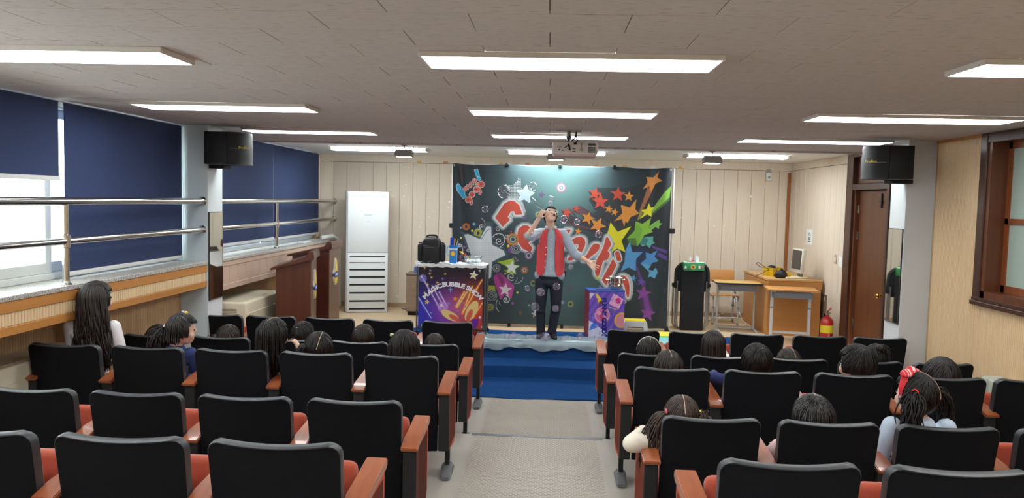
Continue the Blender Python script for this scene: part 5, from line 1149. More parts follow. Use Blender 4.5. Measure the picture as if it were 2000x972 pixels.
# halftone star, stars, rings, swirls on the left
ht = A_((555, 280), (640, 302), (705, 220), (724, 320), (740, 440), (640, 440), (570, 450), (612, 375))
yy = min(p[1] for p in ht)
while yy < max(p[1] for p in ht):
    xx = min(p[0] for p in ht)
    while xx < max(p[0] for p in ht):
        if cv.inside(ht, np.array([[xx]]), np.array([[yy]]))[0, 0]: cv.disc((xx, yy), 1.05, (214, 220, 220))
        xx += 2.9
    yy += 2.9
cv.star(A_((757, 385))[0], 17.5, (196, 222, 234), 0.15, 0.5, out=(230, 240, 244), w=2)
cv.star(A_((912, 392))[0], 8, (112, 96, 134), 0.2); cv.star(A_((752, 602))[0], 7, (104, 90, 128), 0.2)
cv.rings(A_((1098, 322))[0], ((9.5, (176, 126, 152)), (7, (206, 214, 220)), (4, (88, 128, 132)), (2.2, (196, 208, 210)))); cv.rings(A_((196, 693))[0], ((7, (206, 112, 60)), (5.2, (92, 70, 60)), (4.4, (206, 130, 70)), (2.6, (40, 50, 60))))
for c, r, k in (((273, 668), 3, (124, 180, 216)), ((147, 702), 1.8, (120, 170, 214)), ((254, 730), 2.2, (226, 222, 60)), ((150, 798), 2, (226, 222, 60)), ((597, 875), 2.7, (230, 220, 60)), ((465, 805), 1.4, (150, 90, 170)), ((625, 740), 1.4, (150, 90, 170)), ((182, 888), 2.4, (160, 84, 180))): cv.disc(A_(c)[0], r, k)
cv.rings(A_((312, 752))[0], ((10, (70, 116, 176)), (8.5, (36, 48, 56)), (8, (196, 196, 60)), (5.6, (60, 70, 66)), (5, (186, 180, 70)), (3.2, (40, 50, 56)))); cv.rings(A_((498, 712))[0], ((4.4, (170, 178, 182)), (3, (44, 56, 62)), (1.4, (170, 178, 182))))
cv.rings(A_((640, 812))[0], ((12, (206, 112, 62)), (9, (196, 176, 70)), (7.5, (60, 78, 82)), (6, (168, 178, 180)), (3.4, (54, 74, 80)))); cv.rings(A_((880, 575))[0], ((6.5, (90, 140, 190)), (5, (196, 188, 72)), (2.8, (92, 130, 134))))
cv.disc(A_((628, 912))[0], 7, (120, 70, 150)); cv.rings(A_((668, 905))[0], ((9.5, (172, 178, 182)), (8.4, (50, 62, 68)), (7.2, (172, 178, 182)), (5.8, (50, 62, 68)), (4.2, (150, 158, 162)), (2.4, (40, 50, 56)))); cv.rings(A_((468, 865))[0], ((5, (150, 158, 162)), (4, (44, 58, 64)), (2.6, (120, 130, 134)), (1.4, (40, 52, 58))))
cv.poly([(900, 452), (938, 462), (950, 432), (963, 434), (964, 476), (992, 488), (994, 500), (966, 514), (962, 550), (948, 526), (908, 540), (916, 500)], (58, 84, 94))
cv.shape([(908, 459), (914, 458), (938, 468), (951, 443), (958, 443), (960, 478), (983, 490), (986, 497), (960, 510), (958, 540), (955, 543), (948, 520), (912, 530), (921, 498)], (214, 222, 226), (206, 216, 220), 2.0, 0.5)
cv.line([(940, 467), (951, 450), (957, 447)], 1.2, (60, 84, 94)); cv.line([(905, 480), (984, 483)], 0.8, (236, 240, 242), 0.7)
for q in range(14):
    for w_ in range(10):
        pt = (914 + q * 4.6, 470 + w_ * 4.6)
        if cv.inside([(912, 463), (938, 472), (955, 450), (958, 480), (982, 493), (958, 508), (950, 518), (925, 520)], np.array([[pt[0]]]), np.array([[pt[1]]]))[0, 0]: cv.disc(pt, 0.9, (188, 198, 204))
cv.spiral(A_((345, 690))[0], 5, 1.4, 1.0, WH, 2.0); cv.line(A_((338, 608), (366, 632), (377, 665), (370, 700)), 1.0, WH); cv.line(A_((450, 790), (468, 768), (505, 755), (545, 768), (566, 805), (552, 860), (520, 885)), 1.1, WH, 1, 0.3); cv.spiral(A_((508, 828))[0], 7.5, 1.5, 1.1, WH, 0.5); cv.spiral(A_((585, 785))[0], 5, 1.4, 0.9, WH, 1.0)
cv.line([(895, 483), (897, 476), (902, 478), (904, 488), (903, 500), (908, 510)], 1.0, WH, 1, 0.3); cv.spiral((898, 478), 4.5, 1.5, 0.9, WH, 0); cv.spiral((914, 488), 4, 1.2, 0.9, WH, 0); cv.rings((905, 502), ((9, (142, 72, 120)), (6.5, (60, 60, 70)), (5.5, (170, 176, 180)), (4.6, (40, 50, 56))))
cv.poly(C_((490, 152), (648, 118), (655, 160), (600, 205), (575, 190)), (150, 184, 54), 1, ((970, 511), (1003, 511), (176, 206, 58))); cv.poly(C_((545, 232), (648, 272), (640, 215), (600, 225)), (150, 190, 60)); cv.star(C_((630, 205))[0], 14, WH, 0.1, 0.42, out=(168, 200, 60), w=2)
cv.poly(C_((455, 300), (480, 262), (520, 250), (655, 382), (626, 502), (566, 455), (525, 512), (468, 360)), (176, 66, 142), 1, ((962, 535), (1000, 575), (202, 84, 168))); cv.poly(C_((480, 262), (520, 250), (560, 330), (540, 380)), (140, 56, 116)); cv.star(C_((568, 415))[0], 13.5, (232, 232, 232), 0.12, 0.42, out=(206, 84, 168), w=2)
cv.rings(C_((485, 212))[0], ((7.5, (160, 168, 170)), (6.4, (40, 52, 56)), (5, (160, 168, 170)), (3.8, (40, 52, 56)), (1.6, (190, 196, 198)))); cv.poly(C_((395, 372), (470, 378), (478, 465), (395, 460)), (176, 178, 58)); cv.rings(C_((438, 470))[0], ((11, (150, 158, 160)), (9.6, (44, 54, 58)), (8, (150, 158, 160)), (6.4, (44, 54, 58)), (4, (150, 158, 160)), (2.4, (40, 50, 54)))); cv.rings(C_((425, 580))[0], ((9, (70, 110, 170)), (7.8, (40, 52, 56)), (6.6, (186, 184, 66)), (5, (44, 56, 58)), (3.4, (176, 174, 64)), (2, (40, 50, 54))))
cv.rings(C_((750, 230))[0], ((6.8, (206, 104, 66)), (5.4, (70, 92, 92)), (4.8, (190, 130, 80)), (3.4, (196, 204, 204)), (1.8, (60, 90, 92)))); cv.rings(C_((790, 92))[0], ((8, (128, 92, 140)), (5.6, (176, 186, 190)), (3.2, (60, 92, 94)))); cv.rings(C_((832, 355))[0], ((6, (120, 140, 150)), (4.6, (150, 156, 70)), (2.8, (58, 84, 84)))); cv.rings(C_((1187, 550))[0], ((6.2, (120, 140, 146)), (5, (168, 164, 66)), (3, (62, 88, 86))))
for c, r, k in (((567, 263), 1.7, (226, 222, 60)), ((683, 442), 2.4, (206, 216, 70)), ((638, 543), 2.5, (160, 86, 176)), ((793, 562), 2, (150, 156, 160)), ((690, 140), 1.4, (150, 80, 160))): cv.disc(C_(c)[0], r, k)
cv.spiral(C_((625, 290))[0], 8, 1.6, 1.2, WH, 1.0); cv.spiral(C_((575, 508))[0], 8, 1.6, 1.4, WH, -1.5); cv.line(C_((735, 295), (728, 325), (700, 350), (650, 362)), 1.1, WH); cv.line(C_((682, 300), (676, 330), (655, 348)), 0.9, WH); cv.line(C_((492, 512), (480, 545), (482, 585), (505, 622)), 1.3, WH); cv.line(C_((515, 520), (512, 545), (524, 562)), 1.0, WH); cv.spiral(C_((660, 120))[0], 6, 1.4, 0.9, GR, 0.4)
cv.star(C_((795, 525))[0], 6, (84, 66, 84), 0.1); cv.star(C_((712, 633))[0], 5.6, (124, 88, 70), 0.2); cv.star(C_((1185, 405))[0], 6.5, (120, 92, 122), 0.1); cv.star(C_((850, 645))[0], 8, (190, 196, 196), -0.1); cv.line(C_((400, 705), (1210, 770)), 0.7, (120, 130, 130), 0.25)
cv.line([(884, 330), (1310, 337)], 0.6, (120, 140, 144), 0.35)

# ---- the backdrop itself: cloth, frame, clamps
BX0, BX1, BZ0, BZ1, BY = -1.385, 1.675, 0.415, 2.665, 10.80
bd = thing('printed_backdrop', 'dark teal show backdrop printed with stars and lettering on a pole frame', 'backdrop', ((BX0 + BX1) / 2, BY, STAGE))
def fold(u, v):
    """gentle hanging folds, strongest at the two sides and lower left corner"""
    L = np.clip(1 - u / 0.16, 0, 1); Rr = np.clip((u - 0.86) / 0.14, 0, 1)
    return 0.022 * L * np.sin(u * 75 + v * 5) + 0.018 * Rr * np.sin(u * 80 - v * 4) + 0.006 * np.sin(u * 18 + v * 3) * (1 - v) + 0.004 * np.sin(u * 41)
def bpos(u, v, flat=False):
    x = BX0 + (BX1 - BX0) * u + (0.045 * np.clip(1 - u / 0.4, 0, 1) * (1 - v)); sag = 0.018 * np.sin(np.clip(u, 0, 1) * math.pi * 4) ** 2 * v ** 6
    z = BZ0 + (BZ1 - BZ0) * v - sag
    return np.stack([x, BY + (0 * u if flat else fold(u, v) - 0.004), z], 1)
m_print = attr_mat('printed_fabric', 0.55)
printed_sheet('banner_cloth', 600, 440, bpos, cv, m_print, bd, 0.034)
def bpart(name, bm, m, parent=bd, **k):
    o = obj(name, bm, m, None, **k); o.parent = parent; o.matrix_parent_inverse = Matrix.Translation(-parent.location); return o
m_pole = mat('pole_white', 'dcdedf', 0.3, metal=0.3)
for x in (BX0 - 0.0, BX1 + 0.035):
    bm = BM(); cyl(bm, (x, BY + 0.05, STAGE), (x, BY + 0.05, 2.66), 0.014, n=10); bpart('pole', bm, m_pole)
    bm = BM(); cyl(bm, (x - 0.0, BY - 0.25, STAGE + 0.012), (x, BY + 0.35, STAGE + 0.012), 0.012, n=8); bpart('base_foot', bm, m_blackmatte)
    for z in (1.79,):
        bm = BM(); bx(bm, x - 0.035, x + 0.035, BY + 0.0, BY + 0.07, z - 0.035, z + 0.035, 0.006, 1); bpart('pole_clamp', bm, m_black)
bm = BM(); cyl(bm, (BX0, BY + 0.05, 2.65), (BX1, BY + 0.05, 2.65), 0.013, n=10); bpart('top_bar', bm, m_pole)
bm = BM(); cyl(bm, (BX0, BY + 0.05, STAGE + 0.05), (BX1, BY + 0.05, STAGE + 0.05), 0.012, n=10); bpart('bottom_bar', bm, m_pole)
for px in (991, 1094, 1200):
    p = atY(px, 326, BY - 0.01); bm = BM(); box(bm, (p.x, BY - 0.006, 2.66), (0.05, 0.05, 0.045), None, 0.006, 1); bpart('top_clip', bm, m_black)
for x in (BX0 + 0.012, BX1 - 0.018):
    bm = BM(); lathe(bm, [(0.008, 0), (0.018, 0), (0.018, 0.006), (0.008, 0.006)], 14, (x, BY - 0.016, 2.638), (0, -1, 0)); bpart('eyelet', bm, m_alu)
for px in (994, 1097, 1302):
    p = atY(px, 640, BY); bm = BM(); bx(bm, p.x - 0.02, p.x + 0.02, BY - 0.03, BY + 0.09, STAGE, BZ0 + 0.02, 0.004, 1); bpart('leg_block', bm, m_blackmatte)

# ---- magic bubble show cart
CYf = 9.88
cart = thing('show_cart', 'folding prop cart with a printed purple and orange bubble show front', 'cart', (-1.27, CYf + 0.22, STAGE))
cz = STAGE
def rgb(*c): return c
c2 = Canvas(810, 512, 962, 668, 6)
def cartbg(X, Y):
    u = np.clip((X - 817) / 130, 0, 1)[..., None]; v = np.clip((Y - 520) / 138, 0, 1)[..., None]
    top = np.array([26, 22, 38.]); lb = np.array([40, 52, 190.]); mid = np.array([120, 44, 160.]); rr = np.array([186, 50, 34.]); dr = np.array([78, 26, 30.])
    low = lb * (1 - np.clip(u / 0.5, 0, 1)) + mid * np.clip(u / 0.5, 0, 1); low = low * (1 - np.clip((u - 0.5) / 0.3, 0, 1)) + rr * np.clip((u - 0.5) / 0.3, 0, 1)
    c = top * (1 - np.clip((v - 0.08) / 0.5, 0, 1)) + low * np.clip((v - 0.08) / 0.5, 0, 1)
    d = np.hypot((X - 885) / 38, (Y - 600) / 34)[..., None]; glow = np.exp(-d ** 2) * 0.55; c = c * (1 - glow) + np.array([214, 120, 160.]) * glow
    ol = np.clip(1 - np.abs(u - 0.80) / 0.3, 0, 1) * np.clip(1 - np.abs(v - 0.55) / 0.4, 0, 1) * 0.5; return c * (1 - ol) + np.array([236, 120, 40.]) * ol
c2.full(cartbg); G_ = lambda *q: [(800 + x / 5.718, 500 + y / 5.718) for x, y in q]
for pts, k in ((((150, 250), (340, 590)), (190, 170, 250)), (((250, 330), (395, 590)), (190, 150, 240)), (((330, 400), (420, 560)), (200, 170, 240)), (((100, 460), (240, 690)), (70, 150, 250))): c2.line(G_(*pts), 2.6, k, 0.5, 1.8); c2.line(G_(*pts), 0.9, (236, 230, 255), 0.9, 0.4)
for pts, k in ((((810, 265), (700, 440)), (255, 130, 40)), (((700, 340), (590, 640)), (255, 180, 60)), (((640, 400), (530, 570)), (255, 200, 70)), (((610, 400), (520, 560)), (255, 190, 70)), (((870, 430), (700, 700)), (255, 110, 40)), (((760, 350), (600, 620)), (255, 150, 60))): c2.line(G_(*pts), 3.2, k, 0.55, 2.0); c2.line(G_(*pts), 1.0, (255, 232, 170), 0.9, 0.4)
for c, r, k in (((147, 245), 7.8, (150, 150, 240)), ((372, 570), 10.5, (200, 150, 230)), ((232, 160), 2.6, (120, 160, 210)), ((372, 255), 3.2, (110, 110, 170)), ((800, 700), 8.6, (176, 60, 80)), ((755, 520), 5, (190, 90, 80)), ((438, 528), 2.6, (130, 140, 220)), ((240, 635), 2.2, (170, 130, 210))): c2.disc(G_(c)[0], r, k, 0.65, 1.0); c2.disc((G_(c)[0][0] - r * 0.3, G_(c)[0][1] - r * 0.35), r * 0.3, (255, 245, 255), 0.7, 0.8)
c2.star(G_((715, 212))[0], 9.8, (236, 236, 232), 0.2); c2.star(G_((713, 212))[0], 3.6, (206, 220, 50), 0.2); c2.star(G_((783, 163))[0], 3.6, (200, 200, 204), 0.2); c2.star(G_((245, 238))[0], 3, (230, 200, 110), 0.1); c2.star(G_((193, 512))[0], 5.6, (240, 220, 160), 0.15); c2.star(G_((193, 512))[0], 3.4, (236, 180, 30), 0.15); c2.star(G_((510, 475))[0], 5.4, (240, 150, 30), 0.1); c2.star(G_((825, 610))[0], 3, (250, 200, 90), 0.1)
for c in ((170, 128), (398, 198), (225, 195), (200, 315), (310, 295), (168, 410)): p = G_(c)[0]; c2.line([(p[0] - 2.4, p[1]), (p[0] + 2.4, p[1])], 0.8, (240, 200, 110), 1, 0.3); c2.line([(p[0], p[1] - 2.4), (p[0], p[1] + 2.4)], 0.8, (240, 200, 110), 1, 0.3)
p = G_((457, 372))[0]; c2.line([(p[0] - 3.6, p[1]), (p[0] + 3.6, p[1])], 1.0, (120, 200, 240), 1, 0.4); c2.line([(p[0], p[1] - 4.6), (p[0], p[1] + 4.6)], 1.0, (120, 200, 240), 1, 0.4)
for c in ((598, 522), (560, 552), (620, 560), (540, 612)): c2.star(G_(c)[0], 2.6, (120, 140, 220), 0.2)
c2.poly(G_((690, 700), (770, 700), (765, 770), (735, 810), (700, 800)), (110, 44, 150))
for c, la, lb, an, k in (((452, 662), 112, 46, 28, (232, 204, 130)), ((692, 612), 125, 56, -62, (232, 204, 130)), ((502, 690), 68, 26, 30, (214, 96, 80)), ((668, 660), 72, 28, -66, (214, 96, 80))):
    a = math.radians(an); c2.poly(G_(*[(c[0] + la * math.cos(q) * math.cos(a) - lb * math.sin(q) * math.sin(a), c[1] + la * math.cos(q) * math.sin(a) + lb * math.sin(q) * math.cos(a)) for q in [2 * math.pi * w_ / 32 for w_ in range(32)]]), k)
c2.line(G_((135, 770), (110, 830)), 0.8, (150, 220, 120)); c2.disc(G_((135, 770))[0], 1.6, (150, 230, 130)); c2.disc(G_((140, 810))[0], 1.8, (150, 230, 130)); c2.disc(G_((803, 790))[0], 1.3, (250, 220, 220)); c2.line(G_((803, 790), (830, 850)), 0.6, (250, 220, 220)); c2.disc(G_((720, 850))[0], 1.3, (250, 220, 220))
cX0, cX1, cZ0, cZ1 = -1.685, -0.845, 0.47, 1.285
printed_sheet('printed_front', 240, 240, lambda u, v, flat=False: np.stack([cX0 + (cX1 - cX0) * u, CYf + 0 * u + (0 if flat else 0.004 * np.sin(u * 9)), cZ0 + (cZ1 - cZ0) * v], 1), c2, attr_mat('printed_vinyl', 0.35), cart)
m_lw = mat('letter_white', 'e8e6ee', 0.5)
arc = [('M', 180, 447, 50), ('A', 226, 402, 42), ('G', 268, 368, 34), ('I', 302, 348, 26), ('C', 333, 336, 22), ('B', 386, 320, 8), ('U', 431, 316, 4), ('B', 477, 316, 0), ('B', 522, 321, -4), ('L', 561, 328, -8), ('E', 596, 337, -12), ('S', 652, 358, -22), ('H', 694, 384, -30), ('O', 738, 420, -38), ('W', 779, 456, -46)]
lt = bpy.data.objects.new('title_lettering', None)
bmT = BM()
for ch, x, y, a in arc:
    px, py = 800 + x / 5.718, 500 + y / 5.718; p = atY(px, py, CYf - 0.0045); me = text_mesh(ch, 0.078, m_lw, 0.0006, bold=0.0042)
    b2_ = BM(); b2_.from_mesh(me); bmesh.ops.transform(b2_, matrix=Matrix.Translation(p) @ Matrix.Rotation(-math.radians(a), 4, 'Y') @ Matrix.Rotation(math.pi / 2, 4, 'X') @ Matrix.Scale(1.18, 4, (1, 0, 0)), verts=b2_.verts)
    tm = bpy.data.meshes.new('x'); b2_.to_mesh(tm); b2_.free(); bmT.from_mesh(tm); bpy.data.meshes.remove(tm); bpy.data.meshes.remove(me)
bpart('title_lettering', bmT, m_lw, cart, smooth=False)['label'] = 'white arched lettering MAGIC BUBBLE SHOW'
m_cf = mat('cart_frame', '6c6e72', 0.35, metal=0.8)
for x in (cX0 - 0.02, cX1 + 0.03):
    for y in (CYf + 0.012, CYf + 0.44):
        bm = BM(); cyl(bm, (x, y, cz + 0.06), (x, y, 1.30), 0.011, n=10); bpart('upright', bm, m_cf, cart)
        bm = BM(); cyl(bm, (x, y - 0.012, cz + 0.03), (x, y + 0.012, cz + 0.03), 0.03, n=14); bpart('caster', bm, m_black, cart)
for z in (0.48, 1.29):
    bm = BM(); bx(bm, cX0 - 0.03, cX1 + 0.04, CYf + 0.0, CYf + 0.45, z - 0.008, z + 0.012, 0.003, 1); bpart('shelf', bm, m_cf, cart, smooth=False)
bm = BM(); cyl(bm, (cX1 + 0.055, CYf + 0.012, cz + 0.06), (cX1 + 0.055, CYf + 0.012, 1.32), 0.010, n=10); bpart('upright', bm, m_cf, cart)
for z in (0.56, 0.72, 0.9, 1.06, 1.24):
    bm = BM(); box(bm, (cX0 - 0.02, CYf - 0.005, z), (0.02, 0.02, 0.014), None, 0.003, 1); bpart('hook_clip', bm, m_cf, cart)
TOPZ = 1.302
# towel over the cart top
bm = BM(); N = 40; rows = []
for j, (y, z) in enumerate(((CYf + 0.43, 0.0), (CYf + 0.22, 0.002), (CYf + 0.02, 0.004), (CYf - 0.012, 0.0), (CYf - 0.018, -0.02))):
    rows.append([(cX0 - 0.02 + (cX1 - cX0 + 0.06) * i / N, y - 0.004 * math.sin(i * 1.3), TOPZ + z + (0.006 * math.sin(i * 0.9 + j) + 0.004 * math.sin(i * 2.3)) * (1 if j < 3 else 0.3) + 0.012 - (0.012 * abs(math.sin(i * 0.55)) if j == 4 else 0)) for i in range(N + 1)])
va = [[bm.verts.new(p) for p in r_] for r_ in rows]; vb = [[bm.verts.new((p[0], p[1] + (0.004 if j > 2 else 0), p[2] - 0.008)) for p in r_] for j, r_ in enumerate(rows)]
for G in (va, vb):
    for a, b in zip(G, G[1:]):
        for i in range(N): bm.faces.new((a[i], a[i + 1], b[i + 1], b[i]))
for i in range(N): bm.faces.new((va[0][i], va[0][i + 1], vb[0][i + 1], vb[0][i])); bm.faces.new((va[-1][i], va[-1][i + 1], vb[-1][i + 1], vb[-1][i]))
tag(obj('white_towel', bm, mat('towel', 'dfe2e4', 0.9, bump=0.5, bscale=(90, 90, 90))), 'rumpled white towel spread over the top of the show cart', 'towel')
TZ = TOPZ + 0.021
# ---- backpack on the cart
t = thing('backpack', 'black padded backpack standing on the show cart', 'backpack', (-1.545, CYf + 0.17, TZ))
m_bag = mat('bag_nylon', '101319', 0.6, bump=0.3, bscale=(200, 200, 200))
bm = BM(); box(bm, (0, 0, 0.165), (0.28, 0.19, 0.33), None, 0.05, 4)
for v in bm.verts:
    f = 1 - 0.35 * max(0, (v.co.z - 0.2) / 0.13) ** 1.5; v.co.x *= f
obj('bag_body', bm, m_bag, t)
bm = BM(); box(bm, (0, -0.10, 0.12), (0.21, 0.05, 0.22), None, 0.02, 3); fp = obj('front_pocket', bm, m_bag, t)
bm = BM(); bx(bm, -0.035, 0.015, -0.127, -0.124, 0.018, 0.026); obj('bag_logo', bm, mat('logo_grey', '7b7d80', 0.5), fp, smooth=False)
bm = BM(); tube(bm, [(-0.075, -0.127, 0.205), (0.04, -0.127, 0.206)], 0.003, 6); obj('zipper', bm, m_cf, fp)
for s in (-1, 1):
    bm = BM(); box(bm, (s * 0.145, -0.01, 0.13), (0.07, 0.14, 0.24), None, 0.03, 3); obj('side_pocket', bm, m_bag, t)
    bm = BM(); box(bm, (s * 0.14, -0.03, 0.262), (0.06, 0.03, 0.016), (0, s * 0.2, 0), 0.004, 1); obj('strap', bm, m_black, t)
bm = BM(); tube(bm, [(-0.07, 0.0, 0.31), (-0.065, 0.0, 0.345), (-0.04, 0.0, 0.358), (0.04, 0.0, 0.358), (0.065, 0.0, 0.345), (0.07, 0.0, 0.31)], 0.014, 10); obj('top_handle', bm, m_black, t)
# ---- blue jug with wands
t = thing('plastic_jug', 'blue plastic jug with a sun sticker standing on the show cart', 'jug', (-1.255, CYf + 0.15, TZ))
m_jug = mat('jug_blue', '2f83d2', 0.3); 
bm = BM(); box(bm, (0, 0, 0.095), (0.095, 0.095, 0.19), None, 0.012, 3); jb = obj('jug_body', bm, m_jug, t)
bm = BM(); box(bm, (0, 0, 0.185), (0.098, 0.098, 0.02), None, 0.004, 1); obj('white_band', bm, m_plast, t)
bm = BM(); lathe(bm, [(0.052, 0.195), (0.056, 0.20), (0.056, 0.235), (0.05, 0.236), (0.05, 0.2)], 24); prism(bm, [(0.04, 0.205), (0.085, 0.235), (0.04, 0.236)], 0.03, Matrix.Translation((0, -0.015, 0))); obj('jug_lid', bm, m_jug, t)
bm = BM(); tube(bm, [(-0.05, 0, 0.225), (-0.085, 0, 0.21), (-0.09, 0, 0.15), (-0.08, 0, 0.10), (-0.047, 0, 0.09)], 0.008, 8); obj('jug_handle', bm, mat('jug_pale', '7fb6e6', 0.3), t)
bm = BM(); cyl(bm, (-0.004, -0.0475, 0.125), (-0.004, -0.051, 0.125), 0.028, n=20); o = obj('sun_sticker', bm, mat('sun_yellow', 'f0c92c', 0.5), jb); 
bm = BM(); lathe(bm, [(0.028, 0.0), (0.034, 0.0), (0.034, 0.002), (0.028, 0.002)], 20, (0.002, -0.0475, 0.128), (0, -1, 0)); obj('sticker_rim', bm, mat('sun_orange', 'e08a3a', 0.5), jb)
def stick(name, p0, p1, r, m, lab, cat):
    bm = BM(); cyl(bm, p0, p1, r, n=12); o = obj(name, bm, m); o.location = t.location; return tag(o, lab, cat)
stick('bubble_bottle', (-0.022, 0.0, 0.205), (-0.022, 0.0, 0.335), 0.024, mat('deep_blue', '123ac0', 0.35), 'deep blue tube standing in the blue jug', 'tube')
stick('bubble_wand', (0.018, 0.01, 0.20), (0.04, 0.01, 0.345), 0.007, m_black, 'black wand sticking out of the blue jug', 'wand')
stick('bubble_wand', (0.03, -0.012, 0.20), (0.062, -0.012, 0.325), 0.004, m_plast, 'thin white stick with pink tip in the blue jug', 'wand')
stick('bubble_wand', (0.006, 0.022, 0.20), (0.012, 0.03, 0.325), 0.008, mat('wand_yellow', 'e8d13a', 0.4), 'short yellow wand in the blue jug', 'wand')
# ---- glass bowl and brush
t = thing('glass_bowl', 'clear rectangular glass bowl of foam on the show cart', 'bowl', (-1.0, CYf + 0.18, TZ))
m_bowl = glass_mat('bowl_glass', (0.96, 0.99, 0.99), 0.10, 0.03, 0.35)
bm = BM(); prof = [(0.085, 0.0), (0.105, 0.03), (0.118, 0.085), (0.126, 0.092), (0.128, 0.097), (0.116, 0.093), (0.10, 0.03), (0.08, 0.008), (0, 0.008)]; vs_ = lathe(bm, prof, 40)
for v in vs_:
    a = math.atan2(v.co.y, v.co.x); k = 1 / max(abs(math.cos(a)), abs(math.sin(a))) ** 0.6; v.co.x *= k * 0.98; v.co.y *= k * 0.72
obj('bowl', bm, m_bowl, t)
bm = BM(); rr_ = random.Random(2)
for k in range(26): sph(bm, (rr_.uniform(-0.07, 0.07), rr_.uniform(-0.045, 0.045), 0.022 + rr_.random() * 0.018), rr_.uniform(0.012, 0.022), 10, 6)
o = tag(obj('foam', bm, mat('foam_white', 'e6ecee', 0.4)), 'white soap foam lying in the clear glass bowl', 'foam', kind='stuff'); o.location = t.location
bm = BM(); 
t2 = thing('paint_brush', 'yellow and red handled brush leaning in the glass bowl', 'brush', t.location); 
bm = BM(); tube(bm, [(-0.175, -0.03, 0.155), (-0.15, -0.03, 0.142), (-0.12, -0.03, 0.123)], [0.006, 0.012, 0.009], 10); obj('brush_handle', bm, mat('brush_yellow', 'f0c51e', 0.4), t2)
bm = BM(); tube(bm, [(-0.12, -0.03, 0.123), (-0.095, -0.03, 0.105)], [0.0095, 0.008], 10); obj('brush_grip', bm, mat('brush_red', 'a3242a', 0.4), t2)
bm = BM(); tube(bm, [(-0.095, -0.03, 0.105), (-0.04, -0.02, 0.05)], [0.007, 0.006], 10); obj('brush_tip', bm, mat('brush_pale', 'e3bb4a', 0.4), t2)
# red toy box and dark prop under the cart's right corner
bm = BM(); box(bm, (-0.93, CYf + 0.12, STAGE + 0.055), (0.2, 0.16, 0.08), None, 0.02, 3); tag(obj('red_prop_case', bm, mat('case_red', '9c1f22', 0.4)), 'small red case on the carpet under the show cart', 'case')

# ---- party box with the silver pot
c3 = Canvas(1128, 560, 1225, 668, 6)
H_ = lambda *q: [(1130 + x / 6.943, 530 + y / 6.943) for x, y in q]
c3.full(lambda X, Y: np.array([112, 84, 190.]) + np.zeros(X.shape + (3,)) + 10 * np.sin(X * 0.4 + Y * 0.3)[..., None])
c3.poly(H_((105, 285), (195, 290), (105, 400)), (206, 206, 230)); c3.poly(H_((100, 650), (170, 690), (240, 740), (400, 870), (400, 910), (90, 900)), (206, 208, 236)); c3.poly(H_((330, 880), (400, 830), (410, 900)), (40, 60, 150))
c3.poly(H_((200, 298), (232, 300), (300, 395), (250, 440)), (236, 206, 70)); c3.poly(H_((250, 410), (300, 380), (285, 440), (250, 442)), (110, 80, 30))
c3.poly(H_((112, 795), (150, 705), (180, 690), (220, 705), (228, 755)), (60, 120, 216))
c3.poly(H_((455, 300), (595, 380), (525, 515), (388, 435)), (232, 168, 206)); c3.disc(H_((520, 400))[0], 5.6, (206, 40, 130)); 
for q in ((480, 355), (450, 430), (560, 420), (440, 380), (530, 480), (500, 330)): c3.disc(H_(q)[0], 1.8, (240, 200, 222), 0.8)
c3.disc(H_((296, 588))[0], 15.5, (222, 150, 186)); c3.disc(H_((296, 588))[0], 12.5, (206, 110, 162)); c3.poly(H_((215, 560), (240, 520), (380, 640), (360, 670)), (232, 160, 196)); c3.poly(H_((250, 600), (300, 560), (330, 640), (290, 670)), (190, 70, 120))
c3.disc(H_((572, 665))[0], 15.5, (226, 176, 60)); c3.disc(H_((576, 668))[0], 12.8, (222, 140, 150))
for pts, k in ((((388, 485), (500, 520)), (226, 200, 120)), (((415, 518), (475, 565)), (110, 110, 60)), (((425, 560), (445, 615)), (90, 50, 150))): c3.line(H_(*pts), 1.0, k, 1, 0.3)
rr_ = random.Random(9)
for k in range(60):
    c3.disc((rr_.uniform(1143, 1217), rr_.uniform(572, 656)), rr_.uniform(0.6, 1.5), rr_.choice([(214, 40, 90), (150, 120, 220), (90, 150, 230), (236, 110, 120), (180, 170, 235), (60, 170, 190)]), 0.9)
PX = thing('party_box', 'tall purple party-print box with blue lid and vertical lettering on the carpet', 'box', (0.745, 10.20, STAGE + 0.011))
pX0, pX1, pZ0, pZ1, pY = 0.52, 0.99, STAGE + 0.015, 1.0, 10.06
printed_sheet('printed_face', 150, 190, lambda u, v, flat=False: np.stack([pX0 + (pX1 - pX0) * u, pY + 0 * u, pZ0 + (pZ1 - pZ0) * v], 1), c3, MATS['printed_vinyl'], PX, 0.002)
bm = BM(); bx(bm, pX0, pX1, pY + 0.003, pY + 0.30, STAGE + 0.012, 0.998, 0.003, 1)
bpart('box_body', bm, mat('box_maroon', '7c1f38', 0.45), PX, smooth=False)
bm = BM(); bx(bm, pX0 - 0.004, pX1 + 0.004, pY - 0.004, pY + 0.302, 0.998, 1.018, 0.003, 1); bpart('box_lid', bm, mat('box_blue', '27529f', 0.4), PX, smooth=False)
bm = BM(); bx(bm, pX0 + 0.10, pX0 + 0.29, pY + 0.10, pY + 0.16, 1.018, 1.0195); bpart('lid_slot', bm, m_black, PX, smooth=False)
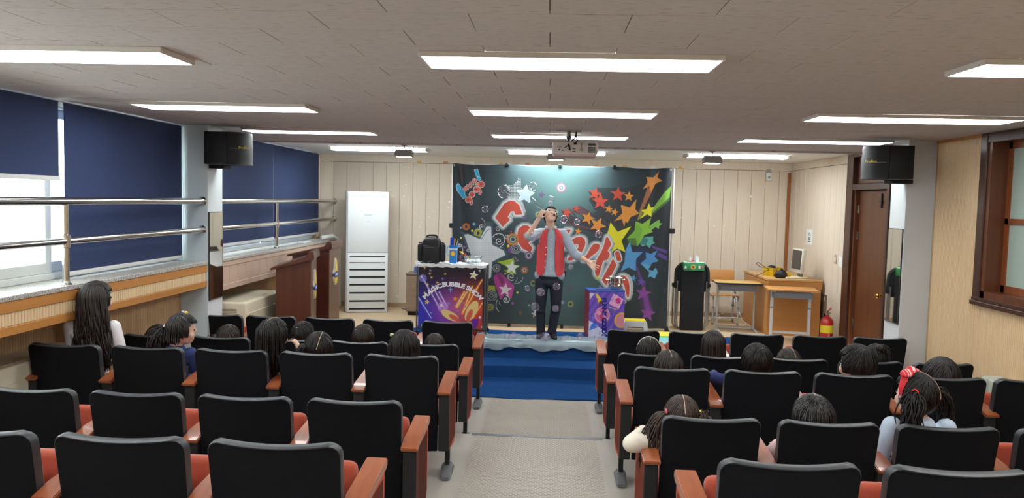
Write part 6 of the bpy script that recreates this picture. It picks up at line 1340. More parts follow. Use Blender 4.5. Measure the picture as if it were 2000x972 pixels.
# left flank of the box shows as a maroon side: turned panel
m_nv = mat('letter_navy', '14227a', 0.4)
bmT = BM(); 
for k, ch in enumerate('FUNNY GOGO!'):
    if ch == ' ': continue
    yy = 375 + k * 50 + (0 if k < 5 else -18); px, py = 1130 + 321 / 6.943, 530 + yy / 6.943
    p = atY(px, py, pY - 0.003); me = text_mesh(ch, 0.082, m_nv, 0.0006, bold=0.0045); b2_ = BM(); b2_.from_mesh(me); bmesh.ops.transform(b2_, matrix=Matrix.Translation(p) @ Matrix.Rotation(math.pi / 2, 4, 'Y') @ Matrix.Rotation(math.pi / 2, 4, 'X') @ Matrix.Scale(1.05, 4, (1, 0, 0)), verts=b2_.verts)
    tm = bpy.data.meshes.new('x'); b2_.to_mesh(tm); b2_.free(); bmT.from_mesh(tm); bpy.data.meshes.remove(tm); bpy.data.meshes.remove(me)
bpart('side_lettering', bmT, m_nv, PX, smooth=False)['label'] = 'navy vertical lettering FUNNY GOGO!'
PX.rotation_euler.z = math.radians(9)
t = thing('cooking_pot', 'ribbed stainless steel pot with lug handles on the party box', 'pot', (0.89, pY + 0.15, 1.018))
bm = BM(); lathe(bm, [(0, 0), (0.065, 0), (0.07, 0.006), (0.075, 0.03), (0.086, 0.034), (0.086, 0.05), (0.078, 0.054), (0.08, 0.07), (0.094, 0.074), (0.095, 0.092), (0.086, 0.096), (0.09, 0.15), (0.104, 0.155), (0.108, 0.16), (0.104, 0.166), (0.10, 0.16), (0.085, 0.15), (0.08, 0.09), (0, 0.02)], 32); obj('pot_body', bm, m_steel, t)
for s in (-1, 1):
    bm = BM(); tube(bm, [(s * 0.085, -0.035, 0.13), (s * 0.125, -0.03, 0.133), (s * 0.132, 0, 0.134), (s * 0.125, 0.03, 0.133), (s * 0.085, 0.035, 0.13)], 0.006, 8); obj('lug_handle', bm, m_steel, t)
# ================================================================ PEOPLE
m_skin = mat('skin', 'e0b8a0', 0.55, var=0.12, vscale=(20, 20, 20), col2='d2a58b')
m_hairb = mat('hair_black', '0d0b0a', 0.5, spec=0.35, var=0.4, vscale=(60, 60, 8), col2='2a211c')
m_hairbr = mat('hair_brown', '21160f', 0.5, var=0.5, vscale=(60, 60, 8), col2='160e0a')
m_jean = mat('dark_jeans', '181e2c', 0.8, var=0.3, vscale=(12, 12, 5), col2='10141f')
m_shoe = mat('black_shoe', '16171b', 0.5)
m_part = mat('scalp', 'b99a86', 0.6)

def _capsule(bm, p0, r0, p1, r1, n=14):
    p0 = Vector(p0); p1 = Vector(p1); d = p1 - p0; L = d.length
    if L < 1e-5: sph(bm, p0, r0, n, 8); return
    q = d.to_track_quat('Z', 'Y').to_matrix().to_4x4(); prof = []
    for k in range(5): a = -math.pi / 2 + k * math.pi / 8; prof.append((max(0, r0 * math.cos(a)), r0 * math.sin(a)))
    for k in range(5): a = k * math.pi / 8; prof.append((max(0, r1 * math.cos(a)) if k < 4 else 0, L + r1 * math.sin(a)))
    prof[0] = (0, -r0); vs_ = lathe(bm, prof, n); _xf(bm, vs_, Matrix.Translation(p0) @ q)
def _sdf(pr, P):
    k = pr[0]
    if k == 'cap':
        a = np.array(pr[2]); b = np.array(pr[4]); d = b - a; L = d.dot(d) + 1e-9; t_ = np.clip((P - a) @ d / L, 0, 1); return np.linalg.norm(P - a - t_[:, None] * d, axis=1) - (pr[3] * (1 - t_) + pr[5] * t_)
    c = np.array(pr[2]); r = np.array(pr[3]); Q = P - c
    if pr[4] is not None: Q = Q @ np.array(Euler(pr[4]).to_matrix())
    return (np.linalg.norm(Q / r, axis=1) - 1) * r.min()
def blob(name, prims, voxel, mats, parent=None, smooth_it=3):
    """one continuous surface grown over tapered limbs and ellipsoids; prims: ('cap', mat, p0, r0, p1, r1) or ('ell', mat, centre, radii, euler)"""
    bm = BM()
    for pr in prims:
        if pr[0] == 'cap': _capsule(bm, pr[2], pr[3], pr[4], pr[5])
        else: sph(bm, pr[2], tuple(pr[3]), 20, 14, pr[4])
    bmesh.ops.recalc_face_normals(bm, faces=bm.faces); me = bpy.data.meshes.new(name); bm.to_mesh(me); bm.free()
    o = bpy.data.objects.new(name, me); C.objects.link(o)
    r_ = o.modifiers.new('r', 'REMESH'); r_.mode = 'VOXEL'; r_.voxel_size = voxel
    s_ = o.modifiers.new('s', 'SMOOTH'); s_.iterations = smooth_it; s_.factor = 0.5
    dg = bpy.context.evaluated_depsgraph_get(); m2 = bpy.data.meshes.new_from_object(o.evaluated_get(dg)); o.modifiers.clear(); o.data = m2; bpy.data.meshes.remove(me); m2.name = name
    m2.materials.clear()
    for x in mats: m2.materials.append(x)
    n = len(m2.polygons); cen = np.empty(n * 3, np.float32); m2.polygons.foreach_get('center', cen); cen = cen.reshape(-1, 3)
    D = np.stack([_sdf(pr, cen) for pr in prims], 1); idx = np.array([pr[1] for pr in prims])[D.argmin(1)]
    m2.polygons.foreach_set('material_index', idx.astype(np.int32)); m2.polygons.foreach_set('use_smooth', np.ones(n, bool)); m2.update()
    if parent is not None: o.parent = parent
    return o
def hand(pr, mi, wrist, d, nrm, side, curl, spread=0.12, s=1.0):
    """palm and five fingers; d points wrist to fingers, nrm out of the palm, side = thumb side sign"""
    w = Vector(wrist); d = Vector(d).normalized(); nrm = (Vector(nrm) - d * Vector(nrm).dot(d)).normalized(); sd = d.cross(nrm).normalized() * side
    pr.append(('cap', mi, w, 0.024 * s, w + d * 0.045 * s, 0.028 * s))
    for k, (o_, L) in enumerate(((0.032, 0.070), (0.011, 0.078), (-0.011, 0.072), (-0.031, 0.056))):
        b = w + d * (0.035 * s) + sd * o_ * 0.7 * s; kn = w + d * 0.088 * s + sd * o_ * s; pr.append(('cap', mi, b, 0.014 * s, kn, 0.0115 * s))
        dir_ = (d + sd * spread * (o_ / 0.02)).normalized(); p = kn
        for q, f in enumerate((0.45, 0.32, 0.23)):
            ax = dir_.cross(nrm).normalized(); dir_ = (Matrix.Rotation(curl * (0.8 + 0.25 * q), 3, ax) @ dir_).normalized(); p2 = p + dir_ * L * f * s
            pr.append(('cap', mi, p, (0.0098 - 0.001 * q) * s, p2, (0.009 - 0.001 * q) * s)); p = p2
    tb = w + d * 0.03 * s + sd * 0.022 * s; td = (d * 0.65 + sd * 0.75 + nrm * 0.25).normalized(); t1 = tb + td * 0.042 * s; t2 = t1 + (td + d * 0.5 + nrm * curl * 0.6).normalized() * 0.034 * s
    pr += [('cap', mi, tb, 0.014 * s, t1, 0.0115 * s), ('cap', mi, t1, 0.0115 * s, t2, 0.009 * s)]

# ---- hair: scalp shell plus locks; head-local frame, face towards +y
def hair_shell(bm, r, seed, face_z=0.25, nape=-0.75, front_y=0.35):
    """cap of hair on an ellipsoid of radii r, open over the face"""
    rr_ = random.Random(seed); nu, nv = 44, 22; ph = [rr_.uniform(0, 6.28) for _ in range(6)]; G = {}
    for j in range(nv + 1):
        th = math.pi * j / nv
        for i in range(nu):
            a = 2 * math.pi * i / nu; x, y, z = math.sin(th) * math.cos(a), math.sin(th) * math.sin(a), math.cos(th)
            k = 1 + 0.018 * math.sin(9 * a + ph[0] + 2 * z) * math.sin(th) + 0.012 * math.sin(23 * a + ph[1]) * math.sin(th)
            G[i, j] = (x, y, z, bm.verts.new((x * r[0] * k, y * r[1] * k, z * r[2] * k)))
    for j in range(nv):
        for i in range(nu):
            q = [G[i, j], G[(i + 1) % nu, j], G[(i + 1) % nu, j + 1], G[i, j + 1]]
            y = sum(v[1] for v in q) / 4; z = sum(v[2] for v in q) / 4
            if z < nape or (y > front_y + max(0.0, z - face_z) * 1.4 and z < face_z + 0.45) or (y > -0.1 and z < -0.45): continue
            vs_ = []
            for v in q:
                if v[3] not in vs_: vs_.append(v[3])
            if len(vs_) >= 3:
                try: bm.faces.new(vs_)
                except ValueError: pass
    for v in [v for v in bm.verts if not v.link_faces]: bm.verts.remove(v)
def lock(bm, pts, r, n=5): tube(bm, pts, [r * f for f in ([0.7] + [1.0] * (len(pts) - 2) + [0.25])], n)
def scalp_locks(bm, r, seed, n=70, crown=(0, -0.35, 0.9), zend=-0.6, rad=0.006):
    rr_ = random.Random(seed); c = Vector(crown).normalized(); rad *= 0.62
    for k in range(int(n * 2.2)):
        a = rr_.uniform(0, 2 * math.pi); zz = rr_.uniform(zend, 0.3)
        e = Vector((math.cos(a), math.sin(a), 0)) * math.sqrt(1 - zz * zz); e.z = zz
        if e.y > 0.3 and e.z < 0.45: e.z = 0.45; e.normalize()
        s0 = (c + Vector((rr_.uniform(-0.2, 0.2), rr_.uniform(-0.2, 0.2), 0))).normalized(); pts = []
        for q in range(7):
            t_ = q / 6; v = (s0 * (1 - t_) + e * t_).normalized(); o_ = 1.015 + 0.02 * rr_.random(); pts.append(Vector((v.x * r[0] * o_, v.y * r[1] * o_, v.z * r[2] * o_)))
        lock(bm, pts, rad * rr_.uniform(0.6, 1.1), 4)
def hang_locks(bm, r, seed, n, length, wave, rad, spread=1.0, front=0.25, zs=0.0):
    """long locks hanging from the scalp behind a given front limit"""
    rr_ = random.Random(seed); rad *= 0.66
    for k in range(int(n * 1.9)):
        a = math.pi * 1.5 + rr_.uniform(-1, 1) * (1.35 + front); L = length * rr_.uniform(0.78, 1.05); ph = rr_.uniform(0, 6.28); ph2 = rr_.uniform(0, 6.28); depth = rr_.uniform(0.72, 1.06)
        x0, y0 = r[0] * math.cos(a) * depth, r[1] * math.sin(a) * depth; pts = []
        top = Vector((x0 * 0.55, y0 * 0.6, r[2] * 0.86)); pts.append(top); pts.append(Vector((x0 * 0.97, y0 * 0.97, r[2] * 0.35 + zs)))
        N = 9
        for q in range(N):
            t_ = q / (N - 1); z = r[2] * 0.0 + zs - L * t_; wv = wave * min(1, t_ * 2) ; pts.append(Vector((x0 * (1 + 0.10 * t_ * spread) + wv * math.sin(ph + t_ * 9), y0 * (1 + 0.05 * t_) + 0.5 * wv * math.cos(ph2 + t_ * 8), z)))
        lock(bm, pts, rad * rr_.uniform(0.7, 1.2), 5)
def tail_locks(bm, root, dirs, n, length, rad, seed, droop=1.0, spread=0.02, wave=0.006):
    rr_ = random.Random(seed); root = Vector(root); dirs = Vector(dirs); rad *= 0.5
    for k in range(int(n * 2.4)):
        j = Vector((rr_.gauss(0, 1), rr_.gauss(0, 1), rr_.gauss(0, 1))) * spread; L = length * rr_.uniform(0.75, 1.05); pts = [root + j * 0.15]; p = root + j * 0.15; v = (dirs + j * 4).normalized(); ph = rr_.uniform(0, 6)
        for q in range(8):
            v = (v + Vector((0, 0, -1)) * 0.28 * droop).normalized(); p = p + v * L / 8; pts.append(p + j * min(1, (q + 1) / 3) * 1.3 + Vector((math.sin(ph + q * 0.9), math.cos(ph + q), 0)) * wave)
        lock(bm, pts, rad * rr_.uniform(0.7, 1.2), 5)
def on_head(r, v, k=1.03):
    v = Vector(v).normalized(); return Vector((v.x * r[0] * k, v.y * r[1] * k, v.z * r[2] * k))

def child(side, row, k, px, ytop, hw, style, yaw, shirt, label, seed, pitch=0.0, roll=0.0, hair=None, arms=True, dy=0.19, extra=None, adult=False):
    """a seated spectator facing the stage; the head sits where the photograph shows it, the hips on the seat"""
    st = SEATS[side, row, k].location; zf = st.z; Y = st.y + dy; hm = hair or m_hairb
    top = atY(px, ytop, Y); hr = (hw, hw * 1.12, hw * 1.17); hc = Vector((top.x, Y, top.z - hr[2])); sk = hw / 0.106
    RM = Euler((pitch, roll, yaw)).to_matrix()
    m_sh = mat('shirt_' + shirt, shirt, 0.85, var=0.2, vscale=(10, 10, 10))
    hip = Vector((st.x, st.y + 0.26, zf + 0.50)); nk = hc + RM @ Vector((0, -0.02, -0.10 * sk)); nb = Vector((nk.x * 0.75 + hip.x * 0.25, Y - 0.005, hc.z - 0.165 * sk)); sw = (0.165 if adult else 0.15 if row == 'D' else 0.13) * min(1.1, sk)
    pr = []
    def S(p): return tuple(p)
    hd = lambda v: hc + RM @ Vector(v)
    pr.append(('ell', 0, S(hc), (hw * 0.80, hw * 0.93, hw * 1.05), tuple(RM.to_euler())))
    pr.append(('ell', 0, S(hd((0, hw * 0.35, -hw * 0.62))), (hw * 0.58, hw * 0.55, hw * 0.5), tuple(RM.to_euler())))
    pr.append(('ell', 0, S(hd((0, hw * 0.93, -hw * 0.12))), (hw * 0.13, hw * 0.16, hw * 0.18), tuple(RM.to_euler())))
    for s in (-1, 1):
        pr.append(('ell', 0, S(hd((s * hw * 0.83, 0.0, -hw * 0.12))), (hw * 0.10, hw * 0.20, hw * 0.28), tuple(RM.to_euler())))
        pr.append(('ell', 0, S(hd((s * hw * 0.42, hw * 0.62, -hw * 0.38))), (hw * 0.30, hw * 0.26, hw * 0.30), tuple(RM.to_euler())))
    pr.append(('cap', 0, S(hd((0, -0.01, -hw * 0.7))), hw * 0.42, S(nb + Vector((0, 0, 0.02))), hw * 0.42))
    mid = nb * 0.5 + hip * 0.5
    pr.append(('ell', 1, S(nb + Vector((0, 0, 0.0))), (0.085 * sk, 0.07 * sk, 0.05 * sk), None))
    pr += [('ell', 1, S(nb * 0.8 + hip * 0.2), (sw * 0.95, 0.075 * sk, 0.085 * sk), None), ('cap', 1, S(nb * 0.85 + hip * 0.15), 0.085 * sk, S(mid), 0.10 * sk), ('cap', 1, S(mid), 0.10 * sk, S(hip), 0.115 * sk), ('ell', 1, S(mid), (sw * 0.95, 0.10 * sk, 0.14 * sk), None)]
    kn = []
    for s in (-1, 1):
        h0 = hip + Vector((s * 0.075, 0.03, 0.0)); knee = Vector((st.x + s * 0.085, st.y + 0.60, zf + 0.50)); ank = Vector((st.x + s * 0.085, st.y + 0.66, zf + 0.12)); kn.append(knee)
        pr += [('cap', 2, S(h0), 0.078 * sk, S(knee), 0.056 * sk), ('cap', 2, S(knee), 0.054 * sk, S(ank), 0.036 * sk), ('cap', 2, S(ank), 0.034 * sk, S(ank + Vector((0, 0.11, -0.045))), 0.030 * sk)]
        if arms:
            sh = nb * 0.90 + hip * 0.10 + Vector((s * sw, 0.0, 0.015)); el = Vector((sh.x + s * 0.03, sh.y + 0.07, max(zf + 0.60, sh.z - 0.21 * sk))); wr = Vector((st.x + s * 0.06, st.y + 0.47, zf + 0.585))
            if extra and ('arm', s) in extra: el, wr, hdir, hn, cu = extra['arm', s](sh)
            else: hdir, hn, cu = (-s * 0.3, 1, -0.05), (0, 0, -1), 0.25
            sf = (extra or {}).get('sleeve', 1.0); pr += [('cap', 1, S(sh), 0.048 * sk * sf ** 0.5, S(el), 0.040 * sk * sf), ('cap', 1, S(el), 0.040 * sk * sf, S(wr), 0.030 * sk * sf)]; hand(pr, 0, wr, hdir, hn, -s, cu, 0.1, 0.72 * sk if not adult else 0.95)
    person = blob('person', pr, 0.0095 if row != 'D' else 0.008, [m_skin, m_sh, m_jean], None, 3); tag(person, label, 'person', 'spectators in the theatre seats')
    # eyes and mouth on the face side
    F_ = Matrix.Translation(hc) @ RM.to_4x4()
    # hair
    bm = BM()
    long_ = style in ('long', 'longwavy')
    hair_shell(bm, hr, seed, 0.25, -0.72 if style != 'short' else -0.62)
    scalp_locks(bm, hr, seed + 1, 80 if row in 'CD' else 55, zend=-0.6 if style != 'short' else -0.5, rad=0.006 * sk)
    if style == 'long': hang_locks(bm, hr, seed + 2, 90, 0.30 * sk, 0.004, 0.008)
    if style == 'longwavy': hang_locks(bm, hr, seed + 2, 200, 0.50, 0.024, 0.010, 6.0)
    if style == 'mid': hang_locks(bm, hr, seed + 2, 60, 0.13 * sk, 0.003, 0.008)
    if style == 'ponytail': hang_locks(bm, hr, seed + 2, 60, 0.10, 0.003, 0.008, front=0.0); tail_locks(bm, on_head(hr, (-0.25, -1, 0.15), 1.02), (-0.2, -0.6, -0.3), 80, 0.24, 0.009, seed + 3, 1.8, 0.016)
    if style == 'bun':
        p = on_head(hr, (0.15, -0.6, 0.75), 1.10); sph(bm, p, (0.045, 0.04, 0.038), 16, 10); tail_locks(bm, p, (0.5, -0.6, 0.2), 14, 0.07, 0.006, seed + 3, 1.2, 0.012)
    if style == 'lowbun':
        p = on_head(hr, (-0.55, -0.75, 0.15), 1.12); sph(bm, p, (0.035, 0.03, 0.03), 14, 8); tail_locks(bm, p, (-0.6, -0.5, -0.2), 12, 0.06, 0.006, seed + 3, 1.2, 0.012)
    if style == 'pigtails':
        tl = (extra or {}).get('tail', 0.22)
        for s in (-1, 1): tail_locks(bm, on_head(hr, (s * 0.95, -0.35, 0.28), 1.04), (s * 0.55, -0.30, 0.05), 60, tl if isinstance(tl, float) else tl[(s + 1) // 2], 0.0085, seed + 5 + s, 1.9, 0.011, 0.008)
    bmesh.ops.transform(bm, matrix=F_, verts=bm.verts); h_ = obj('hair', bm, hm, person, angle=180)
    def hp(bm, name, m): bmesh.ops.transform(bm, matrix=F_, verts=bm.verts); return obj(name, bm, m, h_, angle=60)
    ex = extra or {}
    if 'parting' in ex:
        bm = BM(); q0, q1 = ex['parting']; pts = [on_head(hr, Vector(q0) * (1 - t_ / 6) + Vector(q1) * (t_ / 6), 1.045) for t_ in range(7)]; tube(bm, pts, 0.0028, 6); hp(bm, 'parting', m_part)
    if 'whorl' in ex:
        bm = BM(); sph(bm, on_head(hr, ex['whorl'], 1.03), (0.008, 0.008, 0.004), 10, 6); hp(bm, 'crown_whorl', m_part)
    if 'band' in ex:
        bm = BM(); pts = [on_head(hr, (math.cos(a), ex['band'][1], math.sin(a)), 1.06) for a in [math.pi * q / 16 for q in range(17)]]; tube(bm, pts, 0.0055, 8); hp(bm, 'headband', mat('band_' + ex['band'][0], ex['band'][0], 0.5))
    for c_, v in ex.get('clips', ()):
        bm = BM(); box(bm, on_head(hr, v, 1.08), (0.03, 0.022, 0.022), (0.3, 0.2, 0.5), 0.006, 2); hp(bm, 'hair_clip', mat('clip_' + c_, c_, 0.4))
    for c_, v in ex.get('ties', ()):
        bm = BM(); v = Vector(v); g = lathe(bm, [(0.013, -0.006), (0.019, -0.004), (0.019, 0.004), (0.013, 0.006)], 14, on_head(hr, v, 1.07), (v.x, v.y * 0.4, 0.2)); hp(bm, 'hair_tie', mat('tie_' + c_, c_, 0.5))
    for f in ex.get('custom', ()): f(person, h_, hr, F_, hp)
    # face details
    for s in (-1, 1):
        bm = BM(); sph(bm, (s * hw * 0.34, hw * 0.86, 0.0), (hw * 0.12, hw * 0.05, hw * 0.06), 10, 6); bmesh.ops.transform(bm, matrix=F_, verts=bm.verts); obj('eye', bm, mat('eye_dark', '1a1412', 0.3), person)
    bm = BM(); sph(bm, (0, hw * 0.84, -hw * 0.55), (hw * 0.2, hw * 0.06, hw * 0.06), 10, 6); bmesh.ops.transform(bm, matrix=F_, verts=bm.verts); obj('mouth', bm, mat('lips', 'b0685c', 0.5), person)
    return person
def arm_to(elb, wr, hdir, hn, cu): return lambda sh: (Vector(elb), Vector(wr), hdir, hn, cu)
rad = math.radians
# window side
child('L', 'C', 4, 187, 549, 0.108, 'longwavy', rad(-25), 'ece8ea', 'person with long wavy dark hair and white blouse by the window rail', 10, hair=mat('hair_wavy', '170f0c', 0.48, var=0.5, vscale=(50, 50, 8), col2='2a1b14'), adult=True,
      extra={('arm', 1): (lambda sh: (Vector((sh.x + 0.05, sh.y + 0.02, sh.z - 0.22)), Vector((sh.x + 0.03, sh.y + 0.20, sh.z - 0.36)), (0, 1, -0.3), (0, 0, -1), 0.3))})
child('L', 'B', 4, 308, 634, 0.104, 'mid', 0, '3a3f4a', 'person in the seat beside the white-bloused person, only dark crown showing', 20, hair=m_hairbr)
child('L', 'C', 3, 355, 612, 0.100, 'ponytail', rad(-62), '2c3f74', 'person with a tied ponytail and navy top turning towards the aisle', 30, pitch=-0.05, hair=mat('hair_soft', '120d0b', 0.5, var=0.4, vscale=(60, 60, 8), col2='221814'),
      extra={'clips': (('c9a94a', (0.1, 0.2, 0.98)), ('8a8f96', (-0.15, 0.05, 0.98))), 'ties': (('cfd3d8', (-0.25, -1, 0.15)),)})
child('L', 'B', 3, 445, 634, 0.104, 'lowbun', rad(-8), '4a4450', 'person with short brownish hair in front of the navy-topped person', 40, hair=m_hairbr)
child('L', 'C', 2, 533, 621, 0.106, 'long', rad(-22), '8d8f98', 'person with long straight black hair resting a hand on the cheek', 50,
      extra={'parting': ((0.05, -0.5, 0.85), (0.1, 0.3, 0.95)), ('arm', 1): (lambda sh: (atY(600, 712, 5.66), atY(585, 682, 5.62), (-0.55, 0.0, 1), (-1, 0.2, -0.3), 0.45))})
child('L', 'B', 2, 592, 628, 0.098, 'short', rad(-28), '333b48', 'person with cropped black hair turned to the right, near the chin-resting person', 60, extra={'whorl': (0.1, -0.75, 0.6)})
child('L', 'C', 1, 622, 648, 0.104, 'lowbun', rad(-10), '5a5560', 'person with a small low bun and pale curved parting in the third row', 70, hair=m_hairb, extra={'parting': ((0.35, -0.85, 0.1), (0.25, 0.1, 0.95)), 'clips': (('c8ccd2', (-0.5, -0.8, 0.1)),)})
child('L', 'B', 1, 710, 633, 0.096, 'short', rad(-15), '3d4552', 'person with short black hair and one ear showing, second row near the cart', 80, hair=m_hairbr, extra={'whorl': (-0.3, -0.7, 0.65)})
child('L', 'C', 0, 790, 644, 0.107, 'mid', rad(8), '4a5570', 'person with black hair and a pale green hair clip beside the aisle', 90, extra={'clips': (('c3cf9a', (-0.8, 0.1, 0.65)),)})
child('L', 'B', 0, 849, 651, 0.090, 'short', 0, '6a3f3a', 'person with close-cropped dark hair low in the second-row aisle seat', 100, hair=m_hairbr)
# ribbed wall side
child('R', 'B', 0, 1268, 659, 0.099, 'mid', rad(-8), '6f5a52', 'person wearing a thin white hairband in the second-row aisle seat', 110, extra={'band': ('d8d2c6', 0.25), 'parting': ((0.1, -0.6, 0.8), (0.1, 0.1, 1))})
child('R', 'C', 0, 1306, 684, 0.100, 'mid', rad(5), '55505a', 'person with dark brown hair low in the third-row aisle seat', 120, hair=m_hairbr, extra={'parting': ((0.05, -0.7, 0.7), (0.0, 0.0, 1))})
child('R', 'B', 1, 1394, 645, 0.098, 'long', rad(10), 'd8d2b8', 'person with long straight dark hair and cream top behind the camp bed', 130, hair=mat('hair_umber', '17100d', 0.48, var=0.4, vscale=(60, 60, 8), col2='33261f'), extra={'parting': ((0.55, -0.6, 0.6), (0.2, 0.1, 1))})
child('R', 'C', 1, 1480, 671, 0.106, 'short', 0, '2a346a', 'person with thick short black hair and navy sleeve on the armrest', 140, extra={'whorl': (0.15, -0.55, 0.82), ('arm', -1): (lambda sh: (Vector((1.21, 5.52, L1 + 0.79)), Vector((1.24, 5.68, L1 + 0.78)), (0.2, 1, -0.1), (0, 0, -1), 0.3))})
child('R', 'B', 2, 1541, 680, 0.100, 'mid', rad(-5), '5d6066', 'person with brownish hair and a pale parting before the white-legged desk', 150, hair=m_hairbr, extra={'parting': ((0.35, -0.85, 0.35), (0.1, 0.1, 1))})
child('R', 'C', 2, 1676, 673, 0.118, 'short', rad(38), '3c4048', 'person with tousled thick black hair and cheek turned left', 160)
child('R', 'B', 3, 1713, 672, 0.105, 'bun', rad(-10), '4c4a55', 'person with a loose bun beside the tousled black-haired person', 170, hair=m_hairb)
child('R', 'C', 3, 1840, 698, 0.120, 'short', rad(-12), '3a3d45', 'person with short rounded black hair nearest the ribbed wall', 180, hair=mat('hair_fine', '100c0a', 0.5, var=0.4, vscale=(60, 60, 8), col2='2b221d'), roll=0.1)
def arm19(sh): return atY(1233, 866, 4.16), atY(1256, 842, 4.36), (0.85, 0.5, 0.15), (0, 0, -1), 0.4
child('R', 'D', 0, 1333, 773, 0.100, 'pigtails', rad(0), 'e4dccb', 'person with brown pigtails and cream sweater leaning an arm out to the aisle', 190, hair=mat('hair_chestnut', '35241a', 0.5, var=0.5, vscale=(60, 60, 8), col2='241812'),
      extra={'sleeve': 1.3, 'tail': (0.34, 0.13), 'parting': ((0.0, -0.9, 0.35), (0.0, 0.0, 1)), 'ties': (('d8646a', (-0.95, -0.35, 0.28)), ('e3c93a', (0.95, -0.35, 0.28))), ('arm', -1): arm19})
child('R', 'D', 1, 1590, 771, 0.113, 'mid', 0, 'e2c3c6', 'person with shiny bobbed black hair and pink top in the fourth row', 200, hair=mat('hair_shiny', '0d0a09', 0.35, var=0.3, vscale=(60, 60, 8), col2='241d19'),
      extra={'parting': ((0.0, -0.2, 1), (0.05, 0.35, 0.95)), 'clips': (('c23a6a', (-0.15, 0.75, 0.85)),), 'sleeve': 1.2, ('arm', -1): (lambda sh: (atY(1511, 885, 4.36), atY(1520, 868, 4.55), (0.4, 1, 0.0), (0, 0, -1), 0.3))})
def bow(person, h_, hr, F_, hp):
    m_g = mat('red_gingham', 'c9202c', 0.6, var=1.0, vscale=(90, 3, 3), col2='e8c3c3', thresh=(0.46, 0.5), detail=0.0)
    pts = [on_head(hr, (math.cos(a), 0.30, math.sin(a)), 1.05) for a in [math.pi * q / 16 for q in range(17)]]
    bm = BM(); n = []
    for q, p in enumerate(pts):
        wd = 0.011 + 0.022 * math.sin(math.pi * q / 16) ** 2; u = p.normalized(); f = Vector((0, 1, 0))
        n.append([bm.verts.new(p + f * wd + u * 0.0), bm.verts.new(p + f * wd * 0.5 + u * 0.012), bm.verts.new(p - f * wd * 0.5 + u * 0.012), bm.verts.new(p - f * wd)])
    for a, b in zip(n, n[1:]):
        for i in range(3): bm.faces.new((a[i], a[i + 1], b[i + 1], b[i]))
    hp(bm, 'wide_headband', m_g)
    bm = BM(); c = on_head(hr, (-0.1, 0.28, 1), 1.10); sph(bm, c, (0.022, 0.035, 0.022), 14, 8); sph(bm, c + Vector((-0.045, 0.0, -0.012)), (0.04, 0.035, 0.018), 14, 8, (0, -0.4, 0)); sph(bm, c + Vector((0.045, 0.0, -0.010)), (0.04, 0.03, 0.016), 14, 8, (0, 0.4, 0)); hp(bm, 'bow', m_g)
    bm = BM(); tube(bm, [on_head(hr, (-1, 0.28, z), 1.05) for z in (0.25, 0.05, -0.12)], 0.006, 8); hp(bm, 'band_end', mat('band_pink', 'e6cfd2', 0.5))
child('R', 'D', 2, 1792, 727, 0.104, 'pigtails', rad(38), 'c4d6ea', 'person with red checked bow headband, pigtails and pale blue top', 210, pitch=0.05, dy=0.17,
      extra={'sleeve': 1.25, 'tail': (0.26, 0.26), 'parting': ((0.25, -0.95, 0.0), (0.05, 0.0, 1)), 'ties': (('cf2a2a', (-0.95, -0.35, 0.28)), ('e0c030', (0.95, -0.35, 0.28))), 'custom': (bow,), ('arm', -1): (lambda sh: (Vector((sh.x - 0.075, sh.y - 0.01, sh.z - 0.20)), Vector((sh.x - 0.04, sh.y + 0.17, sh.z - 0.28)), (0, 1, 0.2), (0, 0, -1), 0.3))})

# ---------------------------------------------------------------- the performer
PY = 9.92
def P_(px, py, dy=0.0): return atY(px, py, PY + dy)
zS = STAGE + 0.02
m_shirt = mat('pale_blue_shirt', 'a9b9c6', 0.8, var=0.35, vscale=(14, 14, 10), col2='8797a6', bump=0.2, bscale=(25, 25, 25))
m_vest = mat('red_vest', 'd64a50', 0.8, var=0.25, vscale=(14, 14, 8), col2='b8323c', bump=0.2, bscale=(25, 25, 25))
hcp = P_(1075, 421, -0.03); HR = Euler((rad(-33), rad(8), rad(10))).to_matrix()      # head tipped back; face local -y
def hq(v): return hcp + HR @ Vector(v)
e_ = tuple(HR.to_euler())
sl, sr = P_(1056, 455, 0.0), P_(1099, 456, 0.0); ell_, wl = P_(1031, 461, -0.20), P_(1052, 427, -0.22); elr, wr_ = P_(1122, 496, -0.02), P_(1146, 509, -0.06); nkb = P_(1076, 446, 0.0)
hipc = P_(1072, 541, 0.0); pr = []
pr += [('ell', 0, tuple(hcp), (0.074, 0.092, 0.108), e_), ('ell', 0, tuple(hq((0, -0.03, -0.062))), (0.058, 0.062, 0.052), e_), ('ell', 0, tuple(hq((0, -0.068, -0.098))), (0.026, 0.024, 0.020), e_), ('ell', 0, tuple(hq((0, -0.096, -0.018))), (0.012, 0.019, 0.015), e_), ('cap', 0, tuple(hq((0, -0.088, 0.022))), 0.010, tuple(hq((0, -0.101, -0.012))), 0.012), ('ell', 0, tuple(hq((0, -0.080, 0.036))), (0.05, 0.014, 0.012), e_)]
for s in (-1, 1): pr += [('ell', 0, tuple(hq((s * 0.076, 0.004, -0.012))), (0.010, 0.020, 0.030), e_), ('ell', 0, tuple(hq((s * 0.038, -0.068, -0.03))), (0.026, 0.022, 0.024), e_)]
pr += [('cap', 0, tuple(hq((0, 0.015, -0.07))), 0.052, tuple(nkb), 0.056)]
pr += [('ell', 0, tuple(P_(1077, 478, 0)), (0.150, 0.095, 0.16), None), ('ell', 0, tuple(P_(1074, 520, 0)), (0.135, 0.095, 0.15), None), ('cap', 0, tuple(sl), 0.052, tuple(sr), 0.052)]
pr += [('cap', 0, tuple(sl), 0.052, tuple(ell_), 0.040), ('cap', 0, tuple(ell_), 0.040, tuple(wl), 0.026), ('cap', 0, tuple(sr), 0.052, tuple(elr), 0.042), ('cap', 0, tuple(elr), 0.041, tuple(wr_), 0.026)]
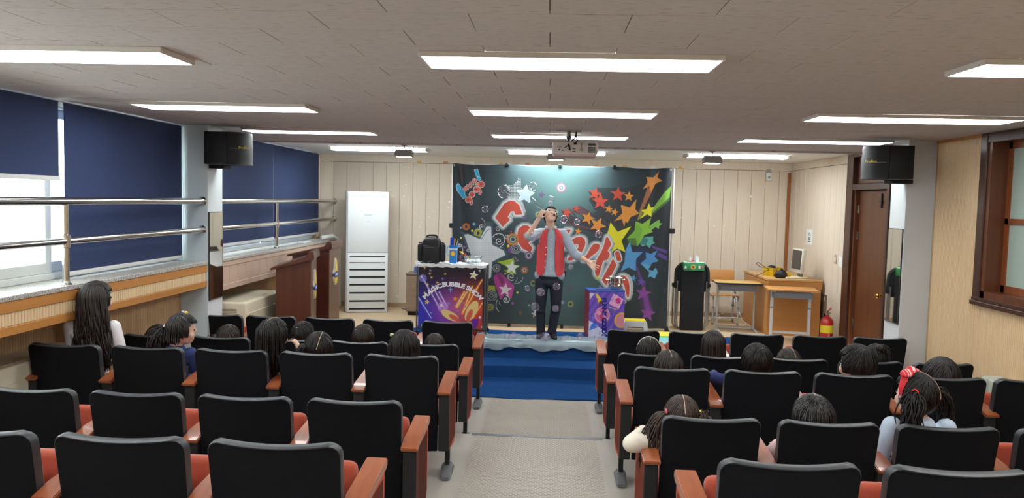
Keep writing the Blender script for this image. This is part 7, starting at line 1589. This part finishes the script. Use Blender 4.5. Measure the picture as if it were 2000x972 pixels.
hand(pr, 0, wl, (P_(1062, 406, -0.26) - wl), Vector((0.75, 0.5, 0.0)), -1, 0.55, 0.06, 0.95)
hand(pr, 0, wr_, (P_(1166, 527, -0.10) - wr_), Vector((0.25, -0.75, 0.6)), -1, 0.14, 0.22, 1.08)
kl, kr = P_(1056, 598, -0.03), P_(1086, 598, -0.02); al, ar = P_(1056, 648, 0.02), P_(1077, 650, 0.02); hl, hrr = P_(1058, 551, 0), P_(1086, 552, 0)
for h0, k0, a0 in ((hl, kl, al), (hrr, kr, ar)): pr += [('cap', 0, tuple(h0), 0.080, tuple(k0), 0.052), ('cap', 0, tuple(k0), 0.050, tuple(a0), 0.035), ('cap', 0, tuple(a0), 0.033, (a0.x, a0.y - 0.06, zS + 0.045), 0.022)]
pr += [('ell', 0, tuple(hipc), (0.145, 0.10, 0.09), None)]
perf = blob('person', pr, 0.006, [m_skin], None, 3)
tag(perf, 'performer in a red vest blowing bubbles before the printed backdrop', 'person')
# trousers
tp = [('ell', 0, tuple(P_(1072, 551, -0.01)), (0.115, 0.115, 0.075), None), ('ell', 0, tuple(hipc + Vector((0, 0, 0.02))), (0.160, 0.118, 0.095), None)]
for h0, k0, a0 in ((hl, kl, al), (hrr, kr, ar)):
    tp += [('cap', 0, tuple(h0), 0.094, tuple(k0), 0.067), ('cap', 0, tuple(k0), 0.066, tuple(a0 + Vector((0, 0, -0.02))), 0.056), ('ell', 0, tuple(k0 + Vector((0, -0.02, -0.06))), (0.064, 0.055, 0.03), None), ('ell', 0, tuple(a0 + Vector((0, -0.01, 0.02))), (0.060, 0.058, 0.03), None)]
obj_t = blob('trousers', tp, 0.008, [m_jean], perf, 2)
for k, a0 in enumerate((al, ar)):
    dx = -0.02 if k == 0 else 0.035
    blob('shoe', [('cap', 0, (a0.x, a0.y + 0.02, zS + 0.045), 0.042, (a0.x + dx, a0.y - 0.16, zS + 0.033), 0.036), ('cap', 0, (a0.x, a0.y + 0.01, zS + 0.05), 0.044, (a0.x, a0.y, zS + 0.10), 0.045), ('cap', 0, (a0.x + dx, a0.y - 0.15, zS + 0.03), 0.04, (a0.x + dx * 1.3, a0.y - 0.19, zS + 0.026), 0.032)], 0.007, [m_shoe], perf, 2)
# shirt: torso, rolled sleeves, collar
sp = [('ell', 0, tuple(P_(1077, 476, 0)), (0.166, 0.108, 0.165), None), ('ell', 0, tuple(P_(1074, 520, 0)), (0.158, 0.110, 0.16), None), ('cap', 0, tuple(sl), 0.066, tuple(sr), 0.066), ('cap', 0, tuple(P_(1055, 536, 0)), 0.075, tuple(P_(1092, 537, 0)), 0.075), ('ell', 0, tuple(P_(1073, 534, 0)), (0.172, 0.128, 0.075), None), ('cap', 0, tuple(P_(1077, 460, 0)), 0.112, tuple(P_(1074, 530, 0)), 0.124),
      ('cap', 0, tuple(sl), 0.068, tuple(sl.lerp(ell_, 0.82)), 0.060), ('cap', 0, tuple(sl.lerp(ell_, 0.78)), 0.068, tuple(sl.lerp(ell_, 0.90)), 0.064), ('cap', 0, tuple(sr), 0.068, tuple(sr.lerp(elr, 0.95)), 0.060), ('cap', 0, tuple(elr), 0.060, tuple(elr.lerp(wr_, 0.25)), 0.058), ('cap', 0, tuple(elr.lerp(wr_, 0.12)), 0.064, tuple(elr.lerp(wr_, 0.28)), 0.062)]
shirt = blob('shirt', sp, 0.008, [m_shirt], perf, 3)
bm = BM(); cpt = [nkb + Vector((0.066 * math.cos(a), 0.06 * math.sin(a), 0.012 + 0.012 * math.sin(a))) for a in [math.pi * (-0.32 + 1.64 * q / 18) for q in range(19)]]; tube(bm, cpt, 0.016, 8); obj('collar', bm, m_shirt, shirt)
for s in (-1, 1):
    bm = BM(); box(bm, nkb + Vector((s * 0.036, -0.075, -0.012)), (0.04, 0.014, 0.065), (0.35, s * 0.55, 0), 0.006, 2); obj('collar_point', bm, m_shirt, shirt)
for q in range(4):
    p = P_(1077 - q * 0.5, 466 + q * 19, 0); bm = BM(); cyl(bm, (p.x, PY - 0.122, p.z), (p.x, PY - 0.112, p.z), 0.006, n=10); obj('shirt_button', bm, m_plast, shirt)
# vest: an open shell over the shirt
def vest():
    bm = BM(); na, nz = 56, 26; ztop, zbot = P_(1077, 446, 0).z, P_(1074, 532, 0).z; cx0, cx1 = P_(1077, 470).x, P_(1074, 530).x; G = {}
    for s in (0, 1):
        for j in range(nz + 1):
            v = j / nz; z = zbot + (ztop - zbot) * v; cx = cx1 + (cx0 - cx1) * v
            rx = 0.186 - 0.012 * math.sin(v * 3.0) - (0.085 * max(0, (v - 0.80) / 0.20) ** 1.6); ry = 0.134 - 0.02 * max(0, (v - 0.75) / 0.25)
            for i in range(na + 1):
                a = -math.pi / 2 + 2 * math.pi * i / na
                op = 0.30 + 0.16 * (1 - v) ** 4 if v < 0.45 else 0.30 + 0.12 * (v - 0.45) ** 1.0
                # start and end of the wrap leave the shirt front open
                b = op + (2 * math.pi - 2 * op) * i / na - math.pi / 2
                dz = 0.0
                if j == 0: dz = -0.035 * math.exp(-((abs(((b + math.pi / 2 + math.pi) % (2 * math.pi)) - math.pi) - 0.75) / 0.35) ** 2)
                fo = 0.004 * math.sin(b * 7 + v * 9)
                o_ = 0.0 if s else 0.012; G[s, i, j] = bm.verts.new((cx + (rx - o_ + fo) * math.cos(b), PY + (ry - o_ + fo) * math.sin(b), z + dz))
    def hole(i, j):
        v = (j + 0.5) / nz; b = (i + 0.5) / na; ang = 0.3 + (2 * math.pi - 0.6) * b - math.pi / 2; c_ = abs(math.cos(ang)); return v > 0.60 and c_ > 0.80 + (0.0 if v > 0.7 else 0.10)
    keep = {(i, j) for i in range(na) for j in range(nz) if not hole(i, j)}
    for i, j in keep:
        bm.faces.new((G[1, i, j], G[1, i + 1, j], G[1, i + 1, j + 1], G[1, i, j + 1])); bm.faces.new((G[0, i, j], G[0, i, j + 1], G[0, i + 1, j + 1], G[0, i + 1, j]))
        for di, dj, e in ((-1, 0, ((i, j), (i, j + 1))), (1, 0, ((i + 1, j + 1), (i + 1, j))), (0, -1, ((i + 1, j), (i, j))), (0, 1, ((i, j + 1), (i + 1, j + 1)))):
            if (i + di, j + dj) not in keep:
                a, b = e; bm.faces.new((G[1, a[0], a[1]], G[1, b[0], b[1]], G[0, b[0], b[1]], G[0, a[0], a[1]]))
    for v in [v for v in bm.verts if not v.link_faces]: bm.verts.remove(v)
    return obj('vest', bm, m_vest, perf, angle=50)
ve = vest()
for py in (482, 495, 508, 520):
    p = P_(1066.5 - (py - 482) * 0.06, py, 0); bm = BM(); cyl(bm, (p.x, PY - 0.134, p.z), (p.x, PY - 0.124, p.z), 0.008, n=12); obj('vest_button', bm, m_plast, ve)
# hair, glasses, headset
bm = BM(); r_ = (0.087, 0.105, 0.127)
hair_shell(bm, r_, 77, 0.10, -0.55, 0.30); scalp_locks(bm, r_, 78, 60, (0, -0.2, 1), -0.4, 0.006)
bmesh.ops.transform(bm, matrix=Matrix.Translation(hcp) @ HR.to_4x4() @ Matrix.Rotation(math.pi, 4, 'Z'), verts=bm.verts); obj('hair', bm, mat('hair_matte', '0a0909', 0.75, spec=0.2), perf, angle=180)
F2 = Matrix.Translation(hcp) @ HR.to_4x4()
m_gl = mat('glasses_white', 'ece9e4', 0.35); bm = BM()
for s in (-1, 1):
    c = Vector((s * 0.034, -0.100, 0.016)); pts = [c + Vector((q[0] * 0.029, 0.010 * abs(q[0]), q[1] * 0.021)) for q in ((-1, 0.6), (-0.7, 1), (0.7, 1), (1, 0.6), (1, -0.5), (0.6, -1), (-0.6, -1), (-1, -0.5))]; tube(bm, pts, 0.0052, 8, True)
    tube(bm, [(s * 0.064, -0.09, 0.022), (s * 0.080, -0.05, 0.016), (s * 0.082, 0.005, 0.008)], 0.0045, 8)
tube(bm, [(-0.007, -0.102, 0.02), (0.007, -0.102, 0.02)], 0.0045, 8); bmesh.ops.transform(bm, matrix=F2, verts=bm.verts); obj('glasses', bm, m_gl, perf)
for s in (-1, 1):
    bm = BM(); sph(bm, (s * 0.032, -0.080, 0.014), (0.012, 0.008, 0.006), 10, 6); bmesh.ops.transform(bm, matrix=F2, verts=bm.verts); obj('eye', bm, MATS['eye_dark'], perf)
bm = BM(); sph(bm, (0, -0.088, -0.058), (0.022, 0.008, 0.007), 12, 6); bmesh.ops.transform(bm, matrix=F2, verts=bm.verts); obj('mouth', bm, MATS['lips'], perf)
bm = BM(); tube(bm, [(0.080, 0.0, -0.01), (0.078, -0.05, -0.035), (0.055, -0.088, -0.05), (0.03, -0.105, -0.052)], 0.0028, 8); tube(bm, [(0.082, 0.0, -0.01), (0.084, 0.03, 0.02), (0.06, 0.09, 0.01)], 0.003, 8); sph(bm, (0.026, -0.108, -0.052), 0.014, 14, 10); bmesh.ops.transform(bm, matrix=F2, verts=bm.verts); obj('headset_microphone', bm, m_blackmatte, perf)
bm = BM(); tube(bm, [tuple(hq((0.082, 0.03, -0.02))), tuple(P_(1093, 445, 0.08)), tuple(P_(1104, 480, 0.13)), tuple(P_(1108, 520, 0.13)), tuple(P_(1103, 535, 0.1))], 0.0025, 6); obj('microphone_wire', bm, mat('wire_teal', '3d6a70', 0.5), perf)
bm = BM(); p = P_(1102, 534, 0.06); box(bm, p, (0.045, 0.03, 0.08), None, 0.006, 1); obj('belt_pack', bm, m_black, perf)
# bubble pipe held to the mouth
t0 = P_(1067, 414, -0.24); t1 = P_(1037, 388, -0.34)
bm = BM(); d_ = (t1 - t0).normalized(); q_ = d_.to_track_quat('Z', 'Y').to_matrix().to_4x4(); L_t = (t1 - t0).length
vs_ = lathe(bm, [(0.012, 0.0), (0.014, L_t * 0.35), (0.024, L_t * 0.45), (0.026, L_t), (0.0245, L_t), (0.0225, L_t * 0.46), (0.0125, L_t * 0.36), (0.0105, 0.0)], 20); _xf(bm, vs_, Matrix.Translation(t0) @ q_)
tag(obj('bubble_pipe', bm, glass_mat('clear_plastic', (0.97, 0.99, 0.99), 0.04, 0.08, 0.15)), "clear plastic blowing tube held to the performer's mouth", 'bubble pipe')

# ================================================================ SOAP BUBBLES
def bubble_mat():
    m = bpy.data.materials.new('soap_film'); m.use_nodes = True; nt = m.node_tree; nt.nodes.remove(nt.nodes['Principled BSDF'])
    t_ = nt.nodes.new('ShaderNodeBsdfTransparent'); g = nt.nodes.new('ShaderNodeBsdfGlossy'); g.inputs['Roughness'].default_value = 0.02
    lw = nt.nodes.new('ShaderNodeLayerWeight'); lw.inputs['Blend'].default_value = 0.25
    cr = nt.nodes.new('ShaderNodeValToRGB'); e = cr.color_ramp.elements; e[0].color = (0.9, 0.95, 1, 1); e[1].color = (0.9, 1, 0.9, 1); e[1].position = 1.0
    for p_, c_ in ((0.3, (0.95, 0.6, 0.95, 1)), (0.5, (0.55, 0.95, 0.8, 1)), (0.7, (0.95, 0.8, 0.55, 1)), (0.85, (0.7, 0.6, 1, 1))): q = e.new(p_); q.color = c_
    mr = nt.nodes.new('ShaderNodeMapRange'); mr.inputs['To Min'].default_value = 0.05; mr.inputs['To Max'].default_value = 0.55
    mx = nt.nodes.new('ShaderNodeMixShader'); nt.links.new(lw.outputs['Facing'], mr.inputs['Value']); nt.links.new(lw.outputs['Facing'], cr.inputs['Fac']); nt.links.new(cr.outputs['Color'], g.inputs['Color'])
    nt.links.new(mr.outputs[0], mx.inputs[0]); nt.links.new(t_.outputs[0], mx.inputs[1]); nt.links.new(g.outputs[0], mx.inputs[2]); nt.links.new(mx.outputs[0], nt.nodes['Material Output'].inputs[0]); return m
m_bub = bubble_mat()
bm = BM(); sph(bm, (0, 0, 0), 1.0, 28, 18); bub_me = mesh_of('soap_bubble', bm, m_bub, angle=180)
BUB = [(984, 374, 13, 0), (1041, 364, 8.5, 0), (1076, 388, 6, 1), (1076, 396, 5, 1), (948, 408, 7, 1), (1101, 428, 8, 2), (1127, 433, 6.5, 2), (1169, 457, 7.5, 2), (1046, 458, 10, 3), (1030, 563, 6, 4), (1056, 570, 8.5, 5), (1087, 559, 7.5, 5), (1045, 599, 9, 5), (1085, 602, 7, 5), (1099, 590, 4, 5), (990, 657, 6, 6), (1003, 652, 4.5, 6), (1133, 656, 6.5, 6), (1132, 666, 5, 6), (1165, 659, 5, 6), (1065, 663, 9, 6), (1052, 662, 6, 6), (1036, 668, 5, 6), (1002, 668, 5.5, 6), (998, 675, 5, 6), (1030, 672, 5, 6), (1097, 676, 4, 6), (1113, 665, 4.5, 6), (1067, 678, 8, 6), (1045, 681, 5, 6), (990, 671, 4.5, 6), (1115, 521, 5, 3), (1172, 559, 3.5, 3), (1100, 674, 5, 6), (1005, 680, 3.5, 6), (963, 676, 3, 6)]
BL = ['soap bubble drifting near the halftone star of the backdrop', 'soap bubble floating above the performer near the backdrop', 'soap bubble floating before the red and orange printed stars', "soap bubble floating beside the performer's sleeves and vest", 'soap bubble floating before the printed ring and spiral', "soap bubble floating in front of the performer's dark trousers", 'soap bubble low over the silver cloth at the stage edge']
for px, py, rp, g in BUB:
    Y = {0: 9.75, 1: 9.7, 2: 10.0, 3: 9.55, 4: 9.6, 5: 9.6, 6: 9.62}[g]; p = atY(px, py, Y); r_ = rp * Y / F
    if g == 6: p.z = max(p.z, STAGE + 0.05 + r_ * 0.6)
    o = bpy.data.objects.new('soap_bubble', bub_me); C.objects.link(o); o.location = p; o.scale = (r_, r_, r_ * 1.02)
    tag(o, BL[g], 'bubble', 'soap bubbles over the stage front')
